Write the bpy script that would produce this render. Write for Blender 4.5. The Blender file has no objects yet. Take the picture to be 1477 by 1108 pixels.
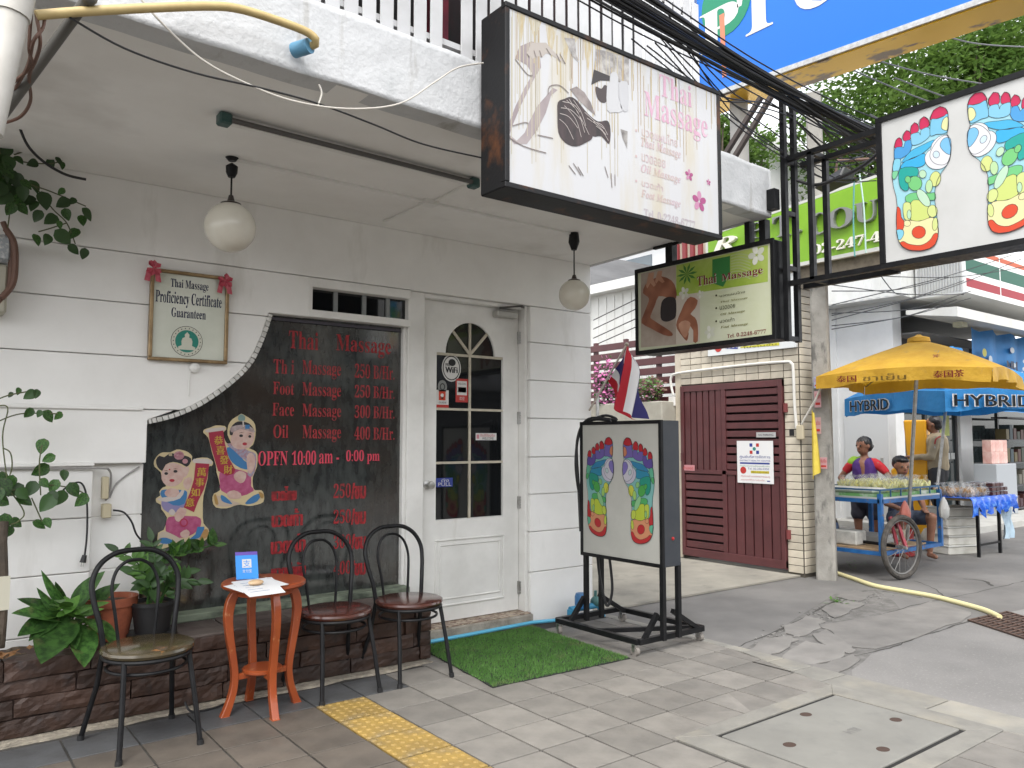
import bpy, bmesh, math, random
from mathutils import Vector, Matrix, noise

rnd = random.Random(7)
S = bpy.context.scene
COL = S.collection

# ------------------------------------------------------------------ camera
cam = bpy.data.cameras.new('camera')
cam.sensor_width = 36.0
cam.lens = 36.0 * 1140 / 1477
cam.clip_start = 0.05
cam.clip_end = 600
camo = bpy.data.objects.new('camera', cam)
COL.objects.link(camo)
YAW, PITCH = math.radians(37.49), math.radians(4.127)
camo.location = (0, 0, 1.45)
camo.rotation_euler = (math.pi / 2 + PITCH, 0, -YAW)
S.camera = camo

# ------------------------------------------------------------------ overcast sky and a weak veiled sun
world = bpy.data.worlds.new('World')
S.world = world
world.use_nodes = True
wn = world.node_tree
wn.nodes.clear()
sky = wn.nodes.new('ShaderNodeTexSky')
sky.sky_type = 'NISHITA'
sky.sun_disc = False
SUN_EL, SUN_AZ = math.radians(58), math.radians(222)
sky.sun_elevation = SUN_EL
sky.sun_rotation = SUN_AZ
sky.air_density = 1.0
sky.dust_density = 1.5
hs = wn.nodes.new('ShaderNodeHueSaturation')
hs.inputs['Saturation'].default_value = 0.1
bg = wn.nodes.new('ShaderNodeBackground')
bg.inputs['Strength'].default_value = 0.15
wo = wn.nodes.new('ShaderNodeOutputWorld')
wn.links.new(sky.outputs[0], hs.inputs['Color'])
wn.links.new(hs.outputs[0], bg.inputs['Color'])
wn.links.new(bg.outputs[0], wo.inputs['Surface'])
sl = bpy.data.lights.new('sun', 'SUN')
sl.energy = 0.8
sl.angle = math.radians(25)
sl.color = (1.0, 0.97, 0.92)
so = bpy.data.objects.new('sun', sl)
COL.objects.link(so)
# light comes from over the street, behind and to the left of the camera
sd = Vector((math.sin(SUN_AZ) * math.cos(SUN_EL), math.cos(SUN_AZ) * math.cos(SUN_EL), math.sin(SUN_EL)))
so.rotation_euler = sd.to_track_quat('Z', 'Y').to_euler()
so.location = (-6, -8, 14)
S.view_settings.view_transform = 'Standard'
S.view_settings.look = 'None'
S.view_settings.gamma = 1.0
S.view_settings.use_curve_mapping = False
S.view_settings.exposure = 1.8
S.render.engine = 'CYCLES'
S.cycles.max_bounces = 7
S.cycles.transparent_max_bounces = 12

# ------------------------------------------------------------------ survey: a sight line of the photograph met with a real plane
CX, CY, FPX = 738.5, 554.0, 1140.0
_f = Vector((math.sin(YAW) * math.cos(PITCH), math.cos(YAW) * math.cos(PITCH), math.sin(PITCH)))
_r = Vector((math.cos(YAW), -math.sin(YAW), 0))
_u = _r.cross(_f)
C0 = Vector((0, 0, 1.45))
def _ray(px, py): return _r * ((px - CX) / FPX) - _u * ((py - CY) / FPX) + _f
def on(pl, px, py):
    v = _ray(px, py); i = 'xyz'.index(pl[0])
    return C0 + v * ((pl[1] - C0[i]) / v[i])
def gp(px, py, z=0.0): return on(('z', z), px, py)
def uvof(pl, p): return (p.x, p.z) if pl[0] == 'y' else ((-p.y, p.z) if pl[0] == 'x' else (p.x, p.y))
def at(pl, u, v, off=0.0):
    if pl[0] == 'y': return Vector((u, pl[1] - off, v))
    if pl[0] == 'x': return Vector((pl[1] - off, -u, v))
    return Vector((u, v, pl[1] + off))
def pxuv(pl, px, py): return uvof(pl, on(pl, px, py))

# ------------------------------------------------------------------ materials
def lin(c):
    if isinstance(c, str):
        c = c.lstrip('#'); c = [int(c[i:i + 2], 16) / 255 for i in (0, 2, 4)]
        c = [.76 * (x / 12.92 if x <= .04045 else ((x + .055) / 1.055) ** 2.4) for x in c]      # printed inks are never brighter than about 0.75
    return (c[0], c[1], c[2], 1.0)
MATS = {}
def mat(name, col, rough=.6, col2=None, scale=6.0, detail=5.0, lo=.35, hi=.65, bump=0.0, bscale=40.0, bdist=.01,
        metal=0.0, rand=0.0, spec=.5, stretch=(1, 1, 1), coat=0.0, col3=None, scale3=1.5, lo3=.5, hi3=.7, stretch3=(1, 1, 1),
        emit=0.0, alpha=1.0, trans=0.0, bkind='noise', bstretch=(1, 1, 1), rvar=0.0, coord='Object', sss=0.0, transl=0.0):
    if name in MATS: return MATS[name]
    m = bpy.data.materials.new(name); m.use_nodes = True
    n = m.node_tree; b = n.nodes['Principled BSDF']; L = n.links
    b.inputs['Roughness'].default_value = rough
    b.inputs['Metallic'].default_value = metal
    b.inputs['Specular IOR Level'].default_value = spec
    if coat: b.inputs['Coat Weight'].default_value = coat; b.inputs['Coat Roughness'].default_value = .08
    if trans: b.inputs['Transmission Weight'].default_value = trans
    if alpha < 1: b.inputs['Alpha'].default_value = alpha
    if sss: b.inputs['Subsurface Weight'].default_value = sss; b.inputs['Subsurface Scale'].default_value = .01
    tc = n.nodes.new('ShaderNodeTexCoord')
    def coords(st, off=0):
        mp = n.nodes.new('ShaderNodeMapping'); mp.inputs['Scale'].default_value = st
        mp.inputs['Location'].default_value = (off, off * .7, off * 1.3)
        L.new(tc.outputs[coord], mp.inputs['Vector']); return mp.outputs[0]
    def noisefac(sc, st, a, z, off=0, det=detail):
        t = n.nodes.new('ShaderNodeTexNoise'); t.inputs['Scale'].default_value = sc; t.inputs['Detail'].default_value = det
        t.inputs['Roughness'].default_value = .6
        L.new(coords(st, off), t.inputs['Vector'])
        r = n.nodes.new('ShaderNodeMapRange'); r.inputs[1].default_value = a; r.inputs[2].default_value = z
        L.new(t.outputs['Fac'], r.inputs[0]); return r.outputs[0]
    cur = None
    rgb = n.nodes.new('ShaderNodeRGB'); rgb.outputs[0].default_value = lin(col); cur = rgb.outputs[0]
    def mix(a, colr, fac):
        x = n.nodes.new('ShaderNodeMix'); x.data_type = 'RGBA'
        L.new(fac, x.inputs['Factor']); L.new(a, x.inputs[6]); x.inputs[7].default_value = lin(colr); return x.outputs[2]
    if col2 is not None: cur = mix(cur, col2, noisefac(scale, stretch, lo, hi))
    if col3 is not None: cur = mix(cur, col3, noisefac(scale3, stretch3, lo3, hi3, 3.7))
    if rand:
        oi = n.nodes.new('ShaderNodeObjectInfo')
        r = n.nodes.new('ShaderNodeMapRange'); r.inputs[3].default_value = 1 - rand; r.inputs[4].default_value = 1 + rand
        L.new(oi.outputs['Random'], r.inputs[0])
        h = n.nodes.new('ShaderNodeHueSaturation'); L.new(cur, h.inputs['Color']); L.new(r.outputs[0], h.inputs['Value']); cur = h.outputs[0]
    L.new(cur, b.inputs['Base Color'])
    if rvar:
        f = noisefac(scale * 1.7, stretch, .3, .7, 9.1)
        r = n.nodes.new('ShaderNodeMapRange'); r.inputs[3].default_value = max(.02, rough - rvar); r.inputs[4].default_value = min(1, rough + rvar)
        L.new(f, r.inputs[0]); L.new(r.outputs[0], b.inputs['Roughness'])
    if bump:
        if bkind == 'voronoi':
            t = n.nodes.new('ShaderNodeTexVoronoi'); t.inputs['Scale'].default_value = bscale; out = t.outputs['Distance']
        else:
            t = n.nodes.new('ShaderNodeTexNoise'); t.inputs['Scale'].default_value = bscale; t.inputs['Detail'].default_value = 6; out = t.outputs['Fac']
        L.new(coords(bstretch, 1.3), t.inputs['Vector'])
        bp = n.nodes.new('ShaderNodeBump'); bp.inputs['Strength'].default_value = bump; bp.inputs['Distance'].default_value = bdist
        L.new(out, bp.inputs['Height']); L.new(bp.outputs[0], b.inputs['Normal'])
    if emit:
        L.new(cur, b.inputs['Emission Color']); b.inputs['Emission Strength'].default_value = emit
    if transl:
        tr_ = n.nodes.new('ShaderNodeBsdfTranslucent'); mx = n.nodes.new('ShaderNodeMixShader'); mx.inputs[0].default_value = transl
        L.new(cur, tr_.inputs['Color']); L.new(b.outputs[0], mx.inputs[1]); L.new(tr_.outputs[0], mx.inputs[2]); L.new(mx.outputs[0], n.nodes['Material Output'].inputs['Surface'])
    MATS[name] = m
    return m
def flat(hexcol, rough=.55, **k):           # flat print or plain paint of one colour
    return mat('paint_' + hexcol.strip('#') + ('_%d' % int(rough * 100)), hexcol, rough, **k)

# ------------------------------------------------------------------ mesh helpers
ORG = {}
def smoothpts(p, n=4, closed=True):
    out = []; N = len(p)
    for i in range(N if closed else N - 1):
        a, b, c, d = [Vector(p[(i + k) % N] if closed else p[min(max(i + k, 0), N - 1)]) for k in (-1, 0, 1, 2)]
        for k in range(n):
            t = k / n
            out.append(.5 * ((2 * b) + (c - a) * t + (2 * a - 5 * b + 4 * c - d) * t * t + (3 * b - a - 3 * c + d) * t ** 3))
    if not closed: out.append(Vector(p[-1]))
    return out
class MB:
    def __init__(s): s.v = []; s.f = []
    def add(s, vs, fs):
        k = len(s.v); s.v += [Vector(v) for v in vs]; s.f += [tuple(i + k for i in f) for f in fs]; return s
    def box(s, x0, x1, y0, y1, z0, z1):
        if x0 > x1: x0, x1 = x1, x0
        if y0 > y1: y0, y1 = y1, y0
        if z0 > z1: z0, z1 = z1, z0
        return s.add([(x0, y0, z0), (x1, y0, z0), (x1, y1, z0), (x0, y1, z0), (x0, y0, z1), (x1, y0, z1), (x1, y1, z1), (x0, y1, z1)],
                     [(0, 3, 2, 1), (4, 5, 6, 7), (0, 1, 5, 4), (1, 2, 6, 5), (2, 3, 7, 6), (3, 0, 4, 7)])
    def bar(s, a, b, w, h=None, up=(0, 0, 1)):           # square bar between two points
        a, b = Vector(a), Vector(b); h = h or w; d = (b - a).normalized(); up = Vector(up)
        if abs(d.dot(up)) > .98: up = Vector((0, 1, 0))
        x = d.cross(up).normalized() * w / 2; y = x.cross(d).normalized() * h / 2
        vs = [a - x - y, a + x - y, a + x + y, a - x + y, b - x - y, b + x - y, b + x + y, b - x + y]
        return s.add(vs, [(0, 1, 2, 3), (7, 6, 5, 4), (0, 4, 5, 1), (1, 5, 6, 2), (2, 6, 7, 3), (3, 7, 4, 0)])
    def prism(s, pts, vec):
        n = len(pts); vec = Vector(vec); p = [Vector(q) for q in pts]
        return s.add(p + [q + vec for q in p], [tuple(range(n))[::-1], tuple(range(n, 2 * n))] + [(i, (i + 1) % n, n + (i + 1) % n, n + i) for i in range(n)])
    def poly(s, pts): return s.add(pts, [tuple(range(len(pts)))])
    def tube(s, path, r, n=8, closed=False):
        P = [Vector(p) for p in path]; N = len(P); R = r if isinstance(r, (list, tuple)) else [r] * N
        k = len(s.v); prev = None
        for i, p in enumerate(P):
            if closed: d = P[(i + 1) % N] - P[i - 1]
            else: d = P[min(i + 1, N - 1)] - P[max(i - 1, 0)]
            d = d.normalized() if d.length > 1e-9 else Vector((0, 0, 1))
            if prev is None:
                a = Vector((0, 0, 1)) if abs(d.z) < .9 else Vector((1, 0, 0)); x = d.cross(a).normalized()
            else: x = (prev - d * prev.dot(d)).normalized()
            prev = x; y = d.cross(x)
            for j in range(n):
                t = 2 * math.pi * j / n; s.v.append(p + (x * math.cos(t) + y * math.sin(t)) * R[i])
        for i in range(N if closed else N - 1):
            for j in range(n):
                a = k + i * n + j; b = k + i * n + (j + 1) % n; c = k + ((i + 1) % N) * n + (j + 1) % n; d = k + ((i + 1) % N) * n + j
                s.f.append((a, b, c, d))
        if not closed:
            s.f.append(tuple(k + j for j in range(n))[::-1]); s.f.append(tuple(k + (N - 1) * n + j for j in range(n)))
        return s
    def lathe(s, prof, c=(0, 0, 0), n=24, sx=1, sy=1):
        k = len(s.v); c = Vector(c); N = len(prof)
        for r, z in prof:
            for j in range(n):
                t = 2 * math.pi * j / n; s.v.append(c + Vector((r * sx * math.cos(t), r * sy * math.sin(t), z)))
        for i in range(N - 1):
            for j in range(n):
                s.f.append((k + i * n + j, k + i * n + (j + 1) % n, k + (i + 1) * n + (j + 1) % n, k + (i + 1) * n + j))
        s.f.append(tuple(k + j for j in range(n))[::-1]); s.f.append(tuple(k + (N - 1) * n + j for j in range(n)))
        return s
    def ball(s, c, rx, ry=None, rz=None, n=12, m=8):
        ry = ry or rx; rz = rz or rx
        return s.lathe([(max(.02, math.sin(math.pi * i / m)) , 0) if False else (rx * max(.01, math.sin(math.pi * i / m)), -rz * math.cos(math.pi * i / m)) for i in range(m + 1)], c, n, 1, ry / rx)
    def mesh(s, name, org=Vector((0, 0, 0)), smooth=False, bevel=0, seg=1):
        me = bpy.data.meshes.new(name)
        me.from_pydata([tuple(v - org) for v in s.v], [], s.f)
        if bevel:
            bm = bmesh.new(); bm.from_mesh(me)
            es = [e for e in bm.edges if len(e.link_faces) == 2 and e.calc_face_angle() > .5]
            bmesh.ops.bevel(bm, geom=es, offset=bevel, segments=seg, affect='EDGES', profile=.6)
            bm.to_mesh(me); bm.free()
        if smooth:
            me.polygons.foreach_set('use_smooth', [True] * len(me.polygons))
        me.update()
        return me
    def build(s, name, m, parent=None, smooth=False, bevel=0, seg=1, org=None):
        if org is None:
            if parent is not None: org = ORG[parent]
            else:
                xs = [v.x for v in s.v]; ys = [v.y for v in s.v]; zs = [v.z for v in s.v]
                org = Vector(((min(xs) + max(xs)) / 2, (min(ys) + max(ys)) / 2, min(zs)))
        me = s.mesh(name, org, smooth, bevel, seg)
        o = put(name, me, m, parent)
        if parent is None: o.location = org
        elif org != ORG[parent]: o.location = org - ORG[parent]
        ORG[o] = org
        if smooth and smooth != 'all':
            me.set_sharp_from_angle(angle=math.radians(40))
        return o
def put(name, me, m, parent=None):
    o = bpy.data.objects.new(name, me)
    if m is not None and not me.materials: me.materials.append(m)
    COL.objects.link(o)
    if parent is not None: o.parent = parent; ORG.setdefault(o, ORG.get(parent, Vector()))
    return o
def tag(o, label=None, cat=None, group=None, kind=None):
    if label: o['label'] = label
    if cat: o['category'] = cat
    if group: o['group'] = group
    if kind: o['kind'] = kind
    return o
def thing(name, label, cat, loc=(0, 0, 0), rz=0.0, group=None, local=False):
    o = bpy.data.objects.new(name, None); COL.objects.link(o)
    o.empty_display_size = .1
    o.location = loc; o.rotation_euler = (0, 0, rz)
    ORG[o] = Vector((0, 0, 0)) if local else Vector(loc)
    return tag(o, label, cat, group)
def structure(o): o['kind'] = 'structure'; return o
def dup(root, loc, rz=None, label=None):
    r = root.copy(); COL.objects.link(r); r.location = loc
    if rz is not None: r.rotation_euler = (0, 0, rz)
    if label: r['label'] = label
    for ch in list(root.children):
        c = ch.copy(); COL.objects.link(c); c.parent = r
        for g in list(ch.children):
            d = g.copy(); COL.objects.link(d); d.parent = c
    return r
# flat print on a plane: polygons given as photograph sight lines or plane coordinates
def art(name, parent, pl, pts, m, layer=1, sm=0, uv=False, closed=True):
    q = [p if uv else pxuv(pl, *p) for p in pts]
    if sm: q = [(v.x, v.y) for v in smoothpts([Vector((a, b)) for a, b in q], sm)]
    mb = MB(); mb.poly([at(pl, a, b, .0007 * layer) for a, b in q])
    return mb.build(name, m, parent)
def lines(name, parent, pl, paths, w, m, layer=1, sm=0, uv=False, closed=False):
    mb = MB()
    for pts in paths:
        q = [Vector(p if uv else pxuv(pl, *p)) for p in pts]
        if sm: q = smoothpts(q, sm, closed)
        n = len(q); L = []
        for i in range(n):
            d = (q[(i + 1) % n] - q[i - 1]) if closed else (q[min(i + 1, n - 1)] - q[max(i - 1, 0)])
            if d.length < 1e-9: d = Vector((1, 0))
            d.normalize(); L.append(Vector((-d.y, d.x)) * w / 2)
        for i in range(n if closed else n - 1):
            j = (i + 1) % n
            mb.poly([at(pl, *(q[i] - L[i]), .0007 * layer), at(pl, *(q[j] - L[j]), .0007 * layer), at(pl, *(q[j] + L[j]), .0007 * layer), at(pl, *(q[i] + L[i]), .0007 * layer)])
    o = mb.build(name, m, parent)
    if len(paths) > 1: o['kind'] = 'stuff'
    return o
def serif(s, it=False):
    out = ''
    for ch in s:
        o = ord(ch)
        if 'A' <= ch <= 'Z': out += chr((0x1D468 if it else 0x1D400) + o - 65)
        elif 'a' <= ch <= 'z': out += chr((0x1D482 if it else 0x1D41A) + o - 97)
        elif '0' <= ch <= '9': out += chr(0x1D7CE + o - 48)
        else: out += ch
    return out
TXT, TCACHE = [], {}
def textmesh(s):
    if s in TCACHE: return TCACHE[s]
    if not TXT:                      # one text curve is kept while the script runs so that the font loads once
        c = bpy.data.curves.new('t', 'FONT'); c.size = 1; c.resolution_u = 2
        TXT.extend((c, bpy.data.objects.new('t', c)))
    TXT[0].body = s
    me = bpy.data.meshes.new_from_object(TXT[1])
    vs = [Vector((v.co.x, v.co.y)) for v in me.vertices]; fs = [tuple(p.vertices) for p in me.polygons]
    bpy.data.meshes.remove(me)
    TCACHE[s] = (vs, fs)
    return vs, fs
def text(name, parent, pl, s, bl, tr, m, layer=2, uv=False, depth=0.0, shear=0.0, bold=0.0, fullh=True):
    vs, fs = textmesh(s)
    if not vs: return None
    a, b = (bl, tr) if uv else (pxuv(pl, *bl), pxuv(pl, *tr))
    x0, x1 = min(v.x for v in vs), max(v.x for v in vs); y0, y1 = min(v.y for v in vs), max(v.y for v in vs)
    mb = MB(); P = []
    for v in vs:
        t = (v.x - x0) / (x1 - x0); h = (v.y - y0) / (y1 - y0)
        P.append((a[0] + (b[0] - a[0]) * t, a[1] + (b[1] - a[1]) * h + shear * t))
    off = .0007 * layer
    mb.add([at(pl, u, v, off + depth) for u, v in P], fs)
    if depth:
        cnt = {}
        for f in fs:
            for i in range(len(f)):
                e = (f[i], f[(i + 1) % len(f)]); cnt[e] = 1
        k = len(mb.v); mb.v += [at(pl, u, v, off - .001) for u, v in P]
        for (i, j) in cnt:
            if (j, i) not in cnt: mb.f.append((j, i, k + i, k + j))
    if bold:
        k = len(mb.v); n0 = len(P)
        for du in (-bold, bold):
            mb.add([at(pl, u + du, v, off - .0002) for u, v in P], fs)
    return mb.build(name, m, parent)
# ================================================================== materials of the place
WHITE = mat('white_wall_paint', (.82, .808, .782), .6, col2=(.75, .738, .71), scale=2.2, bump=.14, bscale=40, bdist=.004, col3=(.52, .50, .455), scale3=1.6, lo3=.60, hi3=.88, stretch3=(2.2, 2.2, .55))
WHITE2 = mat('white_wood_paint', (.80, .79, .76), .45, col2=(.68, .67, .64), scale=3, bump=.06, bscale=40, bdist=.003, col3=(.55, .53, .48), scale3=6, lo3=.62, hi3=.85, stretch3=(1, 1, .25))
SOFFIT = mat('soffit_paint', (.83, .82, .795), .75, col2=(.76, .745, .715), scale=1.6, bump=.1, bscale=30, bdist=.004, col3=(.50, .475, .44), scale3=.9, lo3=.56, hi3=.85)
PLASTER = mat('rough_white_plaster', (.53, .535, .54), .8, col2=(.45, .46, .465), scale=9, lo=.5, hi=.75, bump=.4, bscale=44, bdist=.012, col3=(.30, .285, .255), scale3=3.2, lo3=.60, hi3=.78, stretch3=(3, 1, .5))
BLACKM = mat('black_metal', (.006, .0063, .0072), .40, spec=.22, col2=(.012, .012, .013), scale=14, rvar=.12, bump=.05, bscale=80, bdist=.002)
BLACKP = mat('black_plastic', (.012, .012, .013), .5)
RUSTM = mat('black_rusty_metal', (.010, .010, .011), .55, spec=.28, col2=(.09, .035, .015), scale=7, lo=.55, hi=.75, bump=.1, bscale=60)
STEEL = mat('brushed_steel', (.55, .55, .54), .35, metal=.9, col2=(.4, .39, .37), scale=20, rvar=.1)
ASPH = mat('asphalt', (.168, .161, .153), .88, col2=(.118, .113, .108), scale=1.1, detail=9, lo=.38, hi=.62, bump=.5, bscale=170, bdist=.006, col3=(.10, .097, .092), scale3=.55, lo3=.54, hi3=.72)
CONC = mat('cream_concrete', (.30, .28, .235), .85, col2=(.21, .198, .17), scale=1.7, detail=8, bump=.25, bscale=90, bdist=.005, col3=(.14, .133, .118), scale3=4, lo3=.56, hi3=.8)
CONC2 = mat('grey_concrete', (.40, .395, .37), .82, col2=(.32, .315, .295), scale=3, detail=8, bump=.25, bscale=120, bdist=.004, col3=(.47, .45, .40), scale3=1.2, lo3=.5, hi3=.8, rand=.06)
KERB = mat('kerb_concrete', (.225, .215, .19), .85, col2=(.165, .158, .142), scale=4, detail=8, bump=.35, bscale=80, bdist=.006, col3=(.29, .262, .205), scale3=2, lo3=.5, hi3=.8, rand=.1)
POLE = mat('pole_concrete', (.33, .315, .285), .9, col2=(.21, .20, .18), scale=4, detail=8, bump=.4, bscale=60, bdist=.008, col3=(.13, .125, .115), scale3=9, lo3=.56, hi3=.66, stretch3=(1, 1, .35))
TILE = mat('paving_tile', (.205, .190, .170), .62, col2=(.15, .14, .126), scale=5, detail=7, bump=.18, bscale=150, bdist=.003, rand=.16, col3=(.13, .122, .11), scale3=2.2, lo3=.5, hi3=.78, rvar=.15)
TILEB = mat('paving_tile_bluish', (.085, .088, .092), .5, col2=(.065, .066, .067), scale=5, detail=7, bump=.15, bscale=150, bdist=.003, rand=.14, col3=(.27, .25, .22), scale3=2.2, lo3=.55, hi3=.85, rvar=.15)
TACT = mat('tactile_yellow', (.33, .215, .055), .6, col2=(.24, .16, .05), scale=5, bump=.2, bscale=120, bdist=.003, rand=.1, col3=(.18, .15, .10), scale3=6, lo3=.52, hi3=.8)
GROUT = mat('grout', (.028, .026, .024), .95, col2=(.07, .065, .058), scale=2.5)
BRICK = mat('brown_painted_brick', (.032, .0165, .0115), .6, col2=(.056, .028, .018), scale=6, bump=.5, bscale=30, bdist=.012, rand=.3, col3=(.018, .013, .012), scale3=9, lo3=.55, hi3=.75)
SOIL = mat('soil', (.07, .05, .035), .95, col2=(.13, .095, .06), scale=20, bump=1, bscale=50, bdist=.03)
WINGLASS = mat('filmed_dark_glass', (.050, .056, .053), .10, col2=(.017, .019, .019), scale=20, detail=12, lo=.40, hi=.62, stretch=(1, 1, .35),
               col3=(.034, .025, .019), scale3=.9, lo3=.46, hi3=.62, rvar=.06, spec=.8, bump=.02, bscale=14, coat=.5)
DARKGLASS = mat('dark_glass', (.008, .009, .010), .04, spec=.55, bump=.012, bscale=3)
GLASSBG = mat('shop_glass', (.03, .04, .042), .06, spec=.6)
RED = mat('window_lettering_red', (.34, .014, .02), .5, col2=(.19, .010, .013), scale=30, lo=.45, hi=.6)
PINK = mat('window_lettering_pink', (.60, .045, .085), .5)
MAROON = mat('maroon_gate_paint', (.10, .028, .030), .45, col2=(.075, .022, .024), scale=4, bump=.05, bscale=40, rand=.06)
WTILE = mat('cream_wall_tile', (.60, .54, .44), .35, col2=(.50, .45, .36), scale=4, rand=.14, col3=(.30, .25, .18), scale3=11, lo3=.66, hi3=.8)
LEAF = mat('leaf_green', (.06, .15, .03), .42, col2=(.022, .06, .014), scale=9, lo=.4, hi=.6, rand=.4, spec=.4, transl=.2, col3=(.12, .12, .05), scale3=3, lo3=.62, hi3=.75, bump=.15, bscale=12)
LEAFB = mat('leaf_bright', (.085, .19, .03), .45, transl=.25, col2=(.05, .13, .022), scale=6, rand=.3)
LEAFD = mat('leaf_dark', (.034, .085, .022), .45, transl=.2, col2=(.034, .075, .02), scale=6, rand=.35)
CANOPYG = mat('tree_leaf', (.12, .20, .04), .6, col2=(.06, .12, .025), scale=9, lo=.35, hi=.65, spec=.2, coord='Generated', transl=.45)
BARK = mat('bark', (.10, .075, .055), .9, col2=(.05, .04, .03), scale=8, bump=.6, bscale=20, bdist=.03)
ORANGE = mat('orange_lacquer_wood', (.33, .068, .016), .33, col2=(.25, .046, .012), scale=5, col3=(.45, .20, .085), scale3=17, lo3=.62, hi3=.72, coat=.25)
SEATW = mat('mahogany_seat', (.075, .022, .014), .2, col2=(.05, .016, .011), scale=4, stretch=(1, 6, 1), coat=.4)
SEATO = mat('olive_worn_seat', (.075, .055, .025), .22, col2=(.045, .035, .018), scale=4, stretch=(1, 6, 1), coat=.4, col3=(.42, .17, .045), scale3=3.3, lo3=.63, hi3=.68)
TURF = mat('artificial_turf', (.035, .115, .022), .75, col2=(.022, .075, .014), scale=22, rand=0)
OPAL = mat('opal_glass', (.70, .67, .58), .22, col2=(.62, .58, .50), scale=3, spec=.5)
CABLE = mat('black_cable', (.012, .012, .013), .5)

def ring(mb, x0, x1, z0, z1, w, y0, y1):
    mb.box(x0, x1, y0, y1, z0, z0 + w); mb.box(x0, x1, y0, y1, z1 - w, z1); mb.box(x0, x0 + w, y0, y1, z0 + w, z1 - w); mb.box(x1 - w, x1, y0, y1, z0 + w, z1 - w)
# ================================================================== ground
mb = MB()
mb.add([(-60, -60, -.03), (120, -60, -.03), (120, 90, -.03), (-60, 90, -.03)], [(0, 1, 2, 3)])
road = structure(mb.build('road', ASPH, org=Vector((0, 0, 0))))
ORG[road] = Vector()
# broken edge of the road: real slabs lying in the asphalt
slabs = [[(1180, 902), (1270, 888), (1345, 868), (1400, 884), (1385, 897), (1330, 917), (1262, 937), (1220, 933), (1200, 915)],
         [(1120, 955), (1150, 935), (1182, 932), (1222, 938), (1210, 950), (1180, 958), (1150, 962)],
         [(1128, 950), (1160, 925), (1200, 933), (1180, 938), (1150, 945)],
         [(1190, 908), (1215, 925), (1235, 938), (1225, 943), (1200, 938), (1172, 918)],
         [(1075, 942), (1105, 925), (1140, 918), (1150, 925), (1128, 940), (1110, 948)],
         [(1130, 905), (1165, 890), (1190, 897), (1175, 912), (1150, 920), (1132, 915)],
         [(1185, 880), (1215, 866), (1245, 872), (1225, 885), (1205, 893)],
         [(1205, 862), (1232, 853), (1260, 858), (1245, 868), (1222, 866)],
         [(1140, 962), (1190, 960), (1230, 945), (1238, 955), (1215, 972), (1175, 978)]]
mb = MB(); mb.poly([gp(x, y, -.0288) for x, y in [(1062, 943), (1130, 903), (1205, 856), (1262, 850), (1290, 868), (1300, 880), (1270, 900), (1275, 925), (1245, 955), (1215, 975), (1170, 980), (1110, 955)]]); mb.build('worn_bed', mat('worn_bed', (.095, .09, .084), .95, col2=(.16, .153, .144), scale=12, detail=8, bump=.6, bscale=60, bdist=.01), road)
for k, sp in enumerate(slabs):
    pts = [gp(x, y, -.029) for x, y in sp]; N_ = len(pts); q_ = []
    for i_ in range(N_):
        for f_ in (0, .33, .66): q_.append(pts[i_].lerp(pts[(i_ + 1) % N_], f_) + Vector((rnd.uniform(-.022, .022), rnd.uniform(-.022, .022), 0)))
    mb = MB(); mb.prism(q_[::-1], (0, 0, .006 + .008 * rnd.random()))
    mb.build('broken_slab', mat('road_slab', (.185, .175, .163), .9, col2=(.135, .128, .12), scale=4, detail=8, bump=.4, bscale=110, bdist=.006, rand=.12), road, bevel=.004)
# smoother, paler resurfaced strip nearest the pavement
P_ = [gp(x, y, -.0294) for x, y in [(1227, 951), (1280, 936), (1332, 918), (1390, 900), (1446, 885), (1560, 862)]] + [Vector((9.5, 1.2, -.0294)), Vector((9.5, -1.5, -.0294)), Vector((4.77, -1.5, -.0294)), Vector((4.77, 2.72, -.0294))]
mb = MB(); mb.poly(P_); mb.build('resurfaced_patch', mat('pale_asphalt', (.19, .182, .174), .85, col2=(.15, .144, .138), scale=1.6, detail=8, bump=.4, bscale=170, bdist=.005, col3=(.23, .222, .21), scale3=60, lo3=.56, hi3=.70), road)
# dark cracks with rubble
mb = MB()
for i in range(260):
    t = rnd.random(); a = gp(1075, 942, -.03); b = gp(1255, 858, -.03)
    p = a.lerp(b, t) + Vector((rnd.gauss(0, .09), rnd.gauss(0, .07), 0)); s_ = rnd.uniform(.004, .017)
    mb.prism([p + Vector((math.cos(q) * s_ * rnd.uniform(.6, 1.2), math.sin(q) * s_ * rnd.uniform(.6, 1.2), 0)) for q in (0, 1.3, 2.5, 3.7, 5)], (0, 0, s_ * .7))
tag(mb.build('road_rubble', mat('rubble', (.26, .25, .235), .9, col2=(.12, .115, .11), scale=30), road), kind='stuff')
mb = MB()
def crack(pts, w, z=-.0285):
    P = smoothpts([gp(x, y, z) for x, y in pts], 6, False)
    P = [p + Vector((rnd.uniform(-.012, .012), rnd.uniform(-.012, .012), 0)) for p in P]
    for i in range(len(P) - 1):
        d = (P[i + 1] - P[i]).normalized(); n = Vector((-d.y, d.x, 0)) * w * rnd.uniform(.3, 1) / 2
        mb.poly([P[i] - n, P[i + 1] - n, P[i + 1] + n, P[i] + n])
crack([(1225, 948), (1280, 935), (1330, 917), (1400, 896), (1445, 884)], .022)
crack([(1060, 935), (1130, 905), (1215, 862), (1260, 852), (1330, 862)], .03)
crack([(1275, 885), (1340, 868), (1420, 852), (1477, 838)], .015)
crack([(1320, 838), (1348, 850), (1362, 862)], .02)
crack([(1345, 800), (1375, 790), (1400, 775)], .02)
crack([(1390, 835), (1420, 838), (1430, 845)], .05)
mb.build('road_crack', mat('crack_dirt', (.045, .042, .038), .95), road)
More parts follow.
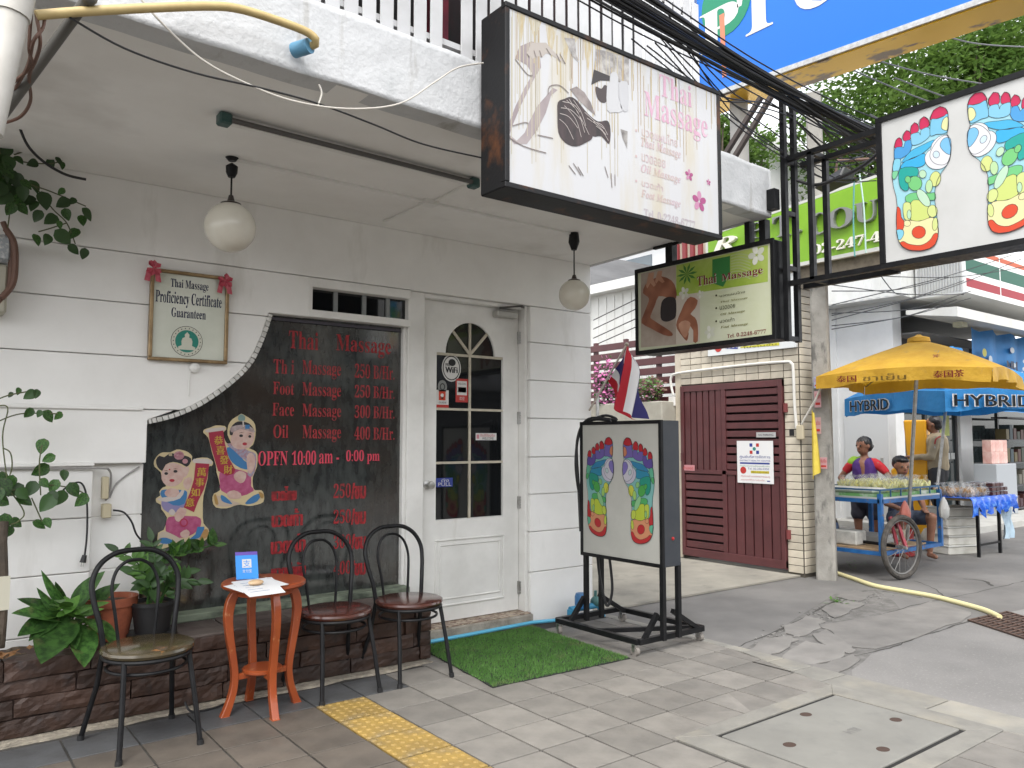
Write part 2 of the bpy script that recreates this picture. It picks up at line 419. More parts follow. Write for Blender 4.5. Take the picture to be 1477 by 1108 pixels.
# cream concrete drive of the gateway and the far pavement
mb = MB(); mb.prism([(4.72, 5.05, -.025), (7.95, 5.02, -.025), (7.95, 16, -.025), (4.72, 16, -.025)], (0, 0, .017))
structure(mb.build('driveway', CONC))

# pavement: bed, tiles, tactile strip, kerb stones
mb = MB(); mb.prism([(-6, -2.6, -.2), (4.44, -2.6, -.2), (4.44, 3.0, -.2), (4.72, 3.85, -.2), (4.72, 5.2, -.2), (-6, 5.2, -.2)], (0, 0, .192))
pave = structure(mb.build('pavement', GROUT, org=Vector((0, 0, 0)))); ORG[pave] = Vector()
TX, TY, PXT, PYT = 3.030, 2.955, .2955, .3055
JG = .0055
def tilemesh(sx, sy, z=-.008, h=.009):
    b = MB(); b.box(-sx / 2 + JG, sx / 2 - JG, -sy / 2 + JG, sy / 2 - JG, z, z + h); return b.mesh('paving_tile', bevel=.0013)
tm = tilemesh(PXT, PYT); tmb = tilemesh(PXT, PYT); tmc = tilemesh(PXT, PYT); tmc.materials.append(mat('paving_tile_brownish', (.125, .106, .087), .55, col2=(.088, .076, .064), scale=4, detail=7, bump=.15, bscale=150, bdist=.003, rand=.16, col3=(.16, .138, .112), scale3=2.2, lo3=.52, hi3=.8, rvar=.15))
tt = MB(); tt.box(-PXT / 2 + JG, PXT / 2 - JG, -PYT / 2 + JG, PYT / 2 - JG, -.008, .001)
for i in range(6):
    for j in range(6):
        tt.lathe([(.0165, 0), (.0135, .0035), (.008, .005)], (-PXT / 2 + (i + .5) * PXT / 6, -PYT / 2 + (j + .5) * PYT / 6, .001), 9)
tact = tt.mesh('tactile_tile', smooth=False)
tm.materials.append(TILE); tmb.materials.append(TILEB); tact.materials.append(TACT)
MH = (3.055, 4.46, 1.74, 2.68)      # outer edge of the manhole surround
for i in range(-13, 5):
    for j in range(-9, 7):
        cx = TX + (i + .5) * PXT; cy = TY + (j + .5) * PYT
        if cx > 4.30 or cx < -.9 or cy > 4.75 or (cx < 2.8 and cy > 4.55): continue
        if MH[0] - .13 < cx < MH[1] + .1 and MH[2] - .12 < cy < MH[3] + .12: continue
        # keep only what the street photograph takes in, with a margin
        q = Vector((cx, cy, 0)) - C0; dz = q.dot(_f)
        if dz < .4: continue
        ppx, ppy = CX + FPX * q.dot(_r) / dz, CY - FPX * q.dot(_u) / dz
        if ppx < -260 or ppx > 1700 or ppy > 1420: continue
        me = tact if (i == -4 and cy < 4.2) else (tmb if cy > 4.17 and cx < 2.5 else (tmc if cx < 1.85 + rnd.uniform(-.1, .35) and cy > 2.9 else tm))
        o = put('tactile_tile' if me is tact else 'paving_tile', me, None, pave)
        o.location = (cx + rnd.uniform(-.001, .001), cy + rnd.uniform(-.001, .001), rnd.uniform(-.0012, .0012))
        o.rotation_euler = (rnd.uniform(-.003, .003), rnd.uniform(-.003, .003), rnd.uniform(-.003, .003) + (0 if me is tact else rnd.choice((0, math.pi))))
# tiles cut along the kerb, and round the manhole
for j in range(-9, 7):
    ya_ = TY + j * PYT; yb_ = ya_ + PYT; yc_ = (ya_ + yb_) / 2
    if MH[2] - .2 < yc_ < MH[3] + .12 or yc_ > 4.9 or yc_ < -1: continue
    def xr(y): return 4.44 + min(max(0, (y - 2.75)) * .30, .215)
    xa_, xb_ = 4.2125 + JG, [xr(ya_ + JG) - JG, xr(yb_ - JG) - JG]
    parts_ = [(xa_, xb_)] if xb_[1] < 4.54 else [(xa_, [4.504, 4.504]), (4.511, xb_)]
    for xa_, (p0_, p1_) in parts_:
        if p0_ - xa_ < .015: xa_ = p0_ - .015
        b = MB(); b.prism([(xa_, yb_ - JG, -.008), (p1_, yb_ - JG, -.008), (p0_, ya_ + JG, -.008), (xa_, ya_ + JG, -.008)], (0, 0, .009)); b.build('paving_tile', TILE, pave, bevel=.0022)
for (x0, x1, y0, y1) in [(3.03, 3.32, MH[3], 2.955), (3.32, 3.62, MH[3], 2.955), (3.62, 3.915, MH[3], 2.955), (3.915, 4.21, MH[3], 2.955),
                         (3.03, 3.32, 1.45, MH[2]), (3.32, 3.62, 1.45, MH[2]), (3.62, 3.915, 1.45, MH[2]), (3.915, 4.21, 1.45, MH[2]), (4.21, 4.44, 1.45, MH[2])]:
    b = MB(); b.box(x0 + JG, x1 - JG, y0 + JG, y1 - JG, -.008, .001); b.build('paving_tile', TILE, pave, bevel=.0022)
# dirt strip with rubble at the planter's foot
mb = MB(); P = []
for i in range(25):
    x = -.9 + i * .155; P.append((x, 4.53 + rnd.uniform(-.02, .02), 0))
mb.prism([(x, y, -.007) for x, y, z in P] + [(2.8, 4.7, -.007), (-.9, 4.7, -.007)], (0, 0, .012))
mb.build('mortar_strip', mat('mortar', (.42, .37, .29), .95, col2=(.25, .22, .18), scale=22, bump=.8, bscale=45, bdist=.02), pave)
# kerb stones
ky = [-1.6, -.6, .3, 1.0, 1.62, 2.13, 2.75, 2.98, 3.2, 3.467, 3.62, 3.86, 4.1, 4.4, 4.75, 5.05]
for a, b in zip(ky[:-1], ky[1:]):
    def kx(y): return 4.44 + min(max(0, (y - 2.75)) * .30, .215)
    def kx2(y): return 4.74 if y < 3.2 else 4.76 + (y - 3.2) * .01
    g = .006
    xa0, xb0, xa1, xb1 = min(kx(a), 4.655) + g, min(kx(b), 4.655) + g, kx2(a) + .05, kx2(b) + .05
    mb = MB()
    mb.add([(xa0, a + g, -.2), (xa1, a + g, -.2), (xb1, b - g, -.2), (xb0, b - g, -.2), (xa0, a + g, .001), (xa1 - .05, a + g, -.006), (xb1 - .05, b - g, -.006), (xb0, b - g, .001),
            (xa1, a + g, -.034), (xb1, b - g, -.034)],
           [(0, 3, 2, 1), (4, 5, 6, 7), (5, 8, 9, 6), (0, 1, 8, 5, 4), (3, 7, 6, 9, 2), (0, 4, 7, 3), (1, 2, 9, 8)])
    mb.build('kerb_stone', KERB, pave, bevel=.005)
# manhole: concrete surround and cover
mhx0, mhx1, mhy0, mhy1 = 3.256, 4.285, 1.88, 2.55
man = thing('manhole', 'concrete manhole cover with four lifting holes set in the pavement', 'manhole cover', ((mhx0 + mhx1) / 2, (mhy0 + mhy1) / 2, 0))
mb = MB()
o4 = [(MH[0], MH[2]), (MH[1], MH[2]), (MH[1], MH[3]), (MH[0], MH[3])]
i4 = [(mhx0 - .016, mhy0 - .028), (mhx1 + .016, mhy0 - .028), (mhx1 + .016, mhy1 + .028), (mhx0 - .016, mhy1 + .028)]
for k in range(4):
    a, b, c, d = o4[k], o4[(k + 1) % 4], i4[(k + 1) % 4], i4[k]
    mb.prism([(q[0], q[1], -.02) for q in (a, b, c, d)], (0, 0, .0225))
mb.build('surround', KERB, man, bevel=.003)
holes = [(3.42, 2.28), (3.86, 2.47), (4.16, 2.14), (3.72, 1.98)]
bm = bmesh.new()
mb = MB(); mb.box(mhx0, mhx1, mhy0, mhy1, -.02, .003)
ring(mg := MB(), mhx0 - .03, mhx1 + .03, mhy0 - .04, mhy1 + .04, .05, 0, 1); mg.v = [Vector((v.x, v.z, -.0074 if v.y < .5 else -.0066)) for v in mg.v]; mg.build('joint_shade', mat('gap_shade', (.012, .011, .010), .95), man)  # dark ring painted in for the shade of a deeper joint
cover = mb.build('cover', mat('cover_concrete', (.205, .20, .18), .75, col2=(.165, .16, .145), scale=2.5, detail=8, bump=.15, bscale=120, bdist=.003, col3=(.14, .137, .127), scale3=5, lo3=.55, hi3=.8), man, bevel=.004)
bm.free()
for hx, hy in holes:
    mb = MB(); mb.lathe([(.036, .0034), (.034, .0042), (.026, .0038)], (hx, hy, 0), 16, 1.0, .8)
    mb.build('lifting_hole', mat('hole_rust', (.05, .028, .02), .9), cover)
text('lettering', cover, ('z', .0036), 'RU4', (3.88, 2.22), (3.78, 2.17), mat('cast_letter', (.16, .155, .145), .9), 1, uv=True)
# drain grate
gr = thing('drain_grate', 'rusty iron drain grate in the road where the hose ends', 'drain', (7.1, 2.6, -.03))
ga, gb, gc = gp(1397, 896, -.03), gp(1452, 884, -.03), gp(1500, 930, -.03)
IRON = mat('rusty_iron', (.055, .032, .024), .75, col2=(.09, .05, .035), scale=18, bump=.3, bscale=50)
eu, ev = gb - ga, gc - ga
mb = MB(); mb.prism([ga, ga + ev, ga + ev + eu, ga + eu], (0, 0, .004)); mb.build('pit', mat('pit_dark', (.012, .011, .01), .95), gr)
for k in range(15):
    a = ga + ev * (k / 14.0); mb = MB(); mb.bar(a + Vector((0, 0, .008)), a + eu + Vector((0, 0, .008)), .018, .01); mb.build('grate_bar', IRON, gr)
for k in range(5):
    a = ga + eu * (k / 4.0); mb = MB(); mb.bar(a + Vector((0, 0, .011)), a + ev + Vector((0, 0, .011)), .016, .01); mb.build('cross_bar', IRON, gr)
# garden hose across the road
hp = [gp(x, y, -.01) for x, y in [(1205, 826), (1232, 835), (1262, 845), (1300, 852), (1345, 860), (1385, 870), (1420, 880), (1442, 890)]]
mb = MB(); mb.tube(smoothpts(hp, 6, False), .022, 10)
tag(mb.build('garden_hose', mat('hose_cream', (.62, .56, .30), .45), smooth=True), 'pale yellow hose lying across the road towards the drain', 'hose')
# leaf litter by the cart and crack weeds
mb = MB()
for i in range(60):
    p = gp(1213 + rnd.gauss(0, 9), 868 + rnd.gauss(0, 4), -.02) if i % 2 else gp(1236 + rnd.gauss(0, 9), 814 + rnd.gauss(0, 4), -.02)
    a = rnd.uniform(0, 6.3); l = rnd.uniform(.03, .08); d = Vector((math.cos(a), math.sin(a), rnd.uniform(0, .5))) * l; w = Vector((-math.sin(a), math.cos(a), 0)) * l * .18
    mb.poly([p, p + d * .5 + w, p + d, p + d * .5 - w])
tag(mb.build('weeds', LEAFB), 'small green weeds growing in the road cracks', 'weeds', kind='stuff')

# ================================================================== the white massage shop
shop = thing('massage_shop', 'white grooved corner shop with canopy, dark menu window and arched-glass door', 'shop', (2.3, 5.0, 0))
ZS = 2.985
ARC = [(1.577, 1.132), (1.617, 1.274), (1.697, 1.433), (1.824, 1.598), (1.953, 1.717), (2.124, 1.794), (2.278, 1.842)]
def arcx(z):
    if z <= ARC[0][0]: return ARC[0][1]
    if z >= ARC[-1][0]: return ARC[-1][1]
    for (a, xa), (b, xb) in zip(ARC[:-1], ARC[1:]):
        if a <= z <= b: return xa + (xb - xa) * (z - a) / (b - a)
arcs = smoothpts([Vector((x, z)) for z, x in ARC], 5, False)
WY = 5.0
def course(x0, right, z0, z1, y=WY, dep=.2, nm='wall_course', mt=None):
    """right: list of (x,z) from bottom to top"""
    pts = [(x0, z0)] + right + [(x0, z1)]
    b = MB(); b.prism([(x, y, z) for x, z in pts][::-1], (0, dep, 0)); return b.build(nm, mt or WHITE, shop, bevel=.0042)
ZC = [0, .40, .72, 1.02, 1.32, 1.635, 1.945, 2.257, 2.555]
G3 = .0024
for z0, z1 in zip(ZC[:-1], ZC[1:]):
    a, b = z0 + G3, z1 - G3
    if z1 < 1.33:
        course(-1.8, [(.855, a), (.855, b)], a, b)
        course(.856, [(1.128, a), (1.128, b)], z0, z1 - (.0), y=WY + .05, dep=.15, nm='wall_recess')
    elif z0 < 1.4:
        course(-1.8, [(1.128, a), (1.128, 1.575), (1.14, 1.578), (1.274, b)], a, b, y=WY - .012)
    else:
        r = [(arcx(a), a)] + [(p.x, p.y) for p in arcs if a + .01 < p.y < b - .01] + [(arcx(b), b)]
        if z0 > 2.2: r = [(arcx(a), a), (1.845, 2.283), (2.12, 2.283), (2.12, b)]
        course(-1.8, r, a, b)
    if z0 < 2.3 : course(4.022, [(4.70, a), (4.70, b)], a, b)
    else: course(4.022, [(4.70, a), (4.70, b)], a, b)
course(-1.8, [(4.70, 2.555 + G3), (4.70, ZS)], 2.555 + G3, ZS, nm='upper_wall')
# two ledge mouldings on the left
for z, x1 in ((1.640, 1.10), (1.322, .856)):
    mb = MB(); mb.box(-1.8, x1, WY - .03, WY - .0135, z - .012, z + .012); mb.build('ledge_moulding', WHITE, shop, bevel=.004)
mb = MB(); mb.box(-1.8, 1.12, WY + .03 + .03, WY + .2, .01, 2.2); mb.build('wall_core', WHITE, shop); mb = MB(); mb.box(4.05, 4.69, WY + .03, WY + .19, .01, 2.55); mb.build('wall_core', WHITE, shop)
mb = MB(); mb.box(4.02, 4.70, WY + .2, 9.5, 0, ZS - .002); mb.box(-1.8, 2.9, 5.9, 6.0, 0, ZS - .002); mb.build('side_wall', WHITE, shop)
# curved rim: small white tiles along the arc
for i in range(len(arcs) - 1):
    a, b = arcs[i], arcs[i + 1]
    if (b - a).length < .01: continue
    d = (b - a).normalized(); n = Vector((d.y, -d.x)); g = d * .0022
    a2, b2 = a + g, b - g; th = .028
    mb = MB(); mb.prism([(q.x, WY - .006, q.y) for q in (a2, b2, b2 - n * -th, a2 - n * -th)][::-1], (0, .11, 0))
    mb.build('rim_tile', mat('rim_tile_white', (.62, .61, .58), .4, rand=.1, col2=(.5, .49, .46), scale=20), shop, bevel=.002)
# canopy slab and rough fascia, upper floor behind a slatted balcony
mb = MB(); mb.prism([(-1.8, 3.02, ZS), (4.655, 3.165, ZS), (4.74, 5.2, ZS), (-1.8, 5.2, ZS)], (0, 0, .3)); mb.build('canopy_soffit', SOFFIT, shop)
bm = bmesh.new(); nx, nz = 200, 12
va = []
for k in range(nz + 1):
    row = []
    for i in range(nx + 1):
        x = -1.8 + 6.46 * i / nx; y = 3.012 + (x + 1.8) * .0225; z = ZS - .004 + .335 * k / nz
        d = noise.fractal(Vector((x * 9, z * 9, 1.3)), 1, 2, 4) * .0045
        row.append(bm.verts.new(Vector((x, y - .012 + d, z + (noise.noise(Vector((x * 3, 5, 2))) * .012 if k in (0, nz) else 0))) - ORG[shop]))
    va.append(row)
for k in range(nz):
    for i in range(nx): bm.faces.new((va[k][i], va[k][i + 1], va[k + 1][i + 1], va[k + 1][i])).smooth = True
back = [[bm.verts.new(va[k][i].co + Vector((0, .1, 0))) for i in (0, nx)] for k in (0, nz)]
for k, kk in ((0, 0), (nz, 1)):
    for i in range(nx):
        pass
top = [bm.verts.new(v.co + Vector((0, .12, 0))) for v in va[nz]]; bot = [bm.verts.new(v.co + Vector((0, .12, 0))) for v in va[0]]
for i in range(nx):
    bm.faces.new((va[nz][i], va[nz][i + 1], top[i + 1], top[i])); bm.faces.new((bot[i], bot[i + 1], va[0][i + 1], va[0][i]))
bm.faces.new([va[k][nx] for k in range(nz + 1)] + [top[nx], bot[nx]])
me = bpy.data.meshes.new('fascia'); bm.to_mesh(me); bm.free(); put('fascia', me, PLASTER, shop)
mb = MB(); mb.prism([(4.655, 3.17, ZS - .003), (4.75, 5.2, ZS - .003), (4.75, 5.2, ZS + .32), (4.655, 3.17, ZS + .32)], (-.05, 0, 0)); mb.build('canopy_end', PLASTER, shop)
mb = MB(); mb.box(-1.8, 4.66, 3.15, 5.2, 3.29, 3.31); mb.build('balcony_floor', mat('balcony_dark_floor', (.06, .055, .05), .9), shop)
SLAT = mat('white_balcony_slat', (.55, .55, .56), .45, col2=(.47, .47, .47), scale=5, rand=.06)
sm_ = MB(); sm_.box(-.035, .035, -.004, .004, 0, 1.0); sme = sm_.mesh('slat', bevel=.0015); sme.materials.append(SLAT)
x = -.4; k = 0
while x < 4.02:
    if not (2.03 < x < 2.13):
        o = put('balcony_slat', sme, None, shop); o.location = Vector((x, 3.125 + (x + 1.8) * .0225 - .02, 3.322)) - ORG[shop]; o.rotation_euler = (rnd.uniform(-.006, .006), rnd.uniform(-.006, .006), .0225)
    x += .0915; k += 1
mb = MB()
for z in (3.42, 4.24): mb.bar((-.5, 3.16, z), (4.04, 3.26, z), .03, .03)
mb.build('balcony_rail', SLAT, shop)
mb = MB(); mb.box(-1.8, 4.0, 3.75, 3.80, 3.31, 4.75); mb.build('upper_room_wall', mat('upper_shade', (.012, .010, .010), .7, col2=(.03, .008, .010), scale=1.2, lo=.5, hi=.6), shop)  # near-black colour puts the room's shade into the wall behind the slats
mb = MB(); mb.box(2.03, 2.12, 3.30, 3.5, 3.34, 4.6); mb.build('red_curtain', mat('red_curtain_cloth', (.17, .012, .03), .8, col2=(.08, .008, .02), scale=9), shop)
mb = MB(); mb.box(-1.8, 4.05, 3.06, 5.3, 4.75, 4.9); mb.build('upper_slab', SOFFIT, shop)
mb = MB(); mb.box(-1.8, 4.0, 3.8, 9.5, 4.9, 7.5); mb.build('upper_storey', WHITE, shop)

# door step with pebble-dash tiles
mb = MB(); mb.box(2.99, 4.02, 4.955, 5.3, -.01, .085); step = mb.build('door_step', mat('step_concrete', (.36, .33, .28), .9, col2=(.2, .18, .15), scale=9, bump=.5, bscale=60, bdist=.01), shop, bevel=.01)
for i in range(9):
    for j in range(2):
        x0 = 3.0 + i * .1125
        mb = MB(); mb.box(x0 + .003, x0 + .1095, 4.975 + j * .1, 5.07 + j * .1, .0855, .092)
        mb.build('step_tile', mat('step_tile_brown', (.42, .34, .25), .4, col2=(.20, .13, .09), scale=24, lo=.47, hi=.53, rand=.1), step, bevel=.002)
# ---------------- frame, transom and door
DP = ('y', 5.12)
def dx(px, py=640): return on(DP, px, py).x
mb = MB()
mb.box(2.905, 3.045, 5.04, 5.2, .09, 2.555); mb.box(3.99, 4.02, 5.03, 5.2, .09, 2.555); mb.box(3.045, 3.99, 5.04, 5.2, 2.525, 2.555)
mb.build('door_frame', WHITE2, shop, bevel=.004)
win = MB(); win.box(1.845, 2.905, 5.005, 5.16, 2.285, 2.335); win.box(2.10, 2.905, 5.005, 5.16, 2.49, 2.553); win.box(2.10, 2.145, 5.005, 5.16, 2.335, 2.49); win.box(2.878, 2.9049, 5.06, 5.16, .4, 2.285)
window = win.build('window', WHITE2, shop, bevel=.003)
mb = MB(); mb.box(2.145, 2.905, 5.09, 5.10, 2.335, 2.49); mb.build('transom_pane', DARKGLASS, window)
for xx in (2.33, 2.55, 2.74):
    mb = MB(); mb.box(xx, xx + .03, 5.075, 5.089, 2.337, 2.488); mb.build('transom_bar', mat('bar_grey', (.25, .26, .26), .5), window)
mb = MB(); mb.box(1.12, 2.878, 5.10, 5.115, .42, 2.285); mb.build('window_pane', WINGLASS, window)
mb = MB(); mb.box(1.86, 2.86, 5.075, 5.095, 2.25, 2.268); mb.build('curtain_rail', mat('rail_grey', (.06, .055, .07), .5), window)
mb = MB(); mb.box(1.12, 2.9, 4.97, 5.16, .375, .42); mb.build('window_sill', mat('weathered_sill', (.22, .26, .19), .85, col2=(.05, .06, .045), scale=7, lo=.45, hi=.62, bump=.4, bscale=30, stretch=(.4, 1, 1)), window, bevel=.006)
WP = ('y', 5.0985)
def wt(s, bl, tr, m=RED, it=False, sf=True, bold=.0):
    text('window_lettering', window, WP, serif(s, it) if sf else s, bl, tr, m, 1, bold=bold)
wt('Thai', (416.3, 502.6), (459.4, 480)); wt('Massage', (484.6, 512.3), (564, 489))
wt('Th i', (394.4, 538.3), (424.4, 519.6)); wt('Massage', (435.8, 545), (491.9, 523)); wt('250 B/Hr.', (511.4, 545), (569, 528))
wt('Foot', (393.6, 569), (424.4, 552)); wt('Massage', (435.8, 576), (492, 554)); wt('250 B/Hr.', (511.4, 573.5), (569, 557.5))
wt('Face', (392.7, 600), (424.4, 582)); wt('Massage', (435.8, 606), (492, 584)); wt('300 B/Hr.', (511.4, 603), (569, 586))
wt('Oil', (394, 632), (416, 613)); wt('Massage', (436, 638), (492, 614)); wt('400 B/Hr.', (511, 634.5), (569, 616))
wt('OPFN', (372, 672), (415, 650.5), PINK); wt('10:00', (421, 671), (456, 650), PINK); wt('am -', (460, 669), (489, 654), PINK); wt('0:00 pm', (499, 670), (547.6, 649), PINK)
for s, a, b in (('นวดไทย', (392.7, 723), (427, 701)), ('นวดเท้า', (392.7, 761), (436, 733)), ('นวดหน้า', (391.5, 800), (440, 769)), ('นวดน้ำมัน', (392, 836), (440, 808))):
    wt(s, a, b, sf=False, bold=.006)
for s, y in (('250/ชม', 719), ('250/ชม', 756), ('300/ชม', 792), ('400/ชม', 830)):
    wt(s.split('/')[0], (481, y), (506, y - 22)); wt('/ชม', (507, y + 1), (527, y - 23), sf=False, bold=.005)
# door leaf
zl = lambda py, px=677: on(DP, px, py).z
PL, PR, PM = dx(628.5), dx(725), dx(677.7)
rows = [zl(510, 628.5), zl(589.7, 628.5), zl(668, 628.5), zl(751, 628.5)]
AL, AR = dx(641.5), dx(713); AZ = rows[0] + .012; AT = zl(466, 677.7); rx_, rz_ = (AR - AL) / 2, AT - AZ; AC = (AL + AR) / 2
DL, DR, DB, DT = 3.048, 3.985, .098, 2.522
Y0, Y1 = 5.115, 5.158
arcpts = [(AC + rx_ * math.cos(t), AZ + rz_ * math.sin(t)) for t in [math.pi * k / 20 for k in range(21)]]
mb = MB()
mb.box(DL, PL, Y0, Y1, rows[3], rows[0]); mb.box(PR, DR, Y0, Y1, rows[3], rows[0])
mb.box(DL, DR, Y0, Y1, DB, rows[3])
pts = [(DL, rows[0]), (PL, rows[0]), (PL, AZ), (AL, AZ)] + arcpts[::-1] + [(AR, AZ), (PR, AZ), (PR, rows[0]), (DR, rows[0]), (DR, DT), (DL, DT)]
cl = []
for p in pts:
    if not cl or (Vector(p) - Vector(cl[-1])).length > 1e-5: cl.append(p)
mb.prism([(x, Y0, z) for x, z in cl], (0, Y1 - Y0, 0))
door = mb.build('door', WHITE2, shop)
for r in range(3):
    for a, b in ((PL, PM), (PM, PR)):
        mb = MB(); mb.box(a + .004, b - .004, Y0 + .018, Y0 + .024, rows[r + 1] + .004, rows[r] - .004); mb.build('pane', DARKGLASS, door)
for k in range(4):
    a0, a1 = math.pi * k / 4, math.pi * (k + 1) / 4
    seg = [(AC, AZ)] + [(AC + rx_ * math.cos(a0 + (a1 - a0) * j / 6), AZ + rz_ * math.sin(a0 + (a1 - a0) * j / 6)) for j in range(7)]
    mb = MB(); mb.prism([(x, Y0 + .018, z) for x, z in seg], (0, .006, 0)); mb.build('pane', DARKGLASS, door)
MUNT = mat('cream_muntin', (.55, .50, .40), .5, col2=(.42, .38, .30), scale=12)
mb = MB()
for z in rows[1:3]: mb.box(PL, PR, Y0 + .004, Y0 + .03, z - .009, z + .009)
mb.box(PL, PR, Y0 + .003, Y0 + .031, rows[0] - .009, rows[0] + .011)
mb.box(PM - .009, PM + .009, Y0 + .005, Y0 + .029, rows[3], AT)
for t in (math.pi * .25, math.pi * .75): mb.bar((AC, Y0 + .016, AZ), (AC + rx_ * math.cos(t), Y0 + .016, AZ + rz_ * math.sin(t)), .022, .016, up=(0, 1, 0))
mb.build('muntin', MUNT, door)
mb = MB(); pz0, pz1 = zl(877, 626), zl(779, 626)
ring(mb, PL - .005, PR + .01, pz0, pz1, .014, Y0 - .012, Y0 + .002); ring(mb, PL + .035, PR - .03, pz0 + .05, pz1 - .04, .012, Y0 - .010, Y0 + .002)
mb.build('panel_moulding', WHITE2, door, bevel=.004)
mb = MB()
kz = on(('y', 5.07), 617, 700).z; kx_ = dx(616)
mb.lathe([(.034, 0), (.034, .006), (.014, .012), (.012, .035), (.026, .045), (.031, .058), (.026, .072), (.008, .076)], (0, 0, 0), 20)
for v in mb.v: x, y, z = v; v.x, v.y, v.z = kx_ + x, Y0 - z, kz + y
mb.build('knob', STEEL, door, smooth=True)
for py in (487, 603, 725, 848):
    z = on(('y', 5.09), 746, py).z; mb = MB(); mb.box(3.974, 3.999, 5.095, 5.114, z - .05, z + .05)
    for q in range(5): mb.tube([(3.987, 5.090, z - .05 + q * .02 + .002), (3.987, 5.090, z - .032 + q * .02)], .008, 8)
    mb.build('hinge', STEEL, door)
mb = MB(); mb.box(3.72, 3.93, 5.035, 5.113, 2.445, 2.495); cl_ = mb.build('door_closer', mat('closer_grey', (.42, .41, .38), .4, metal=.3), door, bevel=.008)
mb = MB(); mb.bar((3.74, 5.04, 2.515), (3.90, 4.96, 2.535), .022, .012); mb.bar((3.90, 4.96, 2.535), (4.0, 5.06, 2.545), .022, .012); mb.build('closer_arm', mat('arm_dark', (.10, .095, .09), .4, metal=.5), cl_)
# stickers on the door glass
SP = ('y', Y0 + .0172)
def spx(px, py): return pxuv(SP, px, py)
def rectpx(pl, x0, y0, x1, y1):      # plane rectangle with these opposite corners
    a, b = pxuv(pl, x0, y1), pxuv(pl, x1, y0); return a, b
def sticker(label, pl, a, b, base, extra, cat='sticker', nm='sticker', lift=1):
    mb = MB(); mb.prism([at(pl, a[0], a[1], .0007 * lift), at(pl, b[0], a[1], .0007 * lift), at(pl, b[0], b[1], .0007 * lift), at(pl, a[0], b[1], .0007 * lift)], at(pl, 0, 0, .0006) - at(pl, 0, 0, 0))
    o = tag(mb.build(nm, base), label, cat)
    for e in extra:
        if e[0] == 'r':   # rectangle in fractions
            _, x0, y0, x1, y1, m = e
            q = [(a[0] + (b[0] - a[0]) * u, a[1] + (b[1] - a[1]) * v) for u, v in ((x0, y0), (x1, y0), (x1, y1), (x0, y1))]
            art('print', o, pl, q, m, lift + 2, uv=True)
        elif e[0] == 't':
            _, s, x0, y0, x1, y1, m = e
            text('lettering', o, pl, s, (a[0] + (b[0] - a[0]) * x0, a[1] + (b[1] - a[1]) * y0), (a[0] + (b[0] - a[0]) * x1, a[1] + (b[1] - a[1]) * y1), m, lift + 3.5, uv=True)
        elif e[0] == 'c':
            _, x0, y0, rr, m = e[:5]
            W_, H_ = b[0] - a[0], b[1] - a[1]
            art('print', o, pl, [(a[0] + W_ * x0 + rr * W_ * math.cos(t * .3927), a[1] + H_ * y0 + rr * W_ * math.sin(t * .3927)) for t in range(16)], m, lift + (e[5] if len(e) > 5 else 2), uv=True)
    return o
PW = flat('#e9e7e3'); PK = flat('#17171a'); PRD = flat('#c8322a'); PBL = flat('#2a3f9a'); PTE = flat('#2f8f84')
wc = spx(651, 531)
mb = MB(); mb.prism([at(SP, wc[0] + .088 * math.cos(t * .2618), wc[1] + .106 * math.sin(t * .2618), .0007) for t in range(24)], (0, -.0006, 0))
wf = tag(mb.build('sticker', PW), 'round black and white free WiFi sticker on the door glass', 'sticker')
lines('print', wf, SP, [[(wc[0] + .076 * math.cos(t * .2618), wc[1] + .092 * math.sin(t * .2618)) for t in range(24)]], .008, PK, 3, uv=True, closed=True)
text('lettering', wf, SP, 'WiFi', (wc[0] - .055, wc[1] - .038), (wc[0] + .055, wc[1] + .008), PK, 4, uv=True, bold=.003)
text('lettering', wf, SP, 'FREE', (wc[0] - .055, wc[1] + .014), (wc[0] - .012, wc[1] + .036), PK, 4, uv=True, bold=.001)
art('print', wf, SP, [(wc[0] + .005 + .034 * math.cos(t), wc[1] + .043 + .028 * math.sin(t)) for t in [k * .524 for k in range(12)]], PK, 4, uv=True)
mb = MB(); sc_ = spx(638, 558)
mb.prism([at(SP, sc_[0] + .042 * math.cos(t * .3927), sc_[1] + .052 * math.sin(t * .3927), .0007) for t in range(16)], (0, -.0006, 0))
o = tag(mb.build('sticker', flat('#8d8f8c')), 'small round grey sticker above the orange paw-mark sticker on door', 'sticker')
lines('print', o, SP, [[(sc_[0] + .02 * math.cos(t * .52), sc_[1] + .024 * math.sin(t * .52)) for t in range(12)]], .008, PK, 3, uv=True, closed=True)
a, b = rectpx(SP, 629, 563, 647, 588)
sticker('white sticker with orange square emblem at left edge of door glass', SP, a, b, PW, [('r', 0, 0, 1, .17, PRD), ('r', .2, .42, .75, .92, flat('#d9472c')), ('c', .47, .7, .13, PW, 3), ('r', .4, .48, .54, .68, PW), ('t', 'GUIDE', .2, .24, .8, .34, PK)])
a, b = rectpx(SP, 657, 547, 675, 580)
sticker('red and white bank card sticker on the upper left pane', SP, a, b, flat('#c93a34'), [('r', .1, .3, .9, .9, PW), ('r', .18, .42, .5, .64, PRD), ('r', .40, .42, .66, .64, PBL), ('r', .58, .42, .84, .64, PTE), ('t', 'WELCOME', .2, .74, .8, .82, PK), ('t', '欢迎', .3, .08, .7, .24, PW)])
a, b = rectpx(SP, 686, 625, 716, 635)
sticker('small white strip sticker lettered WELCOME on right pane', SP, a, b, PW, [('t', 'ยินดีต้อนรับ', .22, .5, .9, .95, PRD), ('t', 'WELCOME', .3, .08, .85, .42, PK), ('r', .04, .2, .16, .8, flat('#d88c96'))])
a, b = rectpx(('y', 5.113), 629, 689, 653, 703)
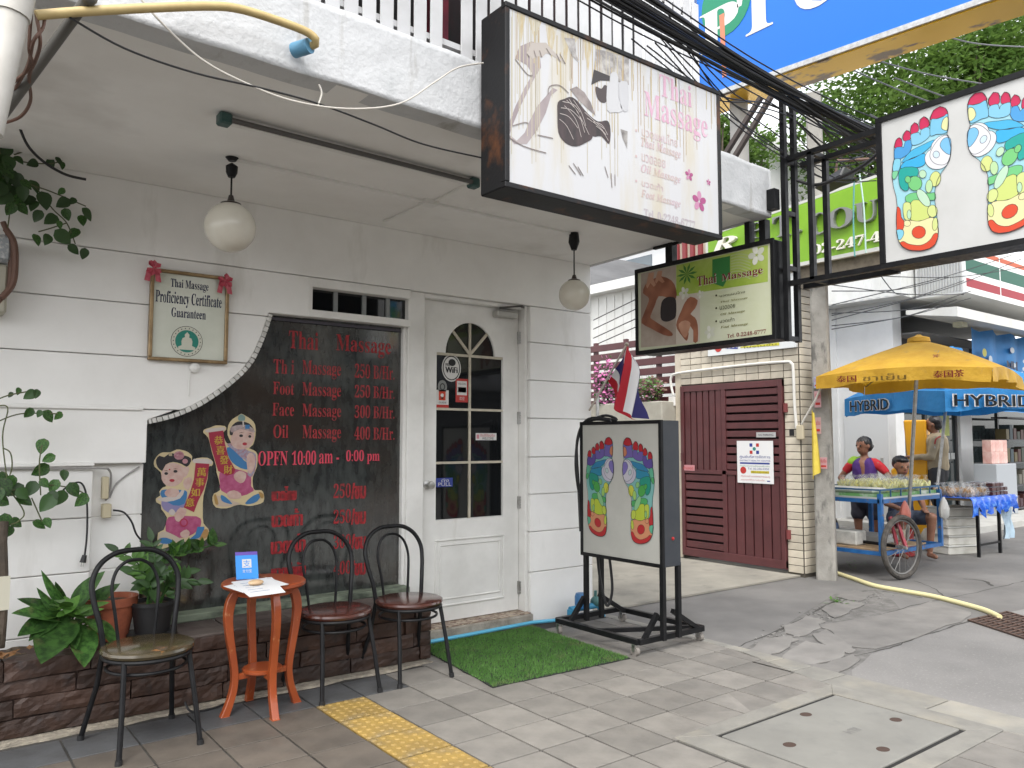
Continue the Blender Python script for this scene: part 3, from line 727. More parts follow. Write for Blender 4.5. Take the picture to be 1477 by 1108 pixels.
sticker('blue PULL sticker beside the door knob', ('y', 5.1135), a, b, flat('#2b3f96'), [('t', 'ดึง', .3, .55, .75, .93, PW), ('t', 'PULL', .12, .1, .9, .5, PW)])
# ================================================================== things on and under the canopy
def cp(off, sc, pts): return [(off[0] + x / sc, off[1] + y / sc) for x, y in pts]
def cq(off, sc, x, y): return (off[0] + x / sc, off[1] + y / sc)
# framed certificate with ribbons
cert = thing('framed_certificate', 'gold framed massage certificate with red ribbons hung on the white wall', 'certificate', (1.344, 4.99, 1.925))
CPN = ('y', 4.975)
x0, x1, z0, z1 = 1.115, 1.574, 1.926, 2.474
mb = MB(); GOLD = mat('gold_frame', (.32, .22, .11), .35, metal=.4, col2=(.2, .13, .06), scale=15)
ring(mb, x0, x1, z0, z1, .02, 4.955, 4.994); mb.build('frame', GOLD, cert, bevel=.004)
mb = MB(); mb.box(x0 + .019, x1 - .019, 4.976, 4.993, z0 + .019, z1 - .019)
mb.build('certificate_sheet', mat('laminated_sheet', (.64, .655, .57), .22, col2=(.57, .59, .50), scale=4, coat=.5, bump=.05, bscale=4), cert)
NAVY = flat('#1c2450')
for s, a, b in (('Thai Massage', (246, 417), (301, 408)), ('Proficiency Certificate', (224, 440), (320, 428)), ('Guaranteen', (247, 457), (297, 448))):
    text('lettering', cert, CPN, serif(s), a, b, NAVY, 1)
ec = pxuv(CPN, 269.5, 492.5)
def disc(nm, par, pl, c, rx, rz, m, layer, n=24): return art(nm, par, pl, [(c[0] + rx * math.cos(2 * math.pi * k / n), c[1] + rz * math.sin(2 * math.pi * k / n)) for k in range(n)], m, layer, uv=True)
disc('emblem_ring', cert, CPN, ec, .093, .093, PK, 1); disc('emblem_ring', cert, CPN, ec, .090, .090, flat('#dcdccb'), 2); disc('emblem_disc', cert, CPN, ec, .068, .068, flat('#1f8a78'), 3)
fig = [(-.048, -.052), (-.05, -.035), (-.03, -.026), (-.032, 0), (-.026, .018), (-.012, .024), (-.014, .04), (0, .056), (.014, .04), (.012, .024), (.026, .018), (.032, 0), (.03, -.026), (.05, -.035), (.048, -.052)]
art('emblem_figure', cert, CPN, [(ec[0] + a, ec[1] + b) for a, b in fig], flat('#dcdccb'), 4, uv=True)
for k in range(22):
    t = 2 * math.pi * k / 22; c = (ec[0] + .079 * math.cos(t), ec[1] + .079 * math.sin(t))
    art('emblem_mark', cert, CPN, [(c[0] - .004, c[1] - .004), (c[0] + .004, c[1] - .003), (c[0] + .002, c[1] + .005)], PK, 3, uv=True)
RIB = mat('red_ribbon', (.40, .025, .06), .45, col2=(.55, .12, .15), scale=30)
for cx_, cz_ in ((x0 + .01, z1 - .005), (x1 - .03, z1 - .03)):
    mb = MB()
    for k in range(9):
        t = k * .7 + rnd.random(); p = Vector((cx_, 4.945, cz_)); d = Vector((math.cos(t), 0, math.sin(t)))
        w = Vector((-math.sin(t), 0, math.cos(t))) * .016
        mb.add([p, p + d * .032 + w + Vector((0, -.012, 0)), p + d * .05 + Vector((0, -.004, 0)), p + d * .032 - w + Vector((0, -.012, 0))], [(0, 1, 2), (0, 2, 3)])
    for s_ in (-.02, .02):
        mb.add([(cx_ + s_ - .015, 4.95, cz_), (cx_ + s_ + .012, 4.948, cz_), (cx_ + s_ * 1.6 + .014, 4.95, cz_ - .08), (cx_ + s_ * 1.6 - .016, 4.953, cz_ - .075)], [(0, 1, 2, 3)])
    mb.build('ribbon_bow', RIB, cert)
mb = MB(); mb.lathe([(.03, 0), (.03, .02), (.012, .03)], (0, 0, 0), 14)
for v in mb.v: x, y, z = v; v.x, v.y, v.z = 1.385 + x, 4.992 - z, 1.895 + y
mb.tube([(1.36, 4.985, 1.87), (1.355, 4.99, 1.80), (1.357, 4.992, 1.72)], .004, 5)
tag(mb.build('wall_plug', WHITE2), 'small round white wall fitting with cord under the certificate', 'wall fitting')

# globe lamps
def globe(name, label, x, y, zc, r, stem):
    t = thing(name, label, 'lamp', (x, y, zc - r), group='globe lamps under the canopy')
    mb = MB(); mb.ball((x, y, zc), r, n=32, m=20); mb.build('globe', OPAL, t, smooth='all')
    mb = MB(); mb.lathe([(r * .42, zc + r * .90), (r * .40, zc + r * .97), (.02, zc + r * 1.06), (.012, zc + r * 1.3)], (x, y, 0), 20); mb.build('gallery_cap', mat('brown_metal', (.05, .04, .035), .4), t, smooth=True)
    mb = MB()
    mb.lathe([(.018, ZS - .11), (.03, ZS - .085), (.032, ZS - .05), (.012, ZS - .035)] if stem else [(.02, ZS - .13), (.042, ZS - .07), (.036, ZS - .01), (.03, ZS - .002)], (x, y, 0), 14)
    mb.tube([(x, y, zc + r * 1.1), (x, y, ZS - .03)], .005, 6); mb.lathe([(.02, ZS - .02), (.035, ZS - .002)], (x, y, 0), 14)
    mb.build('pendant_rod', BLACKM, t, smooth=True)
    return t
globe('globe_lamp', 'large round opal globe lamp hanging above the framed certificate', 1.345, 4.25, 2.60, .134, True)
globe('globe_lamp', 'round opal globe lamp hanging on a long rod right of the door', 3.86, 4.28, 2.52, .114, False)
# fluorescent batten without cover and surface conduit on the soffit
t = thing('tube_light', 'thin white fluorescent batten with dark green end caps on the soffit', 'light fitting', (1.85, 3.72, ZS))
mb = MB(); mb.bar((1.13, 3.70, ZS - .022), (2.56, 3.745, ZS - .022), .034, .04); mb.build('batten', WHITE2, t)
mb = MB(); mb.tube([(1.15, 3.66, ZS - .035), (2.55, 3.705, ZS - .035)], .013, 8); mb.build('tube', mat('tube_dark', (.10, .095, .09), .4), t)
for x, y in ((1.125, 3.685), (2.575, 3.73)):
    mb = MB(); mb.box(x - .03, x + .03, y - .035, y + .03, ZS - .06, ZS - .004); mb.build('end_cap', mat('green_cap', (.02, .075, .07), .4, col2=(.05, .10, .09), scale=30), t, bevel=.008)
mb = MB(); mb.bar((1.37, 4.25, ZS - .008), (3.83, 4.29, ZS - .008), .022, .014); mb.bar((2.60, 4.27, ZS - .0065), (2.59, 4.84, ZS - .0065), .022, .012); mb.bar((2.62, 4.25, ZS - .0065), (2.60, 3.77, ZS - .0065), .02, .012); mb.box(2.55, 2.65, 4.22, 4.31, ZS - .03, ZS - .001)
tag(mb.build('conduit', WHITE2), 'white surface conduit with junction box running along the soffit', 'conduit')

# ---------------- big faded light box on the fascia
BP = ('y', 2.87)
bs = thing('lightbox_sign', 'large weathered white light-box sign with faded lettering and rust streaks on the fascia', 'sign', (2.95, 2.97, 2.64))
bx0, bx1, bz0, bz1 = 2.165, 3.745, 2.642, 3.507
mb = MB(); mb.box(bx0 - .004, bx1 + .004, 2.885, 3.07, bz0 - .012, bz1 + .012); mb.build('box', RUSTM, bs, bevel=.006)
mb = MB(); ring(mb, bx0 - .008, bx1 + .008, bz0 - .016, bz1 + .016, .028, 2.862, 2.90); mb.build('frame', RUSTM, bs, bevel=.004)
mb = MB(); mb.box(bx0 + .018, bx1 - .018, 2.87, 2.884, bz0 + .01, bz1 - .01)
mb.build('face', mat('streaked_sign_face', (.47, .47, .48), .4, col2=(.44, .39, .28), scale=2.0, stretch=(3, 1, .5), lo=.50, hi=.80), bs)
o_, k_ = (690, 0), 3.078
def B(pts): return cp(o_, k_, pts)
PALE = mat('print_pale_skin', '#aba0a0', .5, col2='#998c8e', scale=6); DHAIR = mat('print_hair', '#4b3b3c', .5, col2='#2c2526', scale=22, stretch=(1, 1, .3)); GREYP = mat('print_grey', '#8b8684', .5, col2='#c9c5c1', scale=18)
art('print_arm', bs, BP, B([(162, 260), (182, 207), (235, 184), (268, 192), (278, 300), (250, 345), (222, 400), (190, 465), (150, 560), (138, 600), (170, 625), (205, 590), (222, 548), (262, 470), (308, 418), (330, 390), (352, 400), (322, 425), (300, 500), (260, 580), (215, 640), (160, 640), (128, 600), (132, 555), (165, 470), (205, 390), (240, 330), (215, 290)]), PALE, 1)
art('print_arm', bs, BP, B([(268, 190), (300, 190), (330, 225), (360, 255), (385, 285), (350, 262), (318, 240), (300, 238), (282, 255), (262, 250), (240, 262), (215, 240), (235, 190)]), mat('print_paler', '#b9b0a8', .5), 1.6)
art('print_shadow', bs, BP, B([(380, 168), (428, 172), (434, 240), (446, 280), (415, 250), (395, 200)]), GREYP, 2)
art('print_shadow', bs, BP, B([(405, 397), (435, 384), (470, 410), (498, 455), (520, 515), (480, 480), (440, 440)]), mat('print_dgrey', '#7d7371', .5, col2='#b0a5a2', scale=9), 2)
art('print_hair', bs, BP, B([(352, 455), (380, 440), (415, 432), (455, 470), (492, 555), (506, 610), (480, 632), (432, 651), (385, 634), (355, 590), (350, 510)]), DHAIR, 3, sm=3)
art('print_hair', bs, BP, B([(452, 470), (485, 505), (530, 540), (572, 536), (586, 575), (580, 640), (545, 606), (508, 606), (480, 560)]), DHAIR, 2, sm=3)
lines('print_strand', bs, BP, [B([(372, 452), (420, 465), (450, 500)]), B([(365, 480), (410, 490), (460, 540)]), B([(360, 505), (400, 520), (440, 570)]), B([(480, 525), (530, 560), (565, 600)]), B([(500, 540), (545, 555), (572, 600)]), B([(420, 445), (455, 500), (475, 560)]), B([(520, 560), (550, 585), (575, 625)]), B([(390, 446), (440, 500), (470, 590)]), B([(358, 530), (390, 560), (420, 620)]), B([(380, 470), (430, 530), (455, 610)]), B([(400, 440), (450, 520), (490, 600)]), B([(470, 500), (520, 545), (560, 575)])], .003, mat('print_strand', '#c9bfba', .5), 5, sm=4)
art('print_photo', bs, BP, B([(520, 218), (560, 225), (668, 258), (668, 378), (630, 368), (585, 350), (512, 310)]), GREYP, 1)
art('print_photo', bs, BP, B([(512, 309), (583, 338), (582, 360), (540, 358), (500, 378)]), flat('#3a3536'), 2)
art('print_photo', bs, BP, B([(520, 385), (545, 395), (560, 378), (578, 395), (570, 450), (545, 455), (525, 430)]), flat('#4a4040'), 2, sm=3)
art('print_candle', bs, BP, B([(585, 330), (605, 320), (620, 345), (622, 440), (640, 492), (600, 500), (570, 488), (570, 380), (583, 365)]), flat('#c9c9cb'), 3, sm=2)
art('print_candle', bs, BP, B([(622, 372), (650, 362), (664, 380), (663, 490), (632, 480)]), flat('#c4c4c7'), 3, sm=2)
art('print_photo', bs, BP, B([(630, 573), (662, 584), (660, 662), (640, 615)]), mat('print_tri', '#6b6664', .5, col2='#b9b5b1', scale=12), 2)
lines('print_line', bs, BP, [B([(118, 600), (200, 650), (300, 680)]), B([(262, 600), (330, 615)]), B([(162, 262), (215, 330), (240, 335)]), B([(308, 420), (315, 385), (360, 380), (400, 415)]), B([(150, 560), (200, 545), (220, 548)]), B([(400, 735), (430, 775)]), B([(420, 725), (455, 780)]), B([(440, 740), (465, 782)]), B([(560, 740), (575, 790)]), B([(588, 770), (592, 835)]), B([(605, 775), (606, 825)]),
                                B([(215, 240), (225, 255)]), B([(245, 225), (255, 255)]), B([(270, 225), (280, 255)]), B([(300, 215), (320, 245)]), B([(345, 240), (362, 275)]), B([(360, 240), (385, 285)])], .005, mat('print_faint', '#877c79', .5), 4, sm=3)
FPINK = mat('faded_pink', '#cf9fb6', .5, col2='#d9b6c6', scale=12); FP2 = mat('faded_pink_pale', '#ccb0bc', .5, col2='#c9b5a6', scale=14)
def bt(s, a, b, m=FP2, it=False, sf=True): text('lettering', bs, BP, serif(s, it) if sf else s, cq(o_, k_, *a), cq(o_, k_, *b), m, 2)
bt('Thai', (805, 425), (945, 384), FPINK); bt('Massage', (737, 545), (1016, 512), FPINK)
for y, s, e, w in ((602, 'นวดแผนไทย', 'Thai Massage', 158), (716, 'นวดออย', 'Oil Massage', 104), (826, 'นวดเท้า', 'Foot Massage', 94)):
    bt(s, (725, y), (725 + w, y - 30 + w * .26), sf=False); bt(e, (722, y + 58), (722 + 175, y + 58 - 38 + 175 * .25), it=True)
    disc('bullet', bs, BP, pxuv(BP, *cq(o_, k_, 700, y - 22)), .008, .008, FP2, 2, 10)
bt('Tel. 0-2248-6777', (735, 962), (962, 983), flat('#b9aeb4'))
def orchid(par, pl, c, r, m1, m2, layer=2, rot=0.0):
    for k in range(5):
        t = rot + k * 2 * math.pi / 5; d = Vector((math.cos(t), math.sin(t))); n = Vector((-d.y, d.x)); q = Vector(c)
        art('print_petal', par, pl, [tuple(q + d * r * a + n * r * b) for a, b in ((.1, 0), (.4, .28), (.8, .26), (1, 0), (.8, -.26), (.4, -.28))], m1 if k % 2 else m2, layer, uv=True, sm=2)
for (x, y), r in (((935, 778), .035), ((1021, 810), .02), ((980, 895), .062)):
    orchid(bs, BP, pxuv(BP, *cq(o_, k_, x, y)), r, flat('#c58aaa'), flat('#a94f82'), rot=.3)
# rust drips run down the face from its top edge
dr_ = [[], [], []]
for k in range(80):
    u = bx0 + .03 + (bx1 - bx0 - .06) * (rnd.random() ** 1.5 if k < 90 else rnd.random()); L_ = rnd.uniform(.1, .75) * (1.0 if u < 2.9 else .6); v = bz1 - .012 - (rnd.random() * .12 if rnd.random() < .3 else 0)
    dr_[0 if L_ > .45 else rnd.randrange(3)].append([(u, v), (u + rnd.uniform(-.002, .002), v - L_ * .5), (u + rnd.uniform(-.003, .003), max(bz0 + .015, v - L_))])
for k, (colr, wd) in enumerate((((.40, .36, .27), .0042), ((.32, .21, .09), .0034), ((.40, .33, .20), .0065))):
    tag(lines('rust_drip', bs, BP, dr_[k], wd, mat('rust_drip_%d' % k, colr, .6), 1.05 + k * .06, uv=True), kind='stuff')
for k in range(9):
    u = bx0 + .1 + k * .085 + rnd.uniform(-.02, .02); w = rnd.uniform(.02, .05); h = rnd.uniform(.08, .2)
    art('rust_stain', bs, BP, [(u - w, bz1 - .011), (u + w, bz1 - .011), (u + w * .5, bz1 - h * .5), (u, bz1 - h), (u - w * .6, bz1 - h * .6)], mat('rust_stain', (.42, .34, .20), .6, col2=(.46, .43, .36), scale=14, lo=.4, hi=.6, stretch=(6, 1, 1)), .5 + k * .03, uv=True)
# ---------------- small green hanging light box
GPn = ('x', 4.6)
gs = thing('hanging_sign', 'green and beige massage light box hanging below the canopy corner', 'sign', (4.68, 3.73, 2.15))
mb = MB(); mb.box(4.612, 4.80, 3.10, 4.365, 2.135, 2.815); mb.build('box', BLACKM, gs, bevel=.005)
mb = MB()
gy0, gy1, gz0, gz1 = 3.115, 4.345, 2.16, 2.79
mb.box(4.592, 4.612, 3.095, 4.37, 2.13, 2.163); mb.box(4.592, 4.612, 3.095, 4.37, 2.787, 2.82); mb.box(4.592, 4.612, 3.095, 3.118, 2.163, 2.787); mb.box(4.592, 4.612, 4.342, 4.37, 2.163, 2.787); mb.build('frame', BLACKM, gs)
mb = MB(); mb.box(4.6, 4.611, gy0, gy1, gz0, gz1); mb.build('face', mat('green_sign_face', '#d3d8b4', .3, col2='#dfe2cc', scale=2), gs)
for q in ((4.64, 4.70, 4.02, 4.06), (4.70, 4.74, 4.10, 4.14), (4.62, 4.68, 3.30, 3.34), (4.66, 4.72, 3.20, 3.25)):
    mb = MB(); mb.box(*q, 2.82, ZS); mb.build('hanger', BLACKM, gs)
mb = MB(); mb.bar((4.66, 3.95, ZS - .01), (4.66, 4.22, ZS - .01), .03, .02); mb.build('hanger_plate', BLACKM, gs)
o_g, k_g = (860, 330), 3.82
def Gs(pts): return cp(o_g, k_g, pts)
SKN = mat('print_skin', '#b8785a', .4, col2='#7d4630', scale=5, detail=2, lo=.3, hi=.7); SKL = mat('print_skin_light', '#d9a88c', .4, col2='#b57c60', scale=5, detail=2)
art('print_photo', gs, GPn, Gs([(247, 248), (440, 202), (440, 638), (247, 655)]), mat('print_linen', '#cdbfb2', .4, col2='#ab9a8c', scale=3), 1)
art('print_photo', gs, GPn, Gs([(440, 372), (572, 350), (572, 622), (440, 638)]), mat('print_linen2', '#d6cbbd', .4), 1)
art('print_band', gs, GPn, Gs([(441, 202), (946, 90), (946, 292), (441, 371)]), mat('print_lime', '#9ab83a', .4, col2='#c0d070', scale=3), 1)
art('print_band', gs, GPn, Gs([(640, 170), (738, 150), (738, 250), (700, 320), (640, 300)]), flat('#2f7f3a'), 2)
for k in range(9): lines('print_frond', gs, GPn, [Gs([(742, 150 + k * 15), (790, 138 + k * 16), (850, 150 + k * 18)])], .008, mat('print_frond', '#b9c98a', .4), 2, sm=3) if k < 8 else None
for k in range(10):
    t = k * .63; c = pxuv(GPn, *cq(o_g, k_g, 500, 250)); art('print_leaf', gs, GPn, [(c[0], c[1]), (c[0] + .06 * math.cos(t + .2), c[1] + .05 * math.sin(t + .2)), (c[0] + .10 * math.cos(t), c[1] + .08 * math.sin(t)), (c[0] + .06 * math.cos(t - .2), c[1] + .05 * math.sin(t - .2))], flat('#3f7d2c'), 2, uv=True)
art('print_back', gs, GPn, Gs([(258, 355), (270, 310), (310, 280), (360, 262), (415, 285), (440, 330), (440, 385), (395, 380), (345, 372), (325, 420), (300, 480), (310, 500), (380, 545), (420, 575), (415, 592), (370, 585), (300, 548), (250, 520), (262, 470), (290, 400), (285, 375)]), SKN, 2, sm=2)
art('print_hand', gs, GPn, Gs([(290, 245), (320, 240), (315, 275), (330, 310), (318, 320), (300, 300), (282, 330), (275, 315)]), SKL, 3)
art('print_hand', gs, GPn, Gs([(340, 235), (365, 232), (360, 265), (378, 292), (365, 300), (345, 285), (330, 305), (325, 290)]), SKL, 3)
art('print_hair', gs, GPn, Gs([(360, 410), (385, 380), (420, 376), (440, 395), (440, 480), (415, 505), (380, 512), (356, 490)]), flat('#2a2022'), 3, sm=3)
art('print_arm', gs, GPn, Gs([(470, 450), (490, 405), (520, 375), (560, 395), (545, 440), (520, 470), (545, 490), (560, 530), (560, 620), (535, 622), (535, 560), (505, 530), (510, 580), (500, 618), (480, 600), (445, 550), (445, 510)]), SKN, 2, sm=2)
art('print_hand', gs, GPn, Gs([(455, 525), (490, 505), (520, 520), (512, 560), (495, 600), (478, 590), (462, 560)]), SKL, 3, sm=2)
TXR = flat('#7a1420'); TXW = flat('#e6e2d4'); TXB = flat('#41401f')
def gt(s, a, b, m, it=False, sf=True, layer=4): text('lettering', gs, GPn, serif(s, it) if sf else s, cq(o_g, k_g, *a), cq(o_g, k_g, *b), m, layer)
gt('Thai', (559, 320), (664, 246), TXW, layer=3); gt('Thai', (557, 318), (662, 243), TXR); gt('Massage', (694, 302), (920, 207), TXW, layer=3); gt('Massage', (692, 300), (918, 205), TXR)
for y, s, e, w, w2 in ((378, 'นวดแผนไทย', 'Thai Massage', 138, 150), (448, 'นวดออย', 'Oil Massage', 84, 135), (520, 'นวดเท้า', 'Foot Massage', 80, 150)):
    gt(s, (682, y), (682 + w, y - 27 - w * .09), TXB, sf=False); gt(e, (686, y + 34), (686 + w2, y + 34 - 26 - w2 * .08), flat('#7d7a3c'), it=True)
    disc('bullet', gs, GPn, pxuv(GPn, *cq(o_g, k_g, 662, y - 10)), .008, .008, TXB, 3, 10)
gt('Tel. 0-2248-6777', (722, 603), (936, 553), TXR)
for (x, y), r in (((485, 355), .05), ((575, 362), .033), ((627, 570), .05), ((885, 145), .07)):
    orchid(gs, GPn, pxuv(GPn, *cq(o_g, k_g, x, y)), r, flat('#e8e8dc'), flat('#dadccb'), 3, rot=.6)

# ---------------- reflexology foot charts
FO, FK = (1270, 90), 3.5749
FPL = ('x', 4.7)
foot_out = [(350, 262), (352, 300), (349, 345), (345, 372), (358, 400), (366, 440), (362, 485), (345, 530), (318, 566), (295, 610), (283, 660), (283, 720), (291, 780), (299, 840), (300, 900), (285, 938), (255, 961), (210, 972), (150, 968), (115, 950), (95, 920), (86, 870), (85, 800), (88, 740), (82, 690), (68, 640), (62, 590), (65, 540), (73, 500), (72, 440), (82, 402), (98, 389), (112, 400), (119, 372), (136, 351), (154, 362), (160, 330), (178, 311), (196, 325), (204, 298), (226, 280), (250, 298), (256, 330), (258, 285), (275, 248), (310, 228), (338, 238)]
def E_(cx, cy, a, b, rot=0, n=14): return [(cx + a * math.cos(2 * math.pi * k / n) * math.cos(rot) - b * math.sin(2 * math.pi * k / n) * math.sin(rot), cy + a * math.cos(2 * math.pi * k / n) * math.sin(rot) + b * math.sin(2 * math.pi * k / n) * math.cos(rot)) for k in range(n)]
zones = [  # (colour key, outline, smooth)
    ('toe', [(73, 440), (76, 412), (90, 391), (106, 393), (113, 412), (112, 432), (95, 440)], 2), ('toe', [(117, 400), (120, 372), (136, 352), (152, 360), (158, 385), (150, 400), (132, 406)], 2),
    ('toe', [(157, 368), (158, 335), (176, 312), (194, 322), (198, 348), (190, 360), (170, 370)], 2), ('toe', [(203, 343), (204, 302), (226, 281), (248, 296), (252, 322), (242, 336), (220, 345)], 2),
    ('toe', [(258, 288), (275, 248), (310, 229), (338, 240), (348, 264), (325, 278), (290, 291), (262, 296)], 2),
    ('t45', [(75, 445), (112, 436), (120, 440), (130, 408), (157, 402), (164, 425), (150, 465), (112, 494), (74, 502)], 2), ('t23', [(160, 372), (198, 362), (206, 376), (212, 348), (250, 336), (256, 378), (212, 416), (166, 428), (158, 398)], 2),
    ('big', [(262, 298), (292, 292), (325, 280), (348, 268), (350, 345), (330, 368), (290, 372), (268, 380), (256, 372)], 2), ('bigy', [(322, 300), (340, 282), (350, 290), (350, 340), (336, 352), (315, 338)], 2),
    ('band', [(110, 516), (158, 458), (215, 428), (270, 402), (284, 406), (262, 432), (215, 472), (160, 496)], 2), ('band2', [(104, 546), (126, 512), (170, 496), (228, 470), (232, 520), (205, 540), (150, 546)], 2),
    ('ball', [(268, 420), (300, 385), (345, 374), (358, 400), (366, 440), (362, 485), (350, 520), (318, 548), (270, 550), (238, 526), (230, 490), (246, 460), (260, 450)], 2), ('ballin', [(262, 456), (300, 398), (345, 378), (364, 440), (358, 500), (330, 528), (285, 524), (258, 495)], 2), ('eye', [(362, 396), (366, 440), (360, 476), (330, 462), (308, 430), (322, 398), (345, 388)], 2), ('eye2', E_(289, 476, 17, 18), 0),
    ('teal', [(103, 550), (190, 544), (190, 590), (150, 592), (146, 655), (118, 660), (98, 625)], 2), ('leftc', [(70, 505), (104, 500), (104, 535), (92, 562), (66, 560)], 2), ('lgreen', [(64, 566), (92, 562), (85, 590), (70, 604), (62, 592)], 2),
    ('pale', E_(219, 577, 19, 21), 0), ('yel', E_(284, 602, 28, 40, .2), 0), ('yel2', E_(252, 640, 18, 34, .1), 0), ('green', E_(180, 625, 36, 38), 0), ('green', E_(143, 605, 15, 18), 0),
    ('mgreen', [(132, 692), (160, 676), (200, 672), (250, 676), (282, 674), (284, 708), (250, 712), (200, 716), (150, 726), (133, 715)], 2),
    ('lime', [(160, 722), (205, 712), (245, 738), (258, 770), (252, 802), (205, 818), (158, 812)], 2), ('lime2', [(120, 730), (155, 726), (160, 770), (156, 812), (125, 806)], 2), ('pale', E_(150, 785, 11, 24), 0), ('paleg', E_(224, 700, 24, 52, -.6), 0), ('lime2', E_(270, 768, 26, 32), 0),
    ('heel', [(100, 820), (150, 815), (205, 820), (270, 800), (297, 840), (300, 890), (285, 938), (255, 961), (210, 972), (150, 968), (115, 950), (95, 920), (88, 870)], 2), ('lime2', E_(284, 835, 15, 34, .1), 0), ('heel', E_(140, 831, 18, 16), 0),
    ('side', [(87, 752), (104, 758), (110, 800), (124, 822), (118, 862), (86, 864)], 2), ('leftc', [(86, 866), (118, 866), (122, 890), (104, 916), (92, 908)], 2), ('hot', E_(200, 877, 36, 32, -.2), 0),
    ('hot', [(104, 932), (122, 924), (150, 938), (210, 944), (255, 920), (278, 886), (298, 884), (296, 915), (280, 945), (250, 964), (205, 974), (150, 970), (115, 952)], 2)]
PAL1 = dict(base='#a3d9e6', toe='#cc1f55', t45='#4a9edb', t23='#86c8e4', big='#7cc3e2', bigy='#e3e3a8', band='#45b4e0', band2='#33b0e4', ball='#e6e6ea', ballin='#e8e8ec', eye='#7cc0ea', eye2='#cfe3f2', teal='#12a79c', leftc='#86cfe6', lgreen='#7fcf9b', pale='#bfe2bd', yel='#d9e18c', yel2='#bfe0a8', green='#77ca7c', mgreen='#74ca82', lime='#d2df7e', lime2='#d9e392', paleg='#c3e3c6', heel='#efe6ad', side='#dd4a2a', hot='#dd4a26')
PAL2 = dict(base='#7fb9b4', toe='#b3202a', t45='#5b4a94', t23='#6c5aa2', big='#6f5fa3', bigy='#c9805c', band='#2d7fa8', band2='#2a86a4', ball='#c3c0cf', ballin='#c9c6cf', eye='#7d70b4', eye2='#b5c9c9', teal='#1e8f7a', leftc='#5fb08f', lgreen='#4fa868', pale='#8ac07a', yel='#c8cc4a', yel2='#9cc86a', green='#4aa34a', mgreen='#4faa60', lime='#b8c83a', lime2='#b9c84a', paleg='#8fc68f', heel='#d29068', side='#b3262a', hot='#b8262a')
fu = [pxuv(FPL, *cq(FO, FK, x, y)) for x, y in foot_out]
fux0, fux1, fuz0, fuz1 = min(p[0] for p in fu), max(p[0] for p in fu), min(p[1] for p in fu), max(p[1] for p in fu)
def fnorm(x, y):
    p = pxuv(FPL, *cq(FO, FK, x, y)); return ((p[0] - fux0) / (fux1 - fux0), (p[1] - fuz0) / (fuz1 - fuz0))
def foot(par, pl, bx, pal, mirror=False, lw=.0026):
    (x0, z0), (x1, z1) = bx
    def T(p):
        a, b = fnorm(*p); a = 1 - a if mirror else a; return (x0 + (x1 - x0) * a, z0 + (z1 - z0) * b)
    outl = []
    art('foot_print', par, pl, [T(p) for p in foot_out], flat(pal['base']), 1, uv=True)
    outl.append([T(p) for p in foot_out])
    LK = flat('#23262b')
    for k, (key, pts, sm) in enumerate(zones):
        q = [T(p) for p in pts]
        if sm: q = [(v.x, v.y) for v in smoothpts([Vector(p) for p in q], 3)]
        art('foot_zone', par, pl, q, flat(pal[key]), 2 + k * .2, uv=True)
        lines('zone_outline', par, pl, [q], lw, LK, 2.1 + k * .2, uv=True, closed=True)
    lines('zone_outline', par, pl, outl, lw * 1.1, LK, 9.3, uv=True, closed=True)
fs = thing('foot_sign', 'hanging white light box with two pale blue foot charts on black frame', 'sign', (4.78, 2.0, 2.5))
fy0, fy1, fz0, fz1 = .98, 2.385, 2.528, 3.412
mb = MB(); mb.box(4.715, 4.92, fy0 - .02, fy1 + .02, fz0 - .02, fz1 + .02); mb.build('box', BLACKM, fs, bevel=.005)
mb = MB()
for a in ((fy0 - .03, fy1 + .03, fz0 - .03, fz0 + .003), (fy0 - .03, fy1 + .03, fz1 - .003, fz1 + .03), (fy0 - .03, fy0, fz0, fz1), (fy1 - .004, fy1 + .03, fz0, fz1)): mb.box(4.688, 4.72, *a)
mb.build('frame', BLACKM, fs)
mb = MB(); mb.box(4.7, 4.714, fy0, fy1, fz0, fz1); mb.build('face', mat('white_sign_face', (.52, .52, .51), .35, col2=(.47, .47, .455), scale=3), fs)
foot(fs, FPL, ((fux0, fuz0), (fux1, fuz1)), PAL1)
r0 = pxuv(FPL, *cq(FO, FK, 470, 890)); fw_ = fux1 - fux0
foot(fs, FPL, ((r0[0], fuz0 + .012), (r0[0] + fw_ * 1.0, fuz1 + .012)), PAL1, True)
# truss carrying it out from the canopy corner
tr = thing('sign_bracket', 'black steel truss carrying the foot-chart sign out from the canopy', 'bracket', (4.76, 2.8, 2.1))
mb = MB()
for x in (4.69, 4.81): mb = MB(); mb.bar((x, 3.06, 2.12), (x, 3.06, 3.87), .035); mb.build('post', BLACKM, tr)
for z in (2.14, 2.62, 3.0, 3.36): mb = MB(); mb.bar((4.69, 3.06, z), (4.81, 3.06, z), .03); mb.build('tie', BLACKM, tr)
mb = MB()
for z in (2.515, 3.375):
    for x in (4.72, 4.90): mb = MB(); mb.bar((x, 3.06, z), (x, 2.40, z), .034); mb.build('rail', BLACKM, tr)
    mb = MB(); mb.bar((4.72, 2.88, z), (4.90, 2.88, z), .03); mb.build('tie', BLACKM, tr)
mb = MB()
for x in (4.72, 4.90): mb = MB(); mb.bar((x, 2.88, 2.515), (x, 2.88, 3.375), .034); mb.build('upright', BLACKM, tr)
mb = MB(); mb.tube(smoothpts([Vector((4.75, 3.0, 3.22)), Vector((4.78, 2.85, 3.16)), Vector((4.84, 2.6, 3.22)), Vector((4.9, 2.42, 3.36))], 6, False), .012, 6); mb.build('loop_cable', CABLE, tr)
mb = MB(); mb.box(4.60, 4.66, 3.08, 3.14, 3.02, 3.16); mb.build('switch_box', BLACKM, tr)
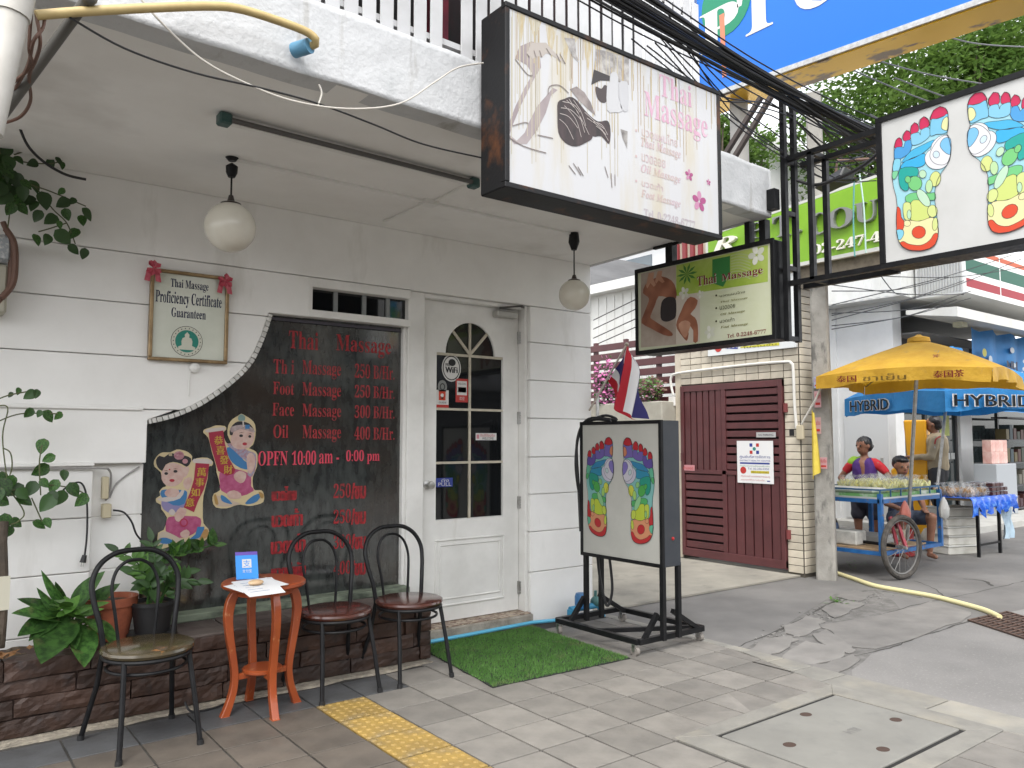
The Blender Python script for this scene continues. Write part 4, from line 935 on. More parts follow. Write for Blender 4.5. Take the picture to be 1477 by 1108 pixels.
# ---------------- standing foot sign on castors
ss = thing('standing_foot_sign', 'wheeled black floor sign with two rainbow foot charts beside the pillar', 'sign', (4.32, 4.22, 0))
SPL = ('x', 4.16)
sy0, sy1, sz0, sz1 = 3.745, 4.525, .605, 1.572
mb = MB(); mb.box(4.172, 4.345, sy0 - .022, sy1 + .02, sz0 - .022, sz1 + .022); mb.build('box', mat('dark_blue_grey_metal', (.022, .026, .034), .5, col2=(.03, .034, .04), scale=8), ss, bevel=.004)
mb = MB()
for a in ((sy0 - .025, sy1 + .025, sz0 - .025, sz0), (sy0 - .025, sy1 + .025, sz1, sz1 + .025), (sy0 - .025, sy0, sz0, sz1), (sy1, sy1 + .025, sz0, sz1)): mb.box(4.152, 4.175, *a)
mb.build('frame', BLACKM, ss)
mb = MB(); mb.box(4.16, 4.171, sy0, sy1, sz0, sz1); mb.build('face', mat('cream_sign_face', (.46, .455, .415), .4, col2=(.41, .405, .37), scale=3), ss)
foot(ss, SPL, (pxuv(SPL, 846.5, 771), pxuv(SPL, 885.3, 630.6)), PAL2, False, .0024)
foot(ss, SPL, (pxuv(SPL, 899.5, 781), pxuv(SPL, 943.6, 631)), PAL2, True, .0024)
mb = MB(); mb.ball((4.26, sy0 - .024, sz0 + .17), .012, n=8, m=6); mb.build('switch', flat('#b01a1a'), ss)
mb = MB()
for x in (4.178, 4.335):
    for y in (sy0 + .0, sy1 - .01): mb = MB(); mb.bar((x, y, .09), (x, y, sz0), .032); mb.build('upright', BLACKM, ss)
by0, by1, bxa, bxb = 3.80, 4.64, 3.99, 4.66
mb = MB()
mb.bar((bxa, by0, .095), (bxa, by1, .095), .036); mb.bar((bxb, by0, .095), (bxb, by1, .095), .036); mb.bar((bxa, by0, .095), (bxb, by0, .095), .036); mb.bar((bxa, by1, .095), (bxb, by1, .095), .036); mb.bar((bxa, by0 + .42, .093), (bxb, by0 + .06, .093), .03)
for y in (by0 + .0, by1 - .1):
    mb.bar((bxa + .05, y, .1), (4.178, y, .26), .03); mb.bar((bxb - .05, y, .1), (4.335, y, .26), .03)
mb.build('base_frame', BLACKM, ss)
cw = MB(); cw.tube([(-.014, 0, .033), (.014, 0, .033)], .033, 16); cwm = cw.mesh('castor', smooth=False); 
cwm.materials.append(mat('castor_rubber', (.22, .20, .18), .6))
for x in (bxa, bxb):
    for y in (by0 + .03, by1 - .03):
        mb = MB(); mb.box(x - .022, x + .022, y - .016, y + .016, .06, .078); mb.box(x - .022, x - .017, y - .012, y + .012, .03, .07); mb.box(x + .017, x + .022, y - .012, y + .012, .03, .07)
        c = mb.build('castor_fork', STEEL, ss)
        w = put('wheel', cwm, None, c); w.location = Vector((x, y, 0)) - ORG[ss]; w.rotation_euler = (0, 0, rnd.uniform(-.5, .5))
mb = MB(); mb.tube(smoothpts([Vector(p) for p in [(4.2, 4.60, .75), (4.2, 4.62, 1.1), (4.17, 4.60, 1.45), (4.2, 4.5, 1.62), (4.3, 4.3, 1.61), (4.28, 4.42, 1.645), (4.2, 4.58, 1.55), (4.18, 4.63, 1.3), (4.2, 4.61, 1.05), (4.22, 4.58, 1.3), (4.2, 4.5, 1.59), (4.24, 4.3, 1.605)]], 8, False), .011, 7)
mb.tube(smoothpts([Vector(p) for p in [(4.26, 4.48, .60), (4.27, 4.46, .4), (4.3, 4.42, .2), (4.34, 4.40, .32), (4.33, 4.42, .58)]], 6, False), .011, 7)
tag(mb.build('power_cable', CABLE, smooth=True), 'coiled black power cable looped over the corner of the floor sign', 'cable')
# blue water meter and valve behind the sign, blue pipe along the wall foot
wm = thing('water_meter', 'blue water meter with valve at the foot of the white pillar', 'water meter', (4.5, 4.82, 0))
mb = MB(); mb.lathe([(.055, .10), (.06, .13), (.06, .19), (.05, .215), (.02, .22)], (4.43, 4.84, 0), 16); mb.build('meter', mat('meter_blue', (.03, .14, .32), .4), wm, smooth=True)
mb = MB(); mb.tube([(4.3, 4.84, .10), (4.62, 4.84, .10)], .025, 10); mb.tube([(4.3, 4.84, .10), (4.3, 4.84, .0)], .025, 10); mb.tube([(4.62, 4.84, .1), (4.66, 4.84, .0)], .025, 10); mb.build('pipe', mat('pipe_blue', (.04, .25, .42), .45), wm, smooth=True)
mb = MB(); mb.ball((4.58, 4.84, .13), .045, n=10, m=8); mb.tube([(4.58, 4.84, .13), (4.58, 4.84, .22)], .012, 8); mb.build('valve', mat('valve_teal', (.06, .16, .15), .5), wm, smooth=True)
mb = MB(); mb.tube([(2.93, 4.935, .018), (3.4, 4.94, .018), (4.0, 4.955, .02), (4.30, 4.87, .02)], .014, 8)
tag(mb.build('water_pipe', mat('pipe_skyblue', (.10, .42, .62), .4), smooth=True), 'thin sky-blue water pipe along the foot of the door step', 'pipe')
# ---------------- artificial turf mat
def g2(px, py): p = gp(px, py); return Vector((p.x, p.y, .006))
mc = [Vector((2.93, 4.90, .006)), Vector((3.96, 4.90, .006)), g2(909, 951), g2(711.6, 993)]
mt = thing('grass_mat', 'green artificial grass mat lying in front of the door', 'mat', (3.4, 4.35, .002))
edge = []
for k in range(4):
    a, b = mc[k], mc[(k + 1) % 4]
    for j in range(14): edge.append(a.lerp(b, j / 14) + Vector((rnd.uniform(-.007, .007), rnd.uniform(-.007, .007), 0)))
mb = MB(); mb.prism([(p.x, p.y, .002) for p in edge][::-1], (0, 0, .006)); mb.build('backing', mat('mat_backing', (.015, .018, .015), .9), mt)
mb = MB()
for i in range(30000):
    a, b = rnd.random(), rnd.random()
    p = mc[0].lerp(mc[1], a).lerp(mc[3].lerp(mc[2], a), b)
    h = rnd.uniform(.010, .02); t = rnd.uniform(0, 6.3); w = Vector((math.cos(t), math.sin(t), 0)) * .0022; l = Vector((rnd.uniform(-.009, .009), rnd.uniform(-.009, .009), h))
    mb.add([p - w, p + w, p + l], [(0, 1, 2)])
tag(mb.build('turf_blades', mat('turf_blade', (.12, .27, .055), .6, col2=(.075, .19, .036), scale=4, transl=.3, col3=(.17, .22, .08), scale3=5, lo3=.58, hi3=.72), mt), kind='stuff')
# ---------------- Thai flag on the pillar corner
fl = thing('flag', 'Thai striped flag hanging from a slanted pole on the pillar corner', 'flag', (4.72, 4.86, 1.8))
FY = ('y', 4.9)
pa, pb = on(FY, 850, 592), on(FY, 904, 497)
pb = Vector((pb.x, pb.y - .0, pb.z)); 
mb = MB(); mb.tube([pa, pb], .009, 8); mb.ball(pb, .02, n=10, m=8); mb.build('pole', mat('pole_wood', (.30, .26, .21), .5), fl, smooth=True)
mb = MB(); mb.bar((4.705, 4.93, 1.62), (4.705, 4.93, 1.86), .03, .01); mb.build('holder', STEEL, fl)
FO_, FK_ = (850, 340), 3.957
def fpt(x, y):
    p = on(FY, FO_[0] + x / FK_, FO_[1] + y / FK_); return p + Vector((0, .035 * math.sin(x * .055 + y * .012) - .02, 0))
def strip(colr, left, right, n=14, m_=6):
    Lp, Rp = smoothpts([Vector(p) for p in left], 6, False), smoothpts([Vector(p) for p in right], 6, False); vs = []; fc = []
    for i in range(n + 1):
        a_ = Lp[round(i * (len(Lp) - 1) / n)]; b_ = Rp[round(i * (len(Rp) - 1) / n)]
        for j in range(m_ + 1): q = a_.lerp(b_, j / m_); vs.append(fpt(q.x, q.y))
    for i in range(n):
        for j in range(m_): k = i * (m_ + 1) + j; fc.append((k, k + 1, k + m_ + 2, k + m_ + 1))
    mb = MB(); mb.add(vs, fc); mb.build('stripe', mat('flag' + colr, colr, .75, col2=colr, bump=.15, bscale=40, transl=.2), fl, smooth='all')
b0 = [(207, 622), (200, 740), (172, 880), (140, 985)]; b1 = [(222, 618), (240, 700), (212, 860), (182, 1003)]; b2 = [(240, 680), (262, 780), (250, 920), (228, 1035)]; b3 = [(246, 720), (282, 870), (300, 960), (316, 1048)]
strip('#c02030', b0, b1); strip('#f0eeee', b1, b2); strip('#2d2a6b', b2, b3); strip('#c02030', [(140, 985), (170, 1012), (200, 1040)], [(182, 1003), (232, 1036), (272, 1052)])
strip('#f0eeee', [(203, 628), (178, 682)], [(207, 640), (203, 735)]); strip('#2d2a6b', [(178, 682), (130, 762)], [(203, 735), (180, 857)]); strip('#f0eeee', [(130, 762), (113, 805)], [(180, 857), (168, 895)]); strip('#c02030', [(113, 805), (100, 832)], [(168, 895), (142, 980)])
# ================================================================== planter, plants, chairs, table
pl_ = thing('brick_planter', 'low dark brown brick planter along the shop front', 'planter', (1.0, 4.8, 0))
PT = .375
def rough_brick(x0, x1, z0, z1, y, dep=.14, xend=False):
    bm = bmesh.new(); nx = max(3, int((x1 - x0) / .03)); nz = 4
    g = [[None] * (nz + 1) for _ in range(nx + 1)]; gb = [[None] * (nz + 1) for _ in range(nx + 1)]
    tilt = rnd.uniform(-.006, .006); out = rnd.uniform(-.014, .006); sd_ = rnd.random() * 50
    for i in range(nx + 1):
        for k in range(nz + 1):
            x = x0 + (x1 - x0) * i / nx; z = z0 + (z1 - z0) * k / nz; edge = (i in (0, nx)) or (k in (0, nz))
            d = noise.fractal(Vector((x * 14, z * 20, sd_)), .8, 2, 4) * .008 + (.004 * rnd.uniform(.3, 1.6) if edge else 0)
            g[i][k] = bm.verts.new(Vector((x + noise.noise(Vector((z * 30, sd_, 1))) * .004, y + out + d, z + tilt * (i / nx - .5) + noise.noise(Vector((x * 9, sd_, 3))) * .005)) - ORG[pl_])
            gb[i][k] = bm.verts.new(Vector((x, y + dep, z)) - ORG[pl_])
    for i in range(nx):
        for k in range(nz): bm.faces.new((g[i][k], g[i + 1][k], g[i + 1][k + 1], g[i][k + 1]))
        bm.faces.new((g[i][nz], g[i + 1][nz], gb[i + 1][nz], gb[i][nz])); bm.faces.new((gb[i][0], gb[i + 1][0], g[i + 1][0], g[i][0]))
    for k in range(nz):
        bm.faces.new((g[0][k + 1], gb[0][k + 1], gb[0][k], g[0][k])); bm.faces.new((g[nx][k], gb[nx][k], gb[nx][k + 1], g[nx][k + 1]))
    me = bpy.data.meshes.new('brick'); bm.to_mesh(me); bm.free()
    o = put('brick', me, BRICK, pl_)
for r in range(4):
    z0 = .008 + r * .092; x = -.9 - r * .13 - rnd.random() * .2
    while x < 2.83:
        w = rnd.uniform(.34, .58); x1 = min(x + w, 2.845)
        if x1 - x > .06: rough_brick(x + .004, x1 - .004, z0 + .003, z0 + .089, 4.6)
        x = x + w
mb = MB(); mb.box(-1, 2.83, 4.625, 4.995, 0, PT - .02); mb.build('mortar_core', mat('planter_core', (.05, .03, .026), .9, col2=(.08, .05, .04), scale=8, bump=.5, bscale=30), pl_)
mb = MB()
n = 60; vs = []; fc = []
for i in range(n + 1):
    for j in range(5):
        x = -1 + 2.0 * i / n; y = 4.66 + .33 * j / 4; vs.append((x, y, PT - .015 + noise.fractal(Vector((x * 8, y * 8, 0)), 1, 2, 4) * .018))
for i in range(n):
    for j in range(4): k = i * 5 + j; fc.append((k, k + 5, k + 6, k + 1))
mb.add(vs, fc); mb.build('soil', SOIL, pl_, smooth=True)
x = 1.0
while x < 2.8:
    w = rnd.uniform(.25, .42); x1 = min(x + w, 2.84)
    mb = MB(); mb.box(x + .004, x1 - .004, 4.60 + rnd.uniform(-.01, .01), 4.965, PT - .018, PT + rnd.uniform(.0, .012)); mb.build('coping_brick', mat('grey_brown_coping', (.14, .115, .10), .8, col2=(.075, .055, .05), scale=6, bump=.5, bscale=30, bdist=.01, rand=.2), pl_, bevel=.008)
    x = x1
# dead leaves on the soil
mb = MB()
for i in range(40):
    p = Vector((.36 + rnd.gauss(0, .07), 4.70 + rnd.gauss(0, .03), PT + .01 + rnd.random() * .02)); t = rnd.uniform(0, 6.3); l = rnd.uniform(.03, .06)
    d = Vector((math.cos(t), math.sin(t), rnd.uniform(-.3, .6))) * l; w = Vector((-math.sin(t), math.cos(t), rnd.uniform(-.3, .3))) * l * .35
    mb.add([p, p + d * .5 + w, p + d, p + d * .5 - w], [(0, 1, 2, 3)])
tag(mb.build('dead_leaves', mat('dead_leaf', (.30, .15, .055), .8, col2=(.18, .09, .04), scale=12), pl_), kind='stuff')

# ---------------- leaves
def leafmesh(name, L=1.0, W=.42, droop=.25, fold=.12, n=7, tip=1.0):
    b = MB(); rows_ = []
    for i in range(n + 1):
        t = i / n; w = W / 2 * (math.sin(math.pi * t ** .75) ** .8) if 0 < t < 1 else .001
        z = -droop * t * t; rows_.append([Vector((-w, t * L, z + fold * w)), Vector((-w * .5, t * L, z + fold * w * .3)), Vector((0, t * L, z)), Vector((w * .5, t * L, z + fold * w * .3)), Vector((w, t * L, z + fold * w))])
    vs = [v for r in rows_ for v in r]; fc = [(i * 5 + j, i * 5 + j + 1, i * 5 + j + 6, i * 5 + j + 5) for i in range(n) for j in range(4)]
    b.add(vs, fc); me = b.mesh(name, smooth=True); return me
def orient(d, nrm):      # local +y along d, +z near nrm
    y = Vector(d).normalized(); z = Vector(nrm); z = (z - y * z.dot(y)); z = z.normalized() if z.length > 1e-6 else Vector((0, 0, 1)); x = y.cross(z)
    return Matrix((x, y, z)).transposed().to_4x4()
def place_leaf(par, me, p, d, nrm, L, wscale=1.0, nm='leaf'):
    o = put(nm, me, None, par)
    o.matrix_local = Matrix.Translation(Vector(p) - ORG[par]) @ orient(d, nrm) @ Matrix.Diagonal((L * wscale, L, L, 1))
    return o
LM = leafmesh('leaf', W=.42); LM.materials.append(LEAF)
LMB = leafmesh('leaf_bright', W=.5, droop=.15); LMB.materials.append(LEAFB)
LMV = leafmesh('vine_leaf', W=.75, droop=.22, fold=.25); LMV.materials.append(LEAFD)
LMV2 = leafmesh('vine_leaf_light', W=.72, droop=.18, fold=.25); LMV2.materials.append(LEAF)
LMZ = leafmesh('leaflet', W=.42, droop=.08, fold=.2, n=5); LMZ.materials.append(LEAFD)
LMY = leafmesh('leaflet_bright', W=.5, droop=.1, fold=.2, n=5); LMY.materials.append(LEAFB)
# broad-leaved lily at the left
lily = thing('broad_leaf_plant', 'glossy broad-leaved green plant growing in the left end of the planter', 'plant', (.72, 4.74, PT))
o3, k3 = (0, 540), 2.638
def W3(x, y, Y): return on(('y', Y), o3[0] + x / k3, o3[1] + y / k3)
lv = [((262, 930), 4.74, (50, 900), 4.62, .42, (0, -.6, 1)), ((262, 900), 4.78, (150, 758), 4.72, .2, (-.6, -.7, .3)), ((268, 900), 4.78, (392, 748), 4.66, .42, (-.7, -.6, .4)), ((250, 920), 4.70, (160, 1078), 4.44, .62, (-.3, -1, .35)),
      ((308, 950), 4.68, (324, 1108), 4.44, .5, (.1, -1, .3)), ((318, 890), 4.80, (452, 792), 4.76, .4, (-.3, -.8, .5)), ((370, 930), 4.70, (440, 1034), 4.52, .42, (.5, -1, .2)), ((200, 930), 4.72, (78, 980), 4.55, .45, (0, -.8, .7)),
      ((250, 890), 4.8, (210, 790), 4.78, .3, (-.3, -.9, .3)), ((290, 890), 4.8, (330, 790), 4.8, .34, (.2, -.9, .3)), ((220, 920), 4.7, (110, 1010), 4.56, .4, (-.3, -.9, .6)), ((330, 930), 4.66, (400, 985), 4.5, .45, (.4, -.9, .5)), ((230, 910), 4.76, (70, 850), 4.7, .3, (-.3, -.7, .7)),
      ((290, 930), 4.72, (380, 900), 4.6, .4, (.2, -.6, .8)), ((260, 940), 4.70, (290, 1040), 4.5, .4, (0, -1, .4)), ((240, 930), 4.75, (140, 820), 4.70, .22, (-.5, -.8, .4))]
LML = [leafmesh('leaf', W=w_, droop=dr_, fold=.22, n=9) for w_, dr_ in ((.5, .05), (.5, .12))]
for m_ in LML: m_.materials.append(LEAF)
for k, (b_, yb, t_, yt, w, nr) in enumerate(lv):
    a, c = W3(*b_, yb), W3(*t_, yt); L_ = (c - a).length
    place_leaf(lily, LML[k % 2], a, c - a, nr, L_, w / .5)
    mb = MB(); base = Vector((.72, 4.76, PT)); mb.tube(smoothpts([base, (base + a) / 2 + Vector((0, 0, .03)), a], 4, False), .007, 6); mb.build('leaf_stalk', LEAFB, lily, smooth=True)
for k in range(26):
    a = W3(rnd.gauss(262, 30), rnd.gauss(905, 18), rnd.uniform(4.6, 4.74)); t = rnd.uniform(0, 6.28)
    place_leaf(lily, LMB, a, Vector((math.cos(t), math.sin(t) * .8 - .3, rnd.uniform(.0, .9))), (0, -.4, 1), rnd.uniform(.07, .13), 1)
# black pot with zz plant
pb_ = on(('z', PT + .01), 208, 905)
zz = thing('potted_plant', 'dark leafed plant in a black plastic pot behind the first chair', 'potted plant', (pb_.x, 4.77, PT))
px_, py_ = pb_.x, 4.77
mb = MB(); mb.lathe([(.085, PT + .004), (.11, PT + .17), (.118, PT + .17), (.118, PT + .19), (.105, PT + .19), (.10, PT + .165)], (px_, py_, 0), 24); mb.lathe([(.11, PT + .002), (.13, PT + .012), (.128, PT + .02)], (px_, py_, 0), 20); mb.build('pot', BLACKP, zz, smooth=True)
mb = MB(); mb.lathe([(.1, PT + .15), (.09, PT + .172), (.02, PT + .176)], (px_, py_, 0), 18); mb.build('soil', SOIL, zz)
stems = [(-.42, .1, .30), (-.06, .1, .34), (.05, -.1, .15), (.3, 0, .16), (-.2, -.2, .13), (.15, -.3, .12), (-.3, -.1, .2), (.42, -.2, .12), (.0, -.2, .10), (-.12, .05, .17), (.22, .1, .19)]
for k, (lx, ly, h) in enumerate(stems):
    base = Vector((px_ + rnd.uniform(-.04, .04), py_ + rnd.uniform(-.03, .03), PT + .17)); tipp = base + Vector((lx * .45, ly * .4, h * (1 if lx < .9 else .55)))
    mid = (base + tipp) / 2 + Vector((-.1 * lx * .3, 0, .06)); P = smoothpts([base, mid, tipp], 6, False)
    mb = MB(); mb.tube(P, [.007 - .0004 * i for i in range(len(P))], 6); mb.build('stem', LEAF, zz, smooth=True)
    nL = 6 if h > .28 else 5
    for i in range(nL):
        q = P[int((.3 + .65 * i / nL) * (len(P) - 1))]; d = (P[-1] - P[0]).normalized()
        for s in (-1, 1):
            sidev = Vector((d.z, 0, -d.x)) * s + d * .7 + Vector((0, rnd.uniform(-.5, .1), rnd.uniform(-.1, .2)))
            place_leaf(zz, LMZ if k % 3 else LMY, q, sidev, Vector((0, -1, .5)), rnd.uniform(.055, .085), 1, 'leaflet')
    place_leaf(zz, LMZ, P[-1], P[-1] - P[-3], (0, -1, .3), .09, 1, 'leaflet')
# terracotta pot
tp = thing('terracotta_pot', 'weathered orange terracotta pot beside the black plastic pot', 'pot', (px_ - .2, 4.84, PT))
mb = MB(); mb.lathe([(.09, PT), (.125, PT + .18), (.135, PT + .18), (.138, PT + .225), (.12, PT + .225), (.112, PT + .19)], (px_ - .2, 4.84, 0), 24); mb.build('pot', mat('terracotta', (.36, .10, .045), .8, col2=(.22, .06, .03), scale=10, bump=.3, bscale=40, col3=(.45, .33, .26), scale3=6, lo3=.6, hi3=.75), tp, smooth=True)
mb = MB(); mb.lathe([(.115, PT + .19), (.1, PT + .2), (.02, PT + .205)], (px_ - .2, 4.84, 0), 16); mb.build('soil', SOIL, tp)
# spray of leaves in front of the window foot
sp_ = thing('leafy_branch', 'green leafy branch reaching along the foot of the menu window', 'plant', (px_ + .25, 4.9, PT + .18))
P = smoothpts([on(('y', 4.93), x, y) for x, y in [(232, 815), (250, 800), (272, 796), (300, 788), (315, 784)]], 5, False)
mb = MB(); mb.tube([Vector((px_ + .03, 4.8, PT + .17))] + P, .006, 6); mb.build('stem', LEAF, sp_, smooth=True)
for k in range(26):
    q = P[rnd.randrange(len(P))]; t = rnd.uniform(-.3, 3.4)
    place_leaf(sp_, LMY if k % 2 else LMV2, q, Vector((math.cos(t), rnd.uniform(-.5, 0), math.sin(t) * .8 - .2)), (0, -1, .4), rnd.uniform(.06, .11), .8)
# climbing vines at the left edge
def vine(name, label, off, sc, lst, Y, stems_, mt=(LMV, LMV2), up=False):
    t = thing(name, label, 'vine', on(('y', Y), off[0] + lst[0][0] / sc, off[1] + lst[0][1] / sc))
    for P in stems_:
        q = smoothpts([on(('y', Y + rnd.uniform(-.02, .03)), off[0] + x / sc, off[1] + y / sc) for x, y in P], 6, False)
        mb = MB(); mb.tube(q, .0035, 5); mb.build('vine_stem', mat('vine_stem', (.09, .10, .04), .7), t, smooth=True)
    for k, (x, y, s) in enumerate(lst):
        c = on(('y', Y + rnd.uniform(-.05, .05)), off[0] + x / sc, off[1] + y / sc); L_ = s / sc / FPX * (c - C0).dot(_f) * 1.15
        a = rnd.uniform(-2.7, -.4) if not up else rnd.uniform(-2.6, -.2)
        d = Vector((math.cos(a), rnd.uniform(-.5, .2), math.sin(a)))
        place_leaf(t, mt[0] if rnd.random() < .7 else mt[1], c - d * L_ * .5, d, Vector((rnd.uniform(-.6, .6), -1, rnd.uniform(-.2, .7))), L_)
    return t
v1 = [(100, 520, 90), (200, 430, 75), (255, 510, 95), (190, 540, 65), (290, 620, 80), (340, 650, 45), (360, 720, 95), (380, 590, 65), (360, 525, 75), (415, 515, 45), (350, 460, 45), (500, 590, 75), (470, 625, 60), (420, 700, 75), (420, 790, 65), (480, 815, 60), (210, 735, 65), (270, 735, 65), (215, 600, 70), (20, 430, 110), (40, 340, 100), (50, 300, 90), (100, 400, 90), (30, 240, 90), (20, 180, 80), (110, 280, 55), (185, 300, 60), (290, 300, 55), (335, 285, 45), (355, 310, 45), (235, 210, 75), (150, 420, 65), (80, 470, 90), (70, 380, 80), (10, 380, 100), (60, 560, 75), (130, 560, 70), (15, 300, 100), (5, 250, 90), (130, 470, 80), (25, 500, 90), (-20, 350, 120), (-30, 250, 110), (-10, 450, 100), (165, 510, 70), (455, 230, 50)]
vine('climbing_vine', 'dark leafed climbing vine hanging over the electricity meter', (0, 160), 3.957, v1, 4.85,
     [[(-30, 250), (80, 280), (200, 300), (340, 290), (455, 200)], [(60, 380), (200, 430), (300, 465), (490, 545)], [(200, 430), (300, 560), (380, 640), (430, 760)], [(-30, 150), (20, 300), (60, 480), (40, 700)], [(80, 250), (200, 215), (290, 180)], [(220, 690), (290, 670), (380, 640)]])
v2 = [(70, 65, 28), (115, 78, 46), (140, 75, 34), (40, 78, 22), (110, 147, 40), (150, 150, 28), (185, 160, 50), (222, 158, 34), (160, 275, 56), (185, 320, 44), (155, 365, 60), (95, 480, 55), (120, 435, 55), (170, 415, 40), (205, 425, 50), (245, 385, 40), (180, 490, 68), (230, 470, 56), (280, 440, 56), (310, 480, 56), (150, 572, 46), (182, 565, 40), (20, 430, 68), (10, 395, 46), (60, 440, 56), (20, 560, 56), (60, 565, 46), (30, 600, 46), (-10, 460, 60), (40, 410, 50), (200, 470, 50), (85, 455, 50), (5, 480, 60)]
vine('climbing_vine', 'light leafed vine climbing the post below the wall ledge', (0, 540), 2.638, v2, 4.74,
     [[(-20, 100), (40, 78), (140, 60)], [(-10, 180), (80, 150), (220, 150)], [(10, 280), (40, 300), (45, 360), (20, 420)], [(-20, 440), (60, 440), (150, 420), (260, 430), (315, 450)], [(155, 460), (150, 340), (160, 270)], [(20, 420), (90, 520), (70, 560), (20, 600), (20, 800)], [(120, 470), (160, 560)], [(-10, 120), (30, 130), (10, 240), (30, 420)]], mt=(LMV2, LMV))
# trunk post at the far left
mb = MB(); mb.tube(smoothpts([Vector((p.x, p.y, p.z)) for p in [W3(-5, 1040, 4.72), W3(5, 850, 4.72), W3(5, 700, 4.73), W3(14, 560, 4.75)]], 5, False), .022, 8); mb.tube(smoothpts([W3(5, 1040, 4.72), W3(18, 850, 4.70), W3(14, 640, 4.73), W3(6, 560, 4.75)], 5, False), .016, 8)
tag(mb.build('vine_trunk', BARK, smooth=True), 'thin brown twisted vine trunks at the left edge', 'vine trunk')
mb = MB(); a, b = W3(0, 770, 4.68), W3(34, 895, 4.68); mb.box(a.x - .05, b.x, 4.675, 4.682, b.z, a.z); tag(mb.build('paper_tag', mat('card_cream', (.58, .55, .44), .7)), 'cream paper tag tied to the vine trunk', 'tag')

# ---------------- cutout stickers of two children with scrolls on the window
KP = ('y', 5.0985)
KO, KK = (200, 580), 5.036
def K(pts): return cp(KO, KK, pts)
CRM = flat('#d9c69a'); SKN2 = mat('print_face', '#d8bcb0', .5, col2='#caa398', scale=20); KRED = flat('#a31f3c'); KPNK = mat('print_pink', '#bd5f86', .5, col2='#a9416d', scale=30); KBLU = flat('#3a79ad'); KBLK = flat('#201d22'); KGLD = flat('#c9a33c'); KWHT = flat('#cfc4bd'); LIL = flat('#8f86b0')
def cutout(label, outline, prints, chars, cpos, csz, shx, seals):
    o_k = pxuv(KP, *K([outline[0]])[0]); t = thing('paper_cutout', label, 'window sticker', at(KP, *o_k), group='paper cutouts on the menu window')
    art('cutout_paper', t, KP, K(outline), CRM, 3, sm=2)
    for j, (m, pts, sm) in enumerate(prints): art('print', t, KP, K(pts), m, 4 + j * .25, sm=sm)
    for ch, (x, y) in zip(chars, cpos): text('lettering', t, KP, ch, K([(x - csz, y + csz)])[0], K([(x + csz, y - csz)])[0], KGLD, 11, bold=.0015)
    return t
boy_o = [(745, 85), (775, 100), (815, 125), (845, 165), (848, 240), (830, 310), (800, 335), (835, 350), (862, 380), (858, 470), (830, 540), (828, 600), (842, 640), (890, 640), (910, 675), (905, 725), (860, 745), (800, 755), (740, 745), (690, 755), (640, 772), (560, 765), (535, 715), (545, 665), (590, 640), (580, 560), (565, 510), (560, 460), (530, 360), (505, 260), (470, 225), (475, 200), (520, 185), (560, 170), (625, 175), (635, 200), (610, 225), (620, 260), (640, 300), (670, 295), (645, 240), (650, 170), (680, 125), (720, 100)]
girl_o = [(180, 365), (230, 365), (275, 345), (320, 350), (360, 365), (388, 395), (385, 430), (420, 408), (500, 405), (540, 435), (530, 465), (508, 470), (500, 560), (470, 680), (465, 790), (470, 880), (505, 920), (510, 970), (480, 1005), (400, 1025), (330, 1015), (270, 1025), (210, 1055), (140, 1058), (140, 950), (180, 930), (205, 840), (165, 780), (160, 745), (130, 730), (125, 700), (155, 680), (150, 650), (175, 620), (200, 610), (170, 570), (160, 510), (115, 470), (112, 425), (145, 380)]
